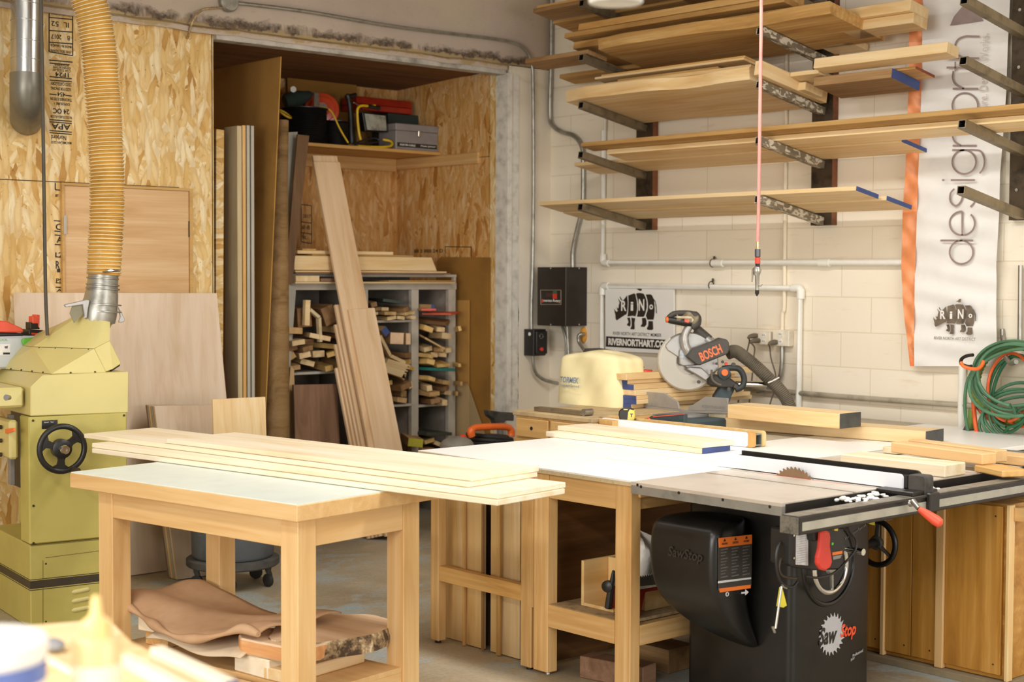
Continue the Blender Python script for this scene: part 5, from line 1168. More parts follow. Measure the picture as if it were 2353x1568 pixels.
tag(abox('upright_board', PLY, (X0 + .33, 4.36, sz), (X0 + .345, 4.43, .80)), 'thin plywood strip standing upright behind the jig box', 'board')
xw = X0 + .30
def wr(u, w):
    a = 2 * math.pi * u; k_ = math.sin(math.pi * w) ** .5; c = V((xw, 4.26, .50)); return c + V((.09 * k_ * math.cos(a), .10 * k_ * math.sin(a) * (1 + .1 * math.sin(5 * a)), -.10 + .19 * w + .015 * math.sin(4 * a + 6 * w)))
t = NT('white_plastic_bag'); t.bump(t.noise(t.coords((1, 1, 1)), 12, 4), .5, .02); BAG = t.set(srgb('#efece6'), .35)
tag(MB().grid(None, 28, 12, wr).build('plastic_bag', BAG), 'crumpled white plastic bag above the jig box', 'bag')
tag(abox('small_case', PLY, (X0 + .22, 4.15, sz), (X0 + .40, 4.34, .398)), 'plywood box carrying the white plastic bag', 'box')
rf = thing('red_fence_casting', 'red metal bracket with a pale ruled top on the shelf', 'tool', (4.5, 4.1, sz))
RM = plain('dark_red_paint', '#8c2a20', .35, wear=.15)
pr = lambda a, b, z=None: on('Y', 4.10, a, b)
MB().prism([pr(1464, 1415), pr(1472, 1415), pr(1484, 1362), pr(1575, 1345), pr(1575, 1338), pr(1462, 1358)], Y * .16).build('bracket', RM, rf, smooth=False, bevel=.003)
MB().prism([pr(1460, 1357), pr(1576, 1337), pr(1576, 1332), pr(1460, 1352)], Y * .18).build('ruled_top', plain('ruled_plate', '#c9c4b4', .5, wear=.15, scale=30), rf, smooth=False)
mb = MB()
bl = [pr(1455 + i * 5 + (0 if j == 0 else 2.5), (1331 if j == 0 else 1326) - i * .95) for i in range(24) for j in (0, 1)]
mb.prism(bl + [pr(1576, 1336), pr(1455, 1350)], Y * .002); o_ = mb.build('saw_blade_strip', STEEL, rf, smooth=False); 
for vv_ in o_.data.vertices: pass
tag(MB().bx((4.36, 4.10, .001), V((.10, .02, 0)), V((-.06, .30, 0)), Z * .09).build('floor_block', WALNUT, smooth=False, bevel=.003), 'dark wood block on the floor behind the shelf rail', 'wood block')
tag(abox('floor_block', BROWN, (4.62, 4.20, .001), (4.78, 4.45, .10)), 'heavy timber offcut on the floor under the middle of the outfeed table', 'wood block')

# boards lying on the far white table
def tb(label, z, fl, fr, wid, th, mat, cap=None, name='loose_board'):
    a, b = on('Z', z, *fl), on('Z', z, *fr); d = _n(b - a); w = V((-d.y, d.x, 0)); w = w if w.x > 0 else -w
    o = bar(name, mat, a, b - a, w * wid, Z * th, bevel=.002); tag(o, label, 'board')
    if cap: endcap(o, cap, b, w * wid, Z * th, d)
    return o
tb('pale board with blue painted end lying flat on the white table', .861, (1254, 1003.5), (1613, 1043.5), .20, .025, CREAM, BLUEPAINT)
tb('pale board with a cracked lower edge lying on the blue ended one', .887, (1281, 989), (1612, 1030.5), .22, .022, CREAM)
# white router fence
ff = thing('table_fence', 'long white faced plywood and steel tube fence with a tape measure on it', 'fence', (5.48, 4.9, .86))
WHF = plain('fence_white', '#eef1f6', .35, wear=.01)
y0, y1 = 4.435, 5.46
MB().rbox((5.440, y0 + .035, .862), (5.446, y1, .930), .012, 0).build('white_face', WHF, ff, smooth=False)
MB().rbox((5.4465, y0, .862), (5.462, y1, .930), .014, 0).build('face_board', wood('orange_ply_face', '#dca05e', '#c08040', None, 1, .6, .03, .3), ff, smooth=False)
mb = MB(); a0, a1, zz0, zz1, tk = 5.4625, 5.515, .868, .922, .005
for lo_, hi_ in (((a0, y0 + .01, zz0), (a1, y1 - .02, zz0 + tk)), ((a0, y0 + .01, zz1 - tk), (a1, y1 - .02, zz1)), ((a0, y0 + .01, zz0 + tk), (a0 + tk, y1 - .02, zz1 - tk)), ((a1 - tk, y0 + .01, zz0 + tk), (a1, y1 - .02, zz1 - tk))): mb.box(lo_, hi_)
mb.build('steel_tube', plain('grey_tube', '#9aa29c', .4, .5), ff, smooth=False)
MB().rbox((5.5155, y0, .862), (5.535, y1, .934), .014, 0).build('back_board', PLY, ff, smooth=False)
tm = thing('tape_measure', 'yellow and black tape measure sitting on the white fence', 'tape measure', on('X', 5.49, 1450, 968))
fp = plane_at(on('X', 5.49, 1450, 968), (-.8, -.6, 0)); nrm = V((-.8, -.6, 0))
thick('tape_body', BLACK, [fp(*q, .025) for q in ((1424, 967), (1421, 955), (1422, 944), (1430, 939), (1448, 938), (1457, 944), (1458, 968))], nrm, .05, tm, .005)
thick('yellow_shell', plain('tape_yellow', '#e8d468', .4), [fp(*q, .028) for q in ((1441, 968), (1443, 948), (1447, 941), (1457, 944), (1459, 957), (1457, 966))], nrm, .056, tm, .003)
MB().lathe([(.012, 0), (.012, .004)], fp(1438, 944, .02) + Z * .004, (0, 0, 1), 16).build('label_ring', plain('tape_yellow', '#e8d468', .4), tm)
letters('T', fp(1451, 955, .029), _n(nrm.cross(Z)) * -1, Z, .018, BLACK, tm, bold=.03)

# ------------------------------------------------------------------ mitre saw bench behind
mb_ = thing('tool_bench', 'wooden bench with small drawers along the block wall', 'bench', (5.9, 5.3, 0))
CABW = wood('dusty_bench_wood', '#d3a868', '#a97c40', '#e0bf88', .9, .65, .04, .35)
XB = 5.37; ZT = .93
yl, ym, yr2 = 6.004, 5.728, 5.41
abox('carcass', CABW, (XB + .012, yr2, 0.0), (6.05, yl, ZT - .025), mb_); abox('bench_top', plain('dusty_top', '#bfa67c', .8, wear=.15), (XB - .005, yr2, ZT - .0245), (6.6, yl + .01, ZT), mb_, .003)
for (a, b) in ((yl - .02, ym + .01), (ym - .014, yr2 + .014)):
    dr = abox('drawer', CABW, (XB - .006, b, .795), (XB + .0115, a, .893), mb_, .003)
    MB().lathe([(.010, 0), (.010, .002)], (XB - .0062, (a + b) / 2, .845), (-1, 0, 0), 14).build('finger_hole', BLACK, dr)
abox('face_rail', CABW, (XB - .004, yr2, .76), (XB + .0115, yl, .785), mb_)
abox('side_post', CABW, (XB - .003, yl - .018, 0), (XB + .0115, yl, .76), mb_)
rl = thing('steel_rail', 'flat dark steel bar with a roller end lying on the drawer bench', 'rail', (5.4, 5.7, ZT))
a, b = on('Z', ZT, 1217, 943), on('Z', ZT, 1308, 955)
bar('bar', ARMSTEEL, (5.42, 5.545, ZT + .001), Y * .36, X * .05, Z * .022, rl); MB().lathe([(.018, 0), (.018, .06)], (5.42, 5.53, ZT + .019), (1, 0, 0), 16).build('roller', STEEL, rl)
abox('bench_block', CABW, (5.40, 5.30, .861), (5.9, 5.395, .925)); tag(bpy.data.objects['bench_block'], 'low dusty wooden block between the drawer bench and the mitre saw', 'wood block')
# lower table with grey top that carries the saw
gt = thing('saw_stand', 'low grey topped table under the mitre saw and long timbers', 'table', (6.3, 4.9, 0))
abox('grey_top', plain('grey_stone_top', '#b5aa96', .6, wear=.1), (5.56, 4.60, .830), (7.10, 5.40, .858), gt); abox('leg', FIR, (5.62, 4.62, 0), (5.70, 4.70, .83), gt); abox('leg', FIR, (6.98, 4.62, 0), (7.06, 4.70, .83), gt); abox('leg', FIR, (5.62, 5.3, 0), (5.70, 5.38, .83), gt); abox('leg', FIR, (6.98, 5.3, 0), (7.06, 5.38, .83), gt)
wt = thing('long_wing_table', 'white table strip behind the outfeed table by the wall', 'table', (6.5, 4.0, 0))
abox('white_top', WHITELAM, (6.03, 3.7, .838), (7.08, 4.595, .859), wt); abox('leg', FIR, (6.98, 3.75, 0), (7.05, 3.82, .838), wt); abox('leg', FIR, (6.98, 4.5, 0), (7.05, 4.57, .838), wt); abox('leg', FIR, (6.06, 4.5, 0), (6.12, 4.57, .838), wt); abox('leg', FIR, (6.06, 3.75, 0), (6.12, 3.82, .838), wt)
# long timbers
CHAR = BLACKPAINT
def beam(label, z, fl, fr, wid, th, mat, cap=None, slant=0.0):
    a, b = on('Z', z, *fl), on('Z', z, *fr); d = _n(b - a); w = V((-d.y, d.x, 0)); w = w if w.x > 0 else -w
    o = bar('squared_beam', mat, a, b - a, w * wid, Z * th, bevel=.004); tag(o, label, 'timber')
    if cap: endcap(o, cap, b, w * wid, Z * th, d, .004)
    return o
beam('long pale timber with a black painted end, lower one by the wall', .861, (1665, 985), (2127, 1022), .19, .062, PALE, CHAR)
beam('pale timber with a grey painted end lying on the longer one', .925, (1671, 962), (1929, 986), .17, .072, PALE, CHAR)
beam('short thick pale block beside the saw fence, right end toward the rail', .861, (1930, 1071), (2171, 1098.5), .155, .050, MAPLE)
beam('squared beam on small packers, nearer of the pair at the right', .890, (2046, 1040), (2257, 1069), .085, .045, wood('beech_beam', '#e3bd88', '#c99a5e', None, .7, .5, .03, .3))
beam('squared beam on small packers, farther of the pair at the right', .890, (2085, 1036), (2288, 1064), .07, .050, wood('beech_beam', '#e3bd88', '#c99a5e', None, .7, .5, .03, .3))
beam('small yellow pine packer under the beam ends by the rail', .861, (2238, 1084), (2303, 1098), .13, .027, PINE)
beam('thin packer strip under the far ends of the beams', .861, (2027, 1041), (2060, 1045), .26, .028, MAPLE)
beam('orange-tan board running off the right edge beside the beams', .861, (2250, 1060), (2460, 1085), .12, .04, wood('beech_beam', '#e3bd88', '#c99a5e', None, .7, .5, .03, .3))
fpw = on('Z', .861, 1577, 976); fpr = on('Z', .861, 1667, 985)
o = thick('pale_wedge', MAPLE, [fpw, fpr, on('X', fpr.x, 1668, 947), on('X', fpw.x, 1574, 953)], V((-1, 0, 0)), .03); tag(o, 'pale wedge shaped board standing in front of the mitre saw', 'board')
st_ = thing('grey_straightedge', 'long grey aluminium straightedge at the right beyond the beams', 'straightedge', (6.3, 3.6, .86))
a, b = on('Z', .89, 2175, 1022), on('Z', .89, 2420, 1048)
bar('rail_body', plain('grey_anodised', '#8a8a8e', .35, .5), a - Z * .028, b - a, X * .05, Z * .028, st_)

# ------------------------------------------------------------------ covered grinder, stack of boards, mitre saw
xf = 5.86
def tq(px, py): return on('X', xf, px, py)
cv = thing('machine_cover', 'pale yellow cloth cover over a grinding machine', 'machine cover', tq(1345, 936))
yl, yr2 = tq(1268, 900).y, tq(1412, 900).y; zb = ZT + .001; zt = tq(1345, 812).z; cy_, cx_ = (yl + yr2) / 2, xf + .15
COV = plain('pale_yellow_cloth', '#f1e4b2', .8, wear=.05, scale=4)
def cov(u, w):
    a = 2 * math.pi * u; ca, sa = math.cos(a), math.sin(a); n_ = 5.0; r = (abs(ca) ** n_ + abs(sa) ** n_) ** (-1 / n_)
    k_ = w / .8 if w < .8 else 1; sh = 1.0 - .07 * k_ if w < .8 else (1 - .07) * (math.cos((w - .8) / .2 * math.pi / 2)) ** .38
    hy = (yl - yr2) / 2 * sh * (1 + .02 * math.sin(3 * a + w * 6)); hx = .15 * sh * (1 + .05 * math.sin(5 * a + w * 4)); hy *= 1 + .012 * math.sin(9 * a + 5 * w); hx *= 1 + .02 * math.sin(11 * a - 9 * w)
    z = zb + (zt - zb) * (w * 1.08 if w < .8 else .864 + .136 * math.sin((w - .8) / .2 * math.pi / 2))
    return V((cx_ + hx * r * ca, cy_ + hy * r * sa, z + (.012 * math.sin(a * 2 + 1) if w > .6 else 0)))
o_ = MB().grid(None, 64, 34, cov).build('cloth', COV, cv, sharp=80)
m_ = o_.modifiers.new('sub', 'SUBSURF'); m_.levels = 1; m_.render_levels = 1
BT = plain('blue_grey_print', '#7f8fa6', .7)
letters('TORMEK', (xf - .022, tq(1315, 873).y, tq(1311, 873).z), -Y, Z, .034, BT, cv, .150, .03, shear=.25)
letters('SuperGrind', (xf - .022, tq(1315, 886).y, tq(1311, 887).z), -Y, Z, .020, BT, cv, .155, .01)
bh = thing('dark_machine_part', 'dark wedge shaped machine part poking up behind the yellow cover', 'machine part', tq(1360, 805))
fb = lambda a, b: on('X', 6.12, a, b)
thick('dark_hood', DUSTY, [fb(1337, 815), fb(1344, 801), fb(1377, 807), fb(1382, 815)], (-1, 0, 0), .12, bh)
bs = [(1392, 893, 1440, 'topmost board of the blue ended stack, unpainted and pale', PALE, None, 1575), ]
stk = [(1404, 939.5, .010, BLUEPAINT, 'blue ended board at the bottom of the stack beside the yellow cover'), (1418, 932, .014, BLUEPAINT, 'blue ended board, second from the bottom beside the yellow cover'), (1420, 925, .012, BLUEPAINT, 'blue ended board, third from the bottom beside the yellow cover'),
       (1412, 916, .020, None, 'unpainted pale board in the middle of the stack beside the yellow cover'), (1412, 905, .020, BLUEPAINT, 'blue ended board, third from the top beside the yellow cover'), (1400, 896.5, .013, BLUEPAINT, 'dark blue ended board, second from the top beside the yellow cover')]
zc = ZT + .001
for i, (pxl, py_, th_, cp, lb) in enumerate(stk):
    x_ = 5.93; A = on('X', x_, pxl, py_); A.z = zc; th2 = (.024, .024, .020, .030, .028, .022)[i]
    w = V((0, -.155 + .008 * (i % 3), 0)); B = A + V((1.02 - .06 * (i % 3), 0, 0))
    o = bar('stacked_board', PALE, A, B - A, w, Z * th2, bevel=.002); tag(o, lb, 'board')
    if cp: endcap(o, cp, A, w * .999, Z * th2, A - B)
    zc += th2 + .001
A = on('X', 5.90, 1388, 888); A.z = zc; o = bar('stacked_board', PALE, A, X * 1.1, V((0, -.17, 0)), Z * .034, bevel=.002); tag(o, 'pale unpainted board topmost on the blue ended stack', 'board')
o = MB().lathe([(.0, 0), (.05, 0), (.05, .008), (.0, .01)], (6.15, A.y - .06, zc + .0345), (0, 0, 1), 20).build('red_disc', RED); tag(o, 'flat red and white round lid on top of the stacked boards', 'lid')
kn = thing('grinder_arm', 'small dusty machine arm with a flat wing on the stack by the yellow cover', 'machine part', on('X', 6.2, 1450, 862))
g = lambda a, b: on('X', 6.2, a, b)
MB().tube(spline([g(1430, 818), g(1438, 830), g(1441, 850)], 5), .008, 8).build('thin_hose', DUSTY, kn); MB().tube([g(1441, 852), g(1447, 862), g(1456, 872), g(1468, 878)], [.016, .024, .03, .02], 10).build('dark_arm', DUSTY, kn)
thick('grey_wing', STEEL, [g(1445, 858), g(1478, 842), g(1480, 845), g(1462, 860)], (-1, 0, 0), .004, kn); MB().tube(spline([g(1460, 860), g(1490, 857), g(1525, 862)], 5), .010, 8).build('grey_hose', DUSTY, kn)

# --- compound mitre saw; its head stands in a vertical plane turned toward the room
Cm = on('X', 6.30, 1590, 860); nm = V((-.62, -.785, 0)); F = plane_at(Cm, nm); rt = _n(Z.cross(nm)) ; rt = rt if rt.dot(_dX * 0 + V((.7, -.7, 0))) > 0 else -rt
ms = thing('mitre_saw', 'sliding compound mitre saw with raised head beside the rhinoceros sign', 'mitre saw', on('X', 6.3, 1600, 975))
ALU = plain('cast_aluminium', '#a9a6a2', .38, .6, .12); ALUD = plain('matt_aluminium', '#97948f', .5, .4, .12); DGREY = plain('dark_grey_housing', '#4a4640', .55, wear=.12); TEALB = plain('blue_green_casting', '#3c4c52', .5, wear=.12)
t = NT('clear_guard'); t.set(srgb('#d9d3c4'), .25); t.b.inputs['Alpha'].default_value = .62; GUARD = t.m
MB().lathe([(.002, 0), (.150, .0), (.150, .002), (.002, .002)], F(1581, 832, .0), nm, 56).build('blade', plain('saw_blade', '#9c958a', .3, .8, .1), ms)
# upper fixed guard and lower swing guard
def arcpts(cx2, cy2, r, a0, a1, n, d=0): return [F(cx2 + r * math.cos(math.radians(a0 + (a1 - a0) * i / n)), cy2 - r * math.sin(math.radians(a0 + (a1 - a0) * i / n)), d) for i in range(n + 1)]
thick('lower_guard', GUARD, arcpts(1580, 829, 66, 128, 345, 26, .022) + arcpts(1583, 832, 30, 345, 128, 12, .022), nm, .044, ms)
MB().tube(arcpts(1580, 829, 65, 128, 345, 30, 0), .011, 8).build('guard_rim', GUARD, ms)
thick('upper_guard', ALU, arcpts(1583, 828, 64, 12, 150, 22, .028) + [F(1534, 806, .028), F(1583, 838, .028)], nm, .056, ms, .006)
thick('hub', ALU, [F(*q, .045) for q in ((1561, 838), (1561, 805), (1567, 800), (1590, 800), (1600, 812), (1598, 840), (1570, 842))], nm, .04, ms, .006)
thick('rating_label', plain('pale_blue_label', '#b8c4cc', .4, wear=.2, scale=40), [F(*q, .047) for q in ((1562, 822), (1563, 806), (1579, 806), (1577, 824))], nm, .001, ms)
# motor housing with the maker's lettering
hp = [(1577, 820), (1589, 804), (1660, 778), (1670, 780), (1676, 788), (1676, 805), (1672, 814), (1606, 841), (1600, 838)]
thick('motor_housing', DGREY, [F(*q, .10) for q in hp], nm, .12, ms, .006)
letters('BOSCH', F(1633, 811, .101), (F(1657, 800) - F(1609, 821)), (F(1633, 790) - F(1640, 812)), .052, plain('orange_lettering', '#ee7a4a', .5), ms, (F(1657, 800) - F(1609, 821)).length, .03)
# D handle on its riser, side grip
MB().tube(spline([F(1583, 812, .05), F(1575, 795, .05), F(1573, 775, .05), F(1578, 760, .05), F(1586, 748, .05)], 5), [.026] * 5 + [.024] * 5 + [.022] * 11, 12).build('handle_riser', ALU, ms)
MB().tube([F(1533, 735, .06), F(1540, 736, .06), F(1570, 741, .06), F(1588, 742, .06)], [.014, .019, .021, .024], 12).build('main_grip', BLACK, ms)
MB().tube(spline([F(1535, 733, .03), F(1548, 722, .03), F(1570, 720, .03), F(1592, 722, .04), F(1603, 732, .05), F(1600, 745, .06), F(1590, 752, .06)], 4), [.016] * 13 + [.022] * 6 + [.024] * 6, 12).build('loop_grip', plain('grip_grey', '#3e3a34', .6, wear=.15), ms)
MB().tube([F(1530, 735, .06), F(1535, 735, .06)], .016, 12).build('trigger_lock', ORANGE, ms); thick('trigger', plain('soft_red', '#e0604a', .4), [F(*q, .084) for q in ((1573, 733), (1583, 734), (1586, 741), (1582, 744), (1573, 741))], nm, .02, ms, .004)
MB().grid(None, 10, 6, lambda u, w: F(1555 + 50 * u, 722 + 22 * w + 6 * math.sin(u * 9), .075 + .012 * math.sin(7 * u + 4 * w))).build('plastic_wrap', HAZE, ms)
MB().tube([F(1600, 757, .0), F(1628, 782, .0)], [.028, .030], 14).build('dust_elbow', DGREY, ms); MB().tube([F(1620, 778, .0), F(1640, 795, .0)], [.032, .034], 14).build('elbow_collar', ALU, ms)
# arm links, pivot, carriage
thick('side_plate', ALU, [F(*q, .03) for q in ((1565, 838), (1600, 838), (1650, 820), (1652, 850), (1632, 862), (1625, 880), (1600, 858), (1572, 842))], nm, .05, ms, .006)
thick('chip_deflector', ALU, [F(*q, .055) for q in ((1584, 843), (1612, 845), (1634, 865), (1622, 876), (1600, 862), (1578, 850))], nm, .06, ms, .006)
MB().lathe([(.034, 0), (.034, .03), (.02, .036)], F(1662, 857, .05), nm, 20).build('bevel_scale', TEALB, ms); MB().lathe([(.018, 0), (.018, .02)], F(1664, 856, .085), nm, 16).build('bevel_knob', ORANGE, ms)
MB().torus(F(1668, 863, .06), nm, .026, .005, 22, 6).build('scale_ring', DGREY, ms)
thick('pivot_block', plain('dark_casting', '#37342f', .5, wear=.15), [F(*q, .06) for q in ((1627, 866), (1648, 862), (1676, 868), (1700, 885), (1702, 893), (1690, 893), (1655, 892), (1630, 886))], nm, .12, ms, .008)
MB().tube(spline([F(1635, 850, .09), F(1637, 872, .09), F(1648, 882, .09), F(1657, 885, .09)], 5), .006, 8).build('motor_cable', CORD, ms)
MB().tube(spline([F(1660, 848, .05), F(1675, 846, .06), F(1695, 847, .06), F(1706, 858, .06), F(1710, 875, .06), F(1704, 890, .06), F(1690, 895, .06)], 5), [.017] * 31, 10).build('carry_handle', plain('blue_black_grip', '#2e3334', .5), ms)
thick('tilt_arm', TEALB, [F(*q, .03) for q in ((1655, 890), (1688, 890), (1674, 932), (1640, 914))], nm, .07, ms, .006); thick('tilt_arm', TEALB, [F(*q, .02) for q in ((1669, 895), (1690, 892), (1672, 930), (1662, 925))], nm, .05, ms, .004)
for (a, b, c2) in ((1685, 838, .012), (1660, 832, .008), (1605, 878, .010), (1674, 894, .010), (1690, 888, .012), (1646, 806 + 30, .007)): MB().lathe([(c2, 0), (c2, .012)], F(a, b, .06), nm, 10).build('bolt', DGREY, ms)
MB().lathe([(.009, 0), (.009, .012)], F(1668, 836, .06), nm, 10).build('red_lock_tab', RED, ms)
# slide tubes
sl = [F(1700, 886, -.02), F(1772, 888, -.02)]
MB().tube([F(1560, 880, -.06), F(1768, 885, -.06)], .020, 14).build('slide_tube', CHROME, ms); MB().tube([F(1762, 884, -.06), F(1774, 885, -.06)], .027, 14).build('tube_cap', plain('grey_cap', '#8a8c8e', .5), ms)
# fence wings, base, table
Xm = 6.02; fx = lambda a, b, d=0: on('X', Xm - d, a, b)
FNG = plain('machined_grey', '#a29d96', .45, .35, .08)
thick('fence_wing', FNG, [fx(*q) for q in ((1480, 901), (1527, 904), (1550, 920), (1557, 924), (1561, 941), (1482, 933))], (-1, 0, 0), .012, ms, .002)
thick('fence_wing', FNG, [fx(*q) for q in ((1580, 944), (1583, 932), (1591, 931), (1620, 912), (1672, 916), (1672, 946))], (-1, 0, 0), .012, ms, .002)
thick('fence_base', FNG, [fx(*q) for q in ((1482, 933), (1561, 941), (1590, 944), (1672, 946), (1672, 952), (1482, 947))], (-1, 0, 0), .02, ms, .002)
letters('BOSCH DUAL-BEVEL', fx(1640, 936, .001), -Y, Z, .014, plain('faint_print', '#8d8983', .5), ms, .16, 0)
bx0 = on('Z', ZT, 1470, 975)
MB().box((5.72, fx(1665, 960).y, .8605), (6.12, min(fx(1482, 960).y, 5.40), .915)).build('base_casting', TEALB, ms, smooth=False, bevel=.01)
MB().lathe([(.02, 0), (.17, 0), (.17, .012), (.02, .012)], (5.98, (fx(1665, 960).y + fx(1482, 960).y) / 2, .916), (0, 0, 1), 40).build('turntable', ALUD, ms)
bq = lambda a, b, d=0: on('X', 5.64 - d, a, b)
MB().box((5.60, bq(1570, 965).y, .8605), (5.72, bq(1488, 965).y, .905)).build('front_casting', TEALB, ms, smooth=False, bevel=.008)
thick('arm_cover', TEALB, [bq(1480, 968), bq(1495, 956), bq(1520, 952), bq(1572, 952), bq(1572, 976), bq(1482, 970)], (-1, 0, 0), .03, ms, .004)
MB().lathe([(.012, 0), (.014, .006), (.008, .012)], bq(1492, 966, .0), (-1, 0, 0), 16).build('lock_knob', RED, ms)
thick('red_line', plain('soft_red', '#e0604a', .4), [bq(1500, 957, .002), bq(1572, 951, .002), bq(1572, 953, .002), bq(1500, 959.5, .002)], (-1, 0, 0), .004, ms)
# ribbed dust hose
hs = spline([F(1672, 812, -.02), F(1690, 808, -.03), F(1712, 822, -.04), F(1740, 845, -.03), F(1768, 872, .0), F(1795, 900, .02), F(1812, 928, .03), F(1822, 962, .03)], 26)
tag(MB().tube(hs, [.037 * (1 if i % 3 else .88) for i in range(len(hs))], 16).build('dust_hose', plain('dusty_grey_hose', '#6f6656', .75, wear=.2)), 'ribbed grey dust hose drooping from the mitre saw', 'hose')
tag(MB().tube([F(1765, 880, .06), F(1775, 876, .07), F(1790, 868, .05)], .004, 6).build('cable_tie', WHITE), 'white cable tie around the mitre saw hose', 'cable tie')
o = tb('pale board standing behind the mitre saw fence', .93, (1524, 915), (1575, 919), .05, .02, PALE) if False else None
# ------------------------------------------------------------------ cabinet table saw
ts = thing('table_saw', 'black cabinet table saw with cast iron top, long rail and rip fence', 'table saw', (4.7, 3.7, 0))
ZS = .860; TX0, TX1, TY0, TY1 = 4.19, 5.46, 3.285, 4.010
SAWTOP = CASTIRON; SAWSIDE = plain('cast_iron_edge', '#8f8b82', .5, .3, .12)
K0, K1, S0, S1 = 4.768, 4.776, 4.606, 4.626
mb = MB()
for a, b in ((TX0, S0), (S1, K0), (K1, 4.93), (4.95, TX1)): mb.box((a, TY0, ZS - .012), (b, TY1, ZS))
mb.build('iron_top', SAWTOP, ts, smooth=False)
MB().box((TX0, TY0, ZS - .045), (TX0 + .03, TY1, ZS - .0121)).box((TX0 + .0301, TY0, ZS - .045), (TX1, TY0 + .03, ZS - .0121)).box((TX0 + .0301, TY1 - .03, ZS - .045), (TX1, TY1, ZS - .0121)).box((TX0 + .0301, TY0 + .0301, ZS - .03), (TX1, TY1 - .0301, ZS - .0121)).build('top_skirt', SAWSIDE, ts, smooth=False)
for a, b in ((1465, 1115), (1473, 1119), (1560, 1133), (1661, 1149), (1769, 1165)):
    P = on('X', TX0, a, b); MB().lathe([(.006, 0), (.006, .001)], P + V((-.0002, 0, 0)), (-1, 0, 0), 12).build('bolt_hole', BLACK, ts)
MB().box((TX1 + .002, TY0, ZS - .035), (6.05, TY1, ZS - .002)).build('extension_wing', plain('wing_laminate', '#cfc8ba', .4), ts, smooth=False)
# blade
yb, zt = on('X', 4.772, 1825, 1080).y, on('X', 4.772, 1822, 1073).z; R = .127; cz = zt - R
prof = []; n = 40
for i in range(n):
    a = 2 * math.pi * i / n; g_ = 2 * math.pi / n
    for k_, rr_ in ((0, R - .009), (.18, R - .010), (.62, R - .002), (.68, R), (.86, R)): prof.append(V((4.7705, yb + rr_ * math.sin(a + g_ * k_), cz + rr_ * math.cos(a + g_ * k_))))
MB().prism(prof, X * .003).build('saw_blade', plain('brown_steel_blade', '#9a8064', .4, .6, .1), ts, smooth=False)
flat('red_insert_line', plain('faded_red_line', '#e89a88', .5), [V((K0 - .010, 3.42, ZS + .0001)), V((K0 - .002, 3.42, ZS + .0001)), V((K0 - .002, 3.86, ZS + .0001)), V((K0 - .010, 3.86, ZS + .0001))], Z, ts, .0004)
# rails
RLB = plain('black_rail', '#26221e', .4, .2, .2); RLT = plain('worn_rail_top', '#8e887c', .4, .4, .25, 20)
MB().box((TX0 + .02, TY0 - .006, ZS - .065), (6.3, TY0 - .0005, ZS - .004)).build('rail_angle', RLB, ts, smooth=False)
MB().box((TX0 + .02, TY0 - .06, ZS - .070), (6.3, TY0 - .0065, ZS - .064)).build('rail_angle_flange', RLB, ts, smooth=False)
ry0, ry1, rz0, rz1 = 3.105, 3.185, .785, .848
MB().box((4.055, ry0, rz0), (6.3, ry1, rz1)).build('guide_tube', RLB, ts, smooth=False, bevel=.005)
MB().box((4.06, ry0 + .008, rz1), (6.3, ry1 - .006, rz1 + .0012)).build('worn_top_face', RLT, ts, smooth=False)
MB().box((4.050, ry0 + .003, rz0 + .003), (4.0545, ry1 - .003, rz1 - .003)).build('tube_end_cap', plain('dusty_cap', '#6c665a', .8, wear=.3, scale=60), ts, smooth=False)
MB().box((4.07, ry0 - .0012, rz0 + .014), (6.3, ry0 - .0001, rz1 - .020)).build('scale_strip', plain('silver_tape', '#a9a698', .4, .3, .1), ts, smooth=False)
MB().box((4.19, ry1 + .001, rz0 - .02), (4.24, TY0 - .061, rz0 + .01)).build('rail_bracket', plain('brass_bracket', '#b09a5a', .5, .4), ts, smooth=False)
# white sawdust clumps on the rail
rr = random.Random(11); mb = MB()
for i in range(60):
    x = 4.46 + rr.uniform(0, .24) if i < 42 else 4.91 + rr.uniform(0, .09); mb.ell((x, 3.20 + rr.uniform(-.03, .06), ZS - .010 + rr.uniform(-.004, .008)), rr.uniform(.006, .018), rr.uniform(.005, .014), rr.uniform(.003, .007), 6, 4)
mb.build('sawdust_clumps', plain('white_dust', '#f2efe9', .9), ts)['kind'] = 'stuff'
bpy.data.objects['sawdust_clumps'].parent = None; bpy.data.objects['sawdust_clumps'].matrix_parent_inverse = Matrix.Identity(4); tag(bpy.data.objects['sawdust_clumps'], 'white clumps of dust on the saw rail either side of the fence head', 'sawdust')
# rip fence
rf = thing('rip_fence', 'white faced rip fence with black top and red lever locked on the saw rail', 'fence', (4.83, 3.6, ZS))
fy0, fy1 = 3.205, 4.10; FZ0, FZ1 = ZS + .004, .918
def rr_prof(x, y0, y1, z0, z1, r, n=5): return [V((x, y1, z0)), V((x, y1, z1))] + [V((x, y0 + r - r * math.sin(math.pi / 2 * k_ / n), z1 - r + r * math.cos(math.pi / 2 * k_ / n))) for k_ in range(n + 1)] + [V((x, y0, z0))]
MB().prism(rr_prof(4.797, fy0, fy1, FZ0, FZ1, .014), X * .012).build('white_face', WHF, rf, smooth=False)
MB().box((4.8095, 3.19, FZ0 + .004), (4.858, 4.02, FZ1 - .004)).build('fence_tube', RLB, rf, smooth=False)
MB().prism(rr_prof(4.8585, 3.165, 4.02, FZ0, FZ1 + .012, .025), X * .013).build('far_face', RLB, rf, smooth=False)
MB().box((4.74, 3.118, .850), (4.90, 3.28, .866)).build('head_plate', RLB, rf, smooth=False, bevel=.003)
MB().rbox((4.812, 3.115, .84), (4.868, 3.190, .92), .012, 0).build('head_block', DUSTY, rf, bevel=.003)
MB().box((4.80, 3.085, .79), (4.865, 3.1035, .86)).build('lock_block', RLB, rf, smooth=False, bevel=.004)
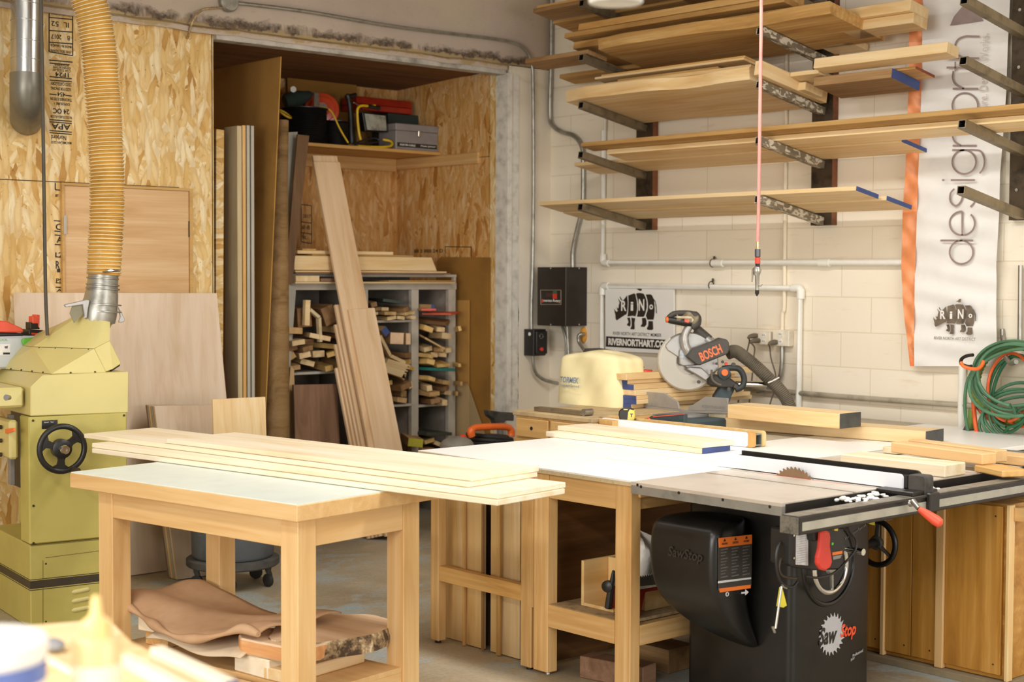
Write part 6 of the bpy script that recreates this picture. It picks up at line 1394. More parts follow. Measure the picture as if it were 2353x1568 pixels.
MB().lathe([(.013, 0), (.011, .012), (.0, .014)], on('Y', 3.085, 2091, 1157), (0, -1, 0), 14).build('pivot_bolt', STEEL, rf)
c1 = on('Y', 3.07, 2098, 1153); c2 = on('Y', 3.03, 2112, 1170); c3 = on('Y', 2.95, 2164, 1206)
MB().tube([c1, c1.lerp(c2, .6), c2], [.011, .010, .009], 10).build('lever_arm', STEEL, rf)
d = c3 - c2; MB().tube([c2, c2 + d * .05, c2 + d * .35, c2 + d * .75, c2 + d * .93, c3 + d * .01], [.008, .0115, .016, .0195, .017, .006], 18).build('lever_grip', plain('coral_red_grip', '#e8553a', .45, wear=.04), rf)
MB().lathe([(.008, 0), (.008, .006), (0, .008)], on('Y', 3.19, 2077, 1129), (0, -1, 0), 12).build('adjuster', CHROME, rf)
# cabinet
BLK = plain('satin_black_steel', '#171513', .32, .0, .3, 6); cx0, cx1, cy0, cy1 = 4.47, 4.965, 3.45, 3.97
mb = MB(); mb.rbox((cx0, cy0, 0), (cx1, cy1, .80), .03, 2, 4); mb.build('cabinet', BLK, ts, bevel=.002)
MB().box((4.40, 3.34, .78), (5.1, 3.98, .8145)).build('trunnion_cover', BLK, ts, smooth=False)
# motor cover, a rounded box that tucks in toward the bottom
secs = [(.245, .02, 3.605, 3.66), (.27, .07, 3.60, 3.74), (.32, .14, 3.60, 3.83), (.38, .20, 3.60, 3.89), (.44, .24, 3.60, 3.92), (.50, .262, 3.60, 3.935), (.60, .268, 3.60, 3.94), (.68, .262, 3.60, 3.94), (.715, .252, 3.604, 3.935), (.735, .225, 3.615, 3.92), (.742, .17, 3.64, 3.89)]
rings = []
for z, dx, ya, yb2 in secs:
    ring = []; r = min(.038, dx * .5, (yb2 - ya) * .3); x0, x1 = cx0 - dx, cx0 + .01
    for (a, b, s0) in ((x0 + r, yb2 - r, 90), (x0 + r, ya + r, 180)):
        for k_ in range(7): t_ = math.radians(s0 + 90 * k_ / 6); ring.append(V((a + r * math.cos(t_), b + r * math.sin(t_), z)))
    ring += [V((x1, ya, z)), V((x1, yb2, z))]; rings.append(ring)
o = MB().loft(rings).build('motor_cover', BLK, ts, fix=True, sharp=60)
m_ = o.modifiers.new('sub', 'SUBSURF'); m_.levels = 1; m_.render_levels = 2
# warning label on the side of the cover facing the saw's front
lab = plane_at((cx0 - .10, 3.600, .6), (0, -1, 0)); Lb = lambda a, b, d=0: lab(a, b, d)
OL = plain('warning_orange', '#f07a2a', .5, wear=.03); LD = plain('label_black', '#3a3733', .5); WH = plain('label_white', '#d8d6d6', .5)
flat('label_plate', LD, [Lb(1650, 1240), Lb(1727, 1231), Lb(1725, 1348), Lb(1650, 1358)], (0, -1, 0), ts, .003)
flat('orange_header', OL, [Lb(1651, 1237, .003), Lb(1727, 1229, .003), Lb(1727, 1250, .003), Lb(1652, 1259, .003)], (0, -1, 0), ts, .002)
flat('white_bar', WH, [Lb(1650, 1336, .003), Lb(1725, 1327, .003), Lb(1725, 1331, .003), Lb(1650, 1341, .003)], (0, -1, 0), ts, .002)
flat('orange_footer', OL, [Lb(1652, 1353, .003), Lb(1724, 1344, .003), Lb(1724, 1352, .003), Lb(1654, 1362, .003)], (0, -1, 0), ts, .002)
for i, w_ in enumerate(('WARNING', 'ADVERTENCIA', 'AVERTISSEMENT')):
    x_ = 1665 + i * 25; letters(w_, Lb(x_, 1250 - i * 3, .0053), (Lb(1700, 1240) - Lb(1650, 1246)), Z, .008, BLACK, ts, .034, .02)
    MB().prism([Lb(x_ - 3, 1245 - i * 3, .0052), Lb(x_ + 3, 1244 - i * 3, .0052), Lb(x_, 1238 - i * 3, .0052)], (0, -.0008, 0)).build('hazard_triangle', BLACK, ts, smooth=False)
    for k_ in range(10): px_text('mmmmm mmm' if k_ % 3 else 'mmmm', 'Y', 3.5965, x_ - 9, 1262 + k_ * 7 - i * 3, x_ + 7 - (k_ % 3) * 3, 1264.5 + k_ * 7 - i * 3, plain('label_grey', '#8a8784', .5), ts, 0, .02)
flat('arrow_mark', WH, [Lb(1703, 1361, .0), Lb(1712, 1360, .0), Lb(1712, 1355, .0), Lb(1719, 1361, .0), Lb(1712, 1368, .0), Lb(1712, 1364, .0), Lb(1703, 1365, .0)], (0, -1, 0), ts, .003)
MB().torus(Lb(1671, 1366, .002), (0, 1, 0), .007, .0022, 16, 6).build('round_mark', WH, ts)
emb = plane_at((cx0 - .2705, 3.7, .6), (-1, 0, 0))
letters('SawStop', emb(1574, 1277), -Y, Z, .05, plain('embossed_black', '#2c2825', .4), ts, .17, .02, shear=.2, name='embossed_lettering')
# front panel of the cabinet: round recess, handwheels, switch, logo
fpn = plane_at((4.7, cy0, .5), (0, -1, 0)); Q = lambda a, b, d=0: fpn(a, b, d)
mb = MB(); mb.torus(Q(1905, 1296, .0), (0, 1, 0), .155, .010, 40, 8, 0, 360)
mb.build('recess_rim', BLK, ts)
MB().lathe([(.145, 0), (.145, .002)], Q(1905, 1296), (0, -1, 0), 36).build('dark_recess', plain('deep_black', '#0e0d0c', .3), ts)
# crank wheel facing the front
def wheel(c, n, R_, r_, mat, spoke_mat, parent, ang, knob=.09, knob_mat=None, tilt=None):
    F_ = frame_of(n); c = V(c); w = thing('x', None, None, c); bpy.data.objects.remove(w)
    o_ = MB().torus(c, n, R_, r_, 40, 10).build('handwheel', mat, parent)
    MB().lathe([(.028, -.012), (.032, 0), (.026, .014), (.01, .016)], c, n, 20).build('wheel_hub', spoke_mat, o_)
    for k_ in range(3):
        a = math.radians(ang + 120 * k_); d_ = F_ @ V((0, math.cos(a), math.sin(a))); MB().tube([c + d_ * .02, c + d_ * R_], [.014, .010], 8, ry=.5).build('spoke', spoke_mat, o_)
    a = math.radians(ang); d_ = F_ @ V((0, math.cos(a), math.sin(a))); p = c + d_ * R_; nn = _n(V(n)); MB().tube([p, p + nn * .01, p + nn * .02, p + nn * knob], [.006, .007, .011, .013], 14).build('crank_handle', knob_mat or CHROME, o_)
    return o_
wheel(Q(1908, 1302, .06), (0, -1, 0), .098, .010, CHROME, STEEL, ts, 35 - 90)
wheel(on('Y', 3.66, 2014, 1248), (1, 0, 0), .092, .012, BLACK, DGREY, ts, 5, .08)
MB().cyl((cx1 - .01, 3.66, on('Y', 3.66, 2014, 1248).z), on('Y', 3.66, 2014, 1248), .018).build('side_shaft', BLACK, ts)
# bevel scale
mb = MB()
for i in range(26):
    p = Q(1912 + i * 3.1, 1262 - i * 2.1, .004); L_ = .012 if i % 5 == 0 else .007; mb.bx(p, V((.0012, 0, .0008)), Y * .0006, V((-.4, 0, 1)).normalized() * L_)
mb.build('bevel_scale', plain('grey_scale_marks', '#9a9794', .5), ts, smooth=False)
thick('yellow_pointer', plain('olive_yellow', '#a8a028', .5), [Q(*q, .02) for q in ((1998, 1190), (2011, 1187), (2010, 1208), (1998, 1205))], (0, -1, 0), .008, ts)
# switch box hung from the rail
sw = plane_at((4.3, 3.28, .7), (0, -1, 0)); S = lambda a, b, d=0: sw(a, b, d)
thick('switch_housing', BLACK, [S(*q, .02) for q in ((1816, 1218), (1862, 1212), (1940, 1212), (1944, 1262), (1930, 1310), (1866, 1312), (1815, 1300))], (0, -1, 0), .09, ts, .006)
flat('rating_plate', plain('silver_rating_plate', '#cfcdca', .4, wear=.1, scale=60), [S(1829, 1229, .02), S(1856, 1227, .02), S(1856, 1300, .02), S(1828, 1298, .02)], (0, -1, 0), ts, .002)
for k_ in range(12): px_text('nnn mnmnnm nm', 'Y', 3.257, 1831, 1233 + k_ * 5.3, 1853, 1235 + k_ * 5.3, plain('plate_grey', '#8f8d8a', .5), ts, 0, 0)
for q in ((1824, 1231), (1824, 1283)): MB().lathe([(.004, 0), (.004, .002)], S(*q, .021), (0, -1, 0), 10).build('screw', CHROME, ts)
pad = [(1888, 1223), (1896, 1221), (1908, 1222), (1910, 1235), (1909, 1255), (1912, 1275), (1914, 1292), (1909, 1306), (1898, 1313), (1888, 1310), (1880, 1298), (1880, 1282), (1885, 1262), (1887, 1240)]
thick('stop_paddle', plain('red_stop_paddle', '#cf3a2c', .4, wear=.05), [S(*q, .075) for q in pad], (0, -1, 0), .02, ts, .006)
thick('paddle_mount', BLACK, [S(*q, .055) for q in ((1868, 1216), (1912, 1214), (1910, 1240), (1872, 1245))], (0, -1, 0), .035, ts, .004)
MB().lathe([(.005, 0), (.005, .003)], S(1912, 1250, .03), (0, -1, 0), 12).build('green_light', plain('green_lens', '#5fd23a', .3), ts)
flat('small_label', OL, [S(1912, 1270, .02), S(1935, 1266, .02), S(1934, 1273, .02), S(1912, 1277, .02)], (0, -1, 0), ts, .002); thick('yellow_key', plain('key_yellow', '#d8b83a', .4), [S(*q, .03) for q in ((1918, 1212), (1926, 1214), (1925, 1221), (1917, 1220))], (0, -1, 0), .01, ts)
flat('small_label_text', plain('label_grey', '#8a8784', .5), [S(1913, 1279, .02), S(1934, 1275, .02), S(1930, 1283, .02), S(1914, 1287, .02)], (0, -1, 0), ts, .002)
MB().tube(spline([S(1945, 1200, .03), S(1953, 1222, .03), S(1966, 1240, .03), S(1966, 1262, .03), S(1945, 1290, .02), S(1915, 1318, .02), S(1880, 1328, .02), S(1852, 1325, .01)], 6), .0045, 8).build('power_cord', BLACK, ts)
MB().tube(spline([S(1810, 1240, -.02), S(1790, 1250, -.02), S(1783, 1285, -.02), S(1788, 1325, -.02), S(1800, 1345, -.02), S(1820, 1350, -.02), S(1832, 1338, -.02)], 6), .005, 8).build('looped_cord', BLACK, ts)
MB().tube(spline([S(1815, 1268, -.02), S(1796, 1282, -.02), S(1790, 1308, -.02), S(1800, 1325, -.02), S(1830, 1330, -.02)], 6), .0045, 8).build('looped_cord', plain('brown_cord', '#3c3020', .5), ts)
tg = thing('brush_tag', 'yellow plastic tag and thin rod hanging from the cord of the saw', 'tag', S(1795, 1400, .0))
thick('yellow_tag', plain('tag_yellow', '#e0d03a', .4), [S(*q, .012) for q in ((1793, 1350), (1798, 1352), (1808, 1392), (1800, 1397), (1786, 1394))], (0, -1, 0), .004, tg); MB().tube([S(1796, 1348, .02), S(1782, 1445, .02)], .0045, 8).build('rod', STEEL, tg); MB().tube([S(1797, 1345, .02), S(1801, 1350, .02), S(1808, 1353, .02)], .003, 6).build('wire_hook', STEEL, tg); thick('metal_tip', STEEL, [S(*q, .02) for q in ((1774, 1441), (1779, 1440), (1783, 1455), (1780, 1456))], (0, -1, 0), .004, tg)
# logo: toothed silver disc, two-tone lettering
LGs = plain('silver_logo', '#b9b9bc', .4, wear=.04); LC = Q(1911, 1458, .0); lgp = []
n = 22
for i in range(n):
    a = 2 * math.pi * i / n; g_ = 2 * math.pi / n
    for k_, r_ in ((0, .070), (.35, .066), (.5, .070), (.9, .082), (.98, .082)): lgp.append(LC + V((r_ * math.cos(a + g_ * k_), -.001, r_ * math.sin(a + g_ * k_) * 1.0)))
MB().prism(lgp, (0, -.0012, 0)).build('saw_disc_logo', LGs, ts, smooth=False)
dirL = (Q(1965, 1446) - Q(1885, 1462))
letters('Saw', Q(1903, 1461, .003), dirL, Z, .068, INK, ts, .112, .03, shear=.25); letters('Stop', Q(1949, 1452, .003), dirL, Z, .066, plain('logo_orange', '#e5502a', .5), ts, .100, .03, shear=.25)
letters('Professional', Q(1971, 1501, .003), (Q(1985, 1488) - Q(1956, 1504)), Z, .012, LGs, ts, .07, .01, shear=.2); letters('SAW', Q(1959, 1515, .003), (Q(1985, 1488) - Q(1956, 1504)), Z, .010, LGs, ts, .026, .01, shear=.2)
# ------------------------------------------------------------------ plywood cabinet under the wing
pc = thing('storage_cabinet', 'amber plywood cabinet under the right wing of the table saw', 'cabinet', (5.7, 3.5, 0))
xc = 5.47
def cy(px): return on('X', xc, px, 1350).y
yR, yL = cy(2310), 4.0
zt = on('X', xc, 2300, 1160).z
abox('carcass', AMBERPLY, (xc + .019, yR + .001, .03), (6.0, yL, zt), pc)
for a, b in ((1940, 2026), (2033, 2093), (2094, 2152), (2170, 2300)):
    ya, yb2 = cy(a), cy(b); dr = abox('door_panel', AMBERPLY, (xc + .002, yb2, .05), (xc + .018, ya - .0015, zt - .01), pc)
    MB().lathe([(.004, 0), (.004, .001)], (xc + .0018, yb2 + .03, .09), (-1, 0, 0), 8).build('screw', DARKSTEEL, dr); MB().lathe([(.004, 0), (.004, .001)], (xc + .0018, yb2 + .03, zt - .05), (-1, 0, 0), 8).build('screw', DARKSTEEL, dr)
for a, b in ((2026, 2034), (2152, 2170)): abox('trim_strip', BM, (xc - .010, cy(b), .03), (xc + .018, cy(a), zt), pc)
abox('edge_strip', PLY, (xc, yR - .015, .03), (xc + .04, yR, zt), pc); abox('corner_block', FIR, (xc + .03, yR - .09, zt - .065), (xc + .10, yR - .0155, zt - .01), pc)
abox('plinth', plain('dusty_plinth', '#8c7c60', .9), (xc - .03, yR - .02, 0), (6.0, yL, .028), pc)
o = abox('side_panel_grey', plain('lavender_grey_panel', '#cfc8ce', .5, wear=.02), (6.13, 2.4, .06), (6.4, 3.69, .78)); o.name = 'grey_cabinet'; tag(o, 'pale lavender grey cabinet side at the right edge behind the plywood cabinet', 'cabinet')
# ------------------------------------------------------------------ thickness planer at the left
P0 = on('Z', 0, 70, 1447); d1 = V((math.cos(math.radians(-7.5)), math.sin(math.radians(-7.5)), 0)); d2 = V((-d1.y, d1.x, 0))
pl = thing('thickness_planer', 'yellow-green thickness planer with hood and black handwheel', 'planer', P0 + d1 * .3 + d2 * .3)
PG = plain('yellow_green_enamel', '#cdc07e', .42, wear=.04, scale=2.5); PGD = plain('olive_enamel', '#b9ac5c', .45, wear=.06, scale=3)
fr_ = lambda px, py, t_=0.0: plane_at(P0 + d2 * t_, -d2)(px, py)
fl_ = lambda px, py, t_=0.0: plane_at(P0 + d1 * t_, -d1)(px, py)
zof = lambda py: fr_(70, py).z
Lr = (fr_(296, 1000) - fr_(70, 1000)).dot(d1); DP = .66
def pb(name, z0, z1, mat, a=0.0, b=0.0, c=None, d=None, par=pl, bev=.006):
    c = Lr if c is None else c; d = DP if d is None else d
    return MB().bx(P0 + d1 * a + d2 * b + Z * (z0 - 0), d1 * (c - a), d2 * (d - b), Z * (z1 - z0)).build(name, mat, par, smooth=False, bevel=bev)
zb1 = zof(1254); zb0 = zof(1360); zt1 = zof(957)
pb('base', 0.0, zb1, PGD, 0, -.004); pb('side_body', zb1 + .003, zt1 - .004, PGD, .0, .0, None, .14); pb('far_body', zb1 + .003, zt1 - .004, PGD, .14, .14, None, None)
pb('inner_dark', zb1 + .2, zt1 - .005, BLACK, .10, .145, .139, DP - .02)
mb = MB(); z0, z1 = zof(1358), zof(1333)
for (za, zc_, mi) in ((z0 + .008, z1 - .006, 0), (z0, z0 + .003, 0), (z1 - .002, z1 + .001, 0)):
    mb.bx(P0 - d2 * .0055 - d1 * .0012 + Z * za, d1 * (Lr + .0012), d2 * .0013, Z * (zc_ - za)); mb.bx(P0 - d2 * .0042 - d1 * .0012 + Z * za, d2 * (DP), d1 * .0010, Z * (zc_ - za))
mb.build('black_stripe', plain('stripe_black', '#3a3120', .5), pl, smooth=False)
lo_ = MB()
for k_, (x0_, y0_) in enumerate(((160, 1362), (160, 1383), (160, 1404))):
    a, b = fr_(x0_, y0_), fr_(x0_ + 47, y0_ - 8); MB().tube([a + d1 * .008, a + d1 * .02, b - d1 * .01, b], [.004, .012, .012, .004], 10).build('louvre', PG, pl)
for q in ((77, 1163), (77, 1249), (105, 1296), (105, 1429), (76, 967), (285, 955)): MB().lathe([(.006, 0), (.005, .004)], fr_(*q), -d2, 8).build('screw', DARKSTEEL, pl)
lm = MB()
for A, B in (((98, 1288), (98, 1438)), ((104, 1282), (296, 1257)), ((70, 1254), (296, 1233))):
    a, b = fr_(*A), fr_(*B); s = _n((b - a).cross(d2)) * .0012; lm.prism([a - s, b - s, b + s, a + s], -d2 * .0055)
lm.build('panel_seam', plain('seam_line', '#7a6c30', .7), pl, smooth=False)
# head box with sloped front
hp = [fr_(98, 863, .0), fr_(296, 855, .0), fr_(295, 949, .0), fr_(70, 957, .0), fr_(70, 890, .0)]
MB().prism(hp, d2 * DP).build('head_box', PG, pl, smooth=False, bevel=.004)
zt2 = hp[0].z
MB().bx(P0 - d1 * .13 + d2 * .06 + Z * (zof(938)), d1 * .128, d2 * (DP - .1), Z * (zof(892) - zof(938))).build('infeed_hood', PG, pl, smooth=False, bevel=.01)
MB().tube([fl_(22, 914, -.14), fl_(14, 914, -.16)], [.010, .014], 12).build('lock_knob', STEEL, pl)
MB().bx(fl_(18, 1112, -.02), Z * (fl_(18, 953, -.02).z - fl_(18, 1112, -.02).z), d2 * -.05, d1 * .018).build('guide_column', plain('grey_scale_column', '#8f8c88', .5, .3), pl, smooth=False)
MB().bx(fl_(22, 1057, -.06), Z * (fl_(22, 967, -.06).z - fl_(22, 1057, -.06).z), d2 * .30, d1 * .04).build('table_casting', PG, pl, smooth=False, bevel=.01)
thick('red_pointer', ORANGE, [fl_(12, 986, -.07), fl_(31, 984, -.07), fl_(31, 991, -.07), fl_(24, 994, -.07), fl_(12, 997, -.07)], -d1, .008, pl)
for y_ in (982, 1013, 1045): MB().lathe([(.010, 0), (.010, .01)], fl_(4, y_, -.065), -d1, 10).build('bolt', DARKSTEEL, pl)
flat('speed_plate', BLACK, [fr_(96, 967), fr_(132, 965), fr_(132, 986), fr_(96, 986)], -d2, pl, .002)
px_ = lambda a, b: fr_(a, b) - d2 * .003
letters('Speed', px_(106, 971), d1, Z, .006, WHITE, pl, .02, .0); letters('Feed', px_(119, 970), d1, Z, .006, WHITE, pl, .012, .0)
# handwheel with three broad spokes
wc = fr_(127, 1027) - d2 * .10; F_ = frame_of(-d2)
hw = MB().torus(wc, -d2, .104, .0135, 44, 10).build('handwheel', BLACK, pl)
def wp(a, r): t_ = math.radians(a); return wc + (d1 * math.cos(t_) + Z * math.sin(t_)) * r
for a in (-95, 35, 160):
    pts = [wp(a - 45, .035), wp(a - 16, .055), wp(a - 14, .075), wp(a - 26, .098), wp(a, .102), wp(a + 26, .098), wp(a + 14, .075), wp(a + 16, .055), wp(a + 45, .035)]
    MB().prism([p + d2 * .006 for p in pts], -d2 * .012).build('spoke', BLACK, hw, smooth=False)
MB().lathe([(.045, -.03), (.045, .008), (.034, .014), (.022, .015)], wc, -d2, 24).build('wheel_hub', BLACK, hw); MB().lathe([(.021, .01), (.021, .05), (.018, .055), (.009, .055), (.009, .045)], wc, -d2, 20).build('axle_cap', CHROME, hw); MB().cyl(fr_(127, 1027), wc, .02).build('shaft', DARKSTEEL, hw)
p = wp(-70, .104); MB().tube([p, p - d2 * .03 + d1 * .01, p - d2 * .07 + d1 * .015], [.008, .012, .014], 12).build('crank_handle', DARKSTEEL, hw)
MB().bx(P0 + d1 * (Lr + .001) + d2 * .25 + Z * zof(1010), d1 * .09, d2 * .35, Z * (zof(946) - zof(1010))).build('outfeed_table', PG, pl, smooth=False, bevel=.006)
# dust hood of folded sheet
T0 = .05
def h_(px, py, t_): return fr_(px, py, t_)
a1, a2, a3 = h_(118, 853, T0), h_(243, 848, T0), h_(216, 802, T0 + .02)
Zt = zt2 + .002
for p in (a1, a2): p.z = Zt
b1 = on('Z', Zt, -4, 846); b3 = on('Z', a3.z, 76, 798)
c1 = h_(252, 783, .06); c2 = h_(279, 836, .07); c3 = h_(259, 849, .06)
cc = h_(226, 728, .22)
cd = _n(V((.0, -.1, .55)) + d1 * .12); Fc = frame_of(cd)
ring = [cc + Fc @ V((0, .083 * math.cos(2 * math.pi * k_ / 20), .083 * math.sin(2 * math.pi * k_ / 20))) for k_ in range(20)]
bk = d2 * .36
mb = MB(); mb.add([a1, a2, a3, b1, b3, a2 + bk, b1 + bk, b3 + bk, a3 + bk], [(0, 1, 2), (0, 2, 4, 3), (3, 4, 7, 6), (6, 7, 8, 5), (1, 5, 8, 2)])
mb.build('hood_lower', PG, pl, smooth=False, fix=True)
MB().prism([a3 + Z * .001, c1, c2, c3, a2 + Z * .001], bk * .98).build('hood_side', PG, pl, smooth=False, bevel=.003, fix=True)
E5 = [a3 + Z * .002, b3 + Z * .002, b3 + bk, c1 + bk * .98, c1]; per = sum((E5[i] - E5[(i + 1) % 5]).length for i in range(5)); rect = []
for k_ in range(20):
    s_ = per * k_ / 20; i = 0
    while s_ > (E5[i] - E5[(i + 1) % 5]).length: s_ -= (E5[i] - E5[(i + 1) % 5]).length; i += 1
    rect.append(E5[i].lerp(E5[(i + 1) % 5], s_ / (E5[i] - E5[(i + 1) % 5]).length))
for i in range(5):   # keep the true corners
    k_ = min(range(20), key=lambda q_: (rect[q_] - E5[i]).length); rect[k_] = E5[i].copy()
cands = []
for rg in (ring, ring[::-1]):
    for s_ in range(20):
        r_ = [rg[(i + s_) % 20] for i in range(20)]; cands.append((sum((rect[i] - r_[i]).length for i in range(20)), r_))
rr_ = min(cands, key=lambda q_: q_[0])[1]
MB().loft([rect, rr_], cap=False).build('hood_upper', PG, pl, smooth=True, fix=True, sharp=25)
MB().prism([c2 + d2 * .02 - Z * .002, c3 + d2 * .02 - Z * .002, c3 + d2 * .02 - Z * .012, c2 + d2 * .02 - Z * .012], d2 * .03).build('hood_clip', BLACK, pl, smooth=False)
for k_ in range(4):
    MB().ell(b3.lerp(a3, .1 + .27 * k_) - Z * .006 - d2 * .004, .006, .006, .006, 8, 5).build('screw', DARKSTEEL, pl); MB().ell(b1.lerp(a1, .25 + .2 * k_) + Z * .003, .005, .005, .004, 8, 5).build('screw', DARKSTEEL, pl)
for k_ in range(2): MB().ell(a1.lerp(a2, .35 + .45 * k_) + Z * .003, .005, .005, .004, 8, 5).build('screw', DARKSTEEL, pl)
# warning label on the slope
sl = lambda u, w: a1.lerp(b1, u).lerp(a3.lerp(b3, u), w)
nrm = _n((b1 - a1).cross(a3 - a1)); nrm = nrm if nrm.dot(V((0, -.3, 1))) > 0 else -nrm
for (u0, u1, w0, w1) in ((.30, .78, .18, .36), (.20, .68, .42, .60)):
    flat('warning_label', plain('grey_label', '#a39a88', .5, wear=.1, scale=60), [sl(u0, w0) + nrm * .001, sl(u1, w0) + nrm * .001, sl(u1, w1) + nrm * .001, sl(u0, w1) + nrm * .001], nrm, pl, .001)
    flat('orange_band', plain('label_orange', '#ee9468', .5), [sl(u0, w1) + nrm * .001, sl(u1, w1) + nrm * .001, sl(u1, w1 + .05) + nrm * .001, sl(u0, w1 + .05) + nrm * .001], nrm, pl, .001)
# outlet collar, blast gate, clamp
dc = thing('dust_duct_fitting', 'galvanised duct fitting with a blast gate on the planer hood', 'duct fitting', cc)
hd = lambda px, py: plane_at(cc, (-.1, -1, 0))(px, py)
MB().tube([cc - cd * .02, hd(226, 722), hd(228, 708), hd(232, 690), hd(234, 672)], [.086, .088, .088, .082, .078], 28).build('elbow', GALV, dc)
MB().tube([hd(234, 674), hd(236, 650), hd(238, 625)], [.077, .073, .071], 28).build('sleeve', GALV, dc)
for (a, r_) in ((640, .075), (655, .077), (664, .079), (700, .091), (716, .092)): MB().torus(hd(234 if a > 680 else 236, a), hd(238, 600) - hd(233, 700), r_, .004, 32, 6).build('bead', STEEL, dc)
gt_ = lambda a, b, d_=.06: plane_at(cc, (-.1, -1, 0))(a, b) + V((-.006, -.06, 0)) * (d_ / .06)
thick('gate_handle', ALU, [gt_(*q) for q in ((137, 700), (141, 706), (180, 700), (184, 728), (178, 732), (190, 730), (192, 712), (196, 690), (190, 688))], (-.1, -1, 0), .012, dc, .003)
thick('gate_blade', plain('dull_gate', '#86806a', .6, .3), [gt_(*q, .05) for q in ((158, 702), (182, 698), (182, 722), (162, 742), (152, 720))], (-.1, -1, 0), .004, dc)
thick('gate_bracket', ALU, [gt_(*q) for q in ((262, 705), (268, 716), (277, 734), (274, 740), (262, 741), (266, 728))], (-.1, -1, 0), .012, dc, .003)
MB().tube([gt_(220, 626, .09), gt_(236, 623, .09), gt_(262, 623, .07)], [.004, .008, .005], 8).build('clamp_screw', CHROME, dc)
# ribbed clear hose
hz = thing('dust_hose', 'clear amber ribbed dust hose rising from the planer to the ceiling', 'hose', hd(240, 600))
cp_ = spline([hd(239, 632), hd(242, 570), hd(246, 490), hd(246, 400), hd(241, 290), hd(234, 190), hd(226, 100), hd(213, 30), hd(190, -40), hd(150, -110)], 24)
AMB = plain('amber_clear_hose', '#c99a48', .18, wear=.12, scale=5)
tot = sum((b - a).length for a, b in zip(cp_, cp_[1:])); den = [cp_[0]]
for a, b in zip(cp_, cp_[1:]):
    k_ = max(1, round((b - a).length / .0045)); den += [a.lerp(b, (j + 1) / k_) for j in range(k_)]
MB().tube(den, [.080 + .0035 * math.cos(2 * math.pi * i / 4) for i in range(len(den))], 28).build('hose_wall', AMB, hz)
hel = []; s_ = 0; up = None; pitch = .0180; prev = None
for i in range(len(den) - 1):
    d_ = _n(den[i + 1] - den[i]); sl_ = (den[i + 1] - den[i]).length
    x = V((1, 0, 0)); x = _n(x - d_ * x.dot(d_)); y = d_.cross(x)
    for j in range(7):
        ph = 2 * math.pi * (s_ + sl_ * j / 7) / pitch; hel.append(den[i].lerp(den[i + 1], j / 7) + (x * math.cos(ph) + y * math.sin(ph)) * .0845)
    s_ += sl_
MB().tube(hel, .0024, 4).build('wire_helix', plain('pale_hose_rib', '#e6d8b0', .25), hz)
# galvanised duct going through the wall
gd = thing('metal_duct', 'shiny spiral metal duct entering the strand board wall at upper left', 'duct', at(7.4, 60, 200))
g_ = lambda px, py, yv: on('Y', yv, px, py)
SPG = plain('spiral_duct_steel', '#b8b7b2', .22, .95, .06, 5); DUL = plain('dull_duct_steel', '#7f7c72', .4, .7, .15, 6)
MB().tube([g_(63, -80, 7.44), g_(62, 60, 7.44), g_(61, 172, 7.44)], .079, 30).build('spiral_pipe', SPG, gd)
for y_ in (12, 52, 98, 140): MB().torus(g_(62, y_, 7.44), (.12, .05, 1), .080, .0018, 36, 5).build('seam', STEEL, gd)
MB().tube(spline([g_(61, 170, 7.44), g_(61, 205, 7.44), g_(61, 240, 7.47), g_(61, 262, 7.54), g_(60, 275, 7.66), g_(60, 280, 7.80)], 6), .083, 30).build('elbow_sleeve', DUL, gd)
# cable hanging at the left
tag(MB().tube(spline([on('Y', 6.95, 92, -60), on('Y', 6.95, 96, 100), on('Y', 6.95, 99, 300), on('Y', 6.95, 102, 500), on('Y', 6.95, 105, 680), on('Y', 6.95, 109, 771)], 6), [.009] * 31, 8).build('black_cable', plain('grey_black_cable', '#4a4438', .6)), 'dark cable hanging straight down to the battery charger', 'cable')
# cases behind the planer hood
zD = zt2 + .002; yC = 7.20
cs = thing('sander_case', 'grey stackable plastic case with a green latch behind the planer hood', 'case', on('Y', yC, 40, 835))
cxl, cxr, cz1 = on('Y', yC, -70, 800).x, on('Y', yC, 96, 800).x, on('Y', yC, 40, 773).z
cg = plain('light_grey_case', '#c3c8cc', .45, wear=.03)
MB().box((cxl, yC, zD), (cxr, yC + .22, cz1)).build('case_body', cg, cs, smooth=False, bevel=.01)
c_ = lambda a, b: on('Y', yC - .001, a, b)
thick('green_latch', plain('lime_green', '#6fc04a', .4), [c_(*q) for q in ((47, 782), (52, 778), (84, 774), (91, 780), (88, 800), (64, 803), (50, 791))], (0, -1, 0), -.02, cs, .004)
flat('case_label', plain('label_paper', '#e4e2df', .5), [c_(-30, 791), c_(24, 791), c_(24, 817), c_(-30, 817)], (0, -1, 0), cs); flat('label_black_band', BLACK, [c_(7, 810.5) - Y * .001, c_(22.5, 810.5) - Y * .001, c_(22.5, 815) - Y * .001, c_(7, 815) - Y * .001], (0, -1, 0), cs)
px_text('FESTOOL', 'Y', yC - .001, -20, 779, 18, 784, plain('lime_green', '#6fc04a', .4), cs, 0, 0); flat('label_picture', plain('dull_purple', '#6a5866', .6), [c_(10, 796) - Y * .001, c_(18, 795) - Y * .001, c_(17, 801) - Y * .001, c_(11, 801) - Y * .001], (0, -1, 0), cs)
ch = thing('red_charger', 'orange-red topped tool with a black base on the grey case', 'charger', on('Y', 7.08, 20, 772))
r_ = lambda a, b: on('Y', 7.22, a, b)
thick('red_cover', plain('warm_red_shell', '#e0573c', .4, wear=.03), [r_(*q) for q in ((-40, 764), (-40, 742), (0, 738), (14, 738), (22, 741), (50, 754), (55, 759), (54, 765))], (0, -1, 0), .10, ch, .005)
thick('black_base', BLACK, [r_(*q) for q in ((-40, 765), (54, 766), (54, 772), (-40, 772.5))], (0, -1, 0), .12, ch, .003)
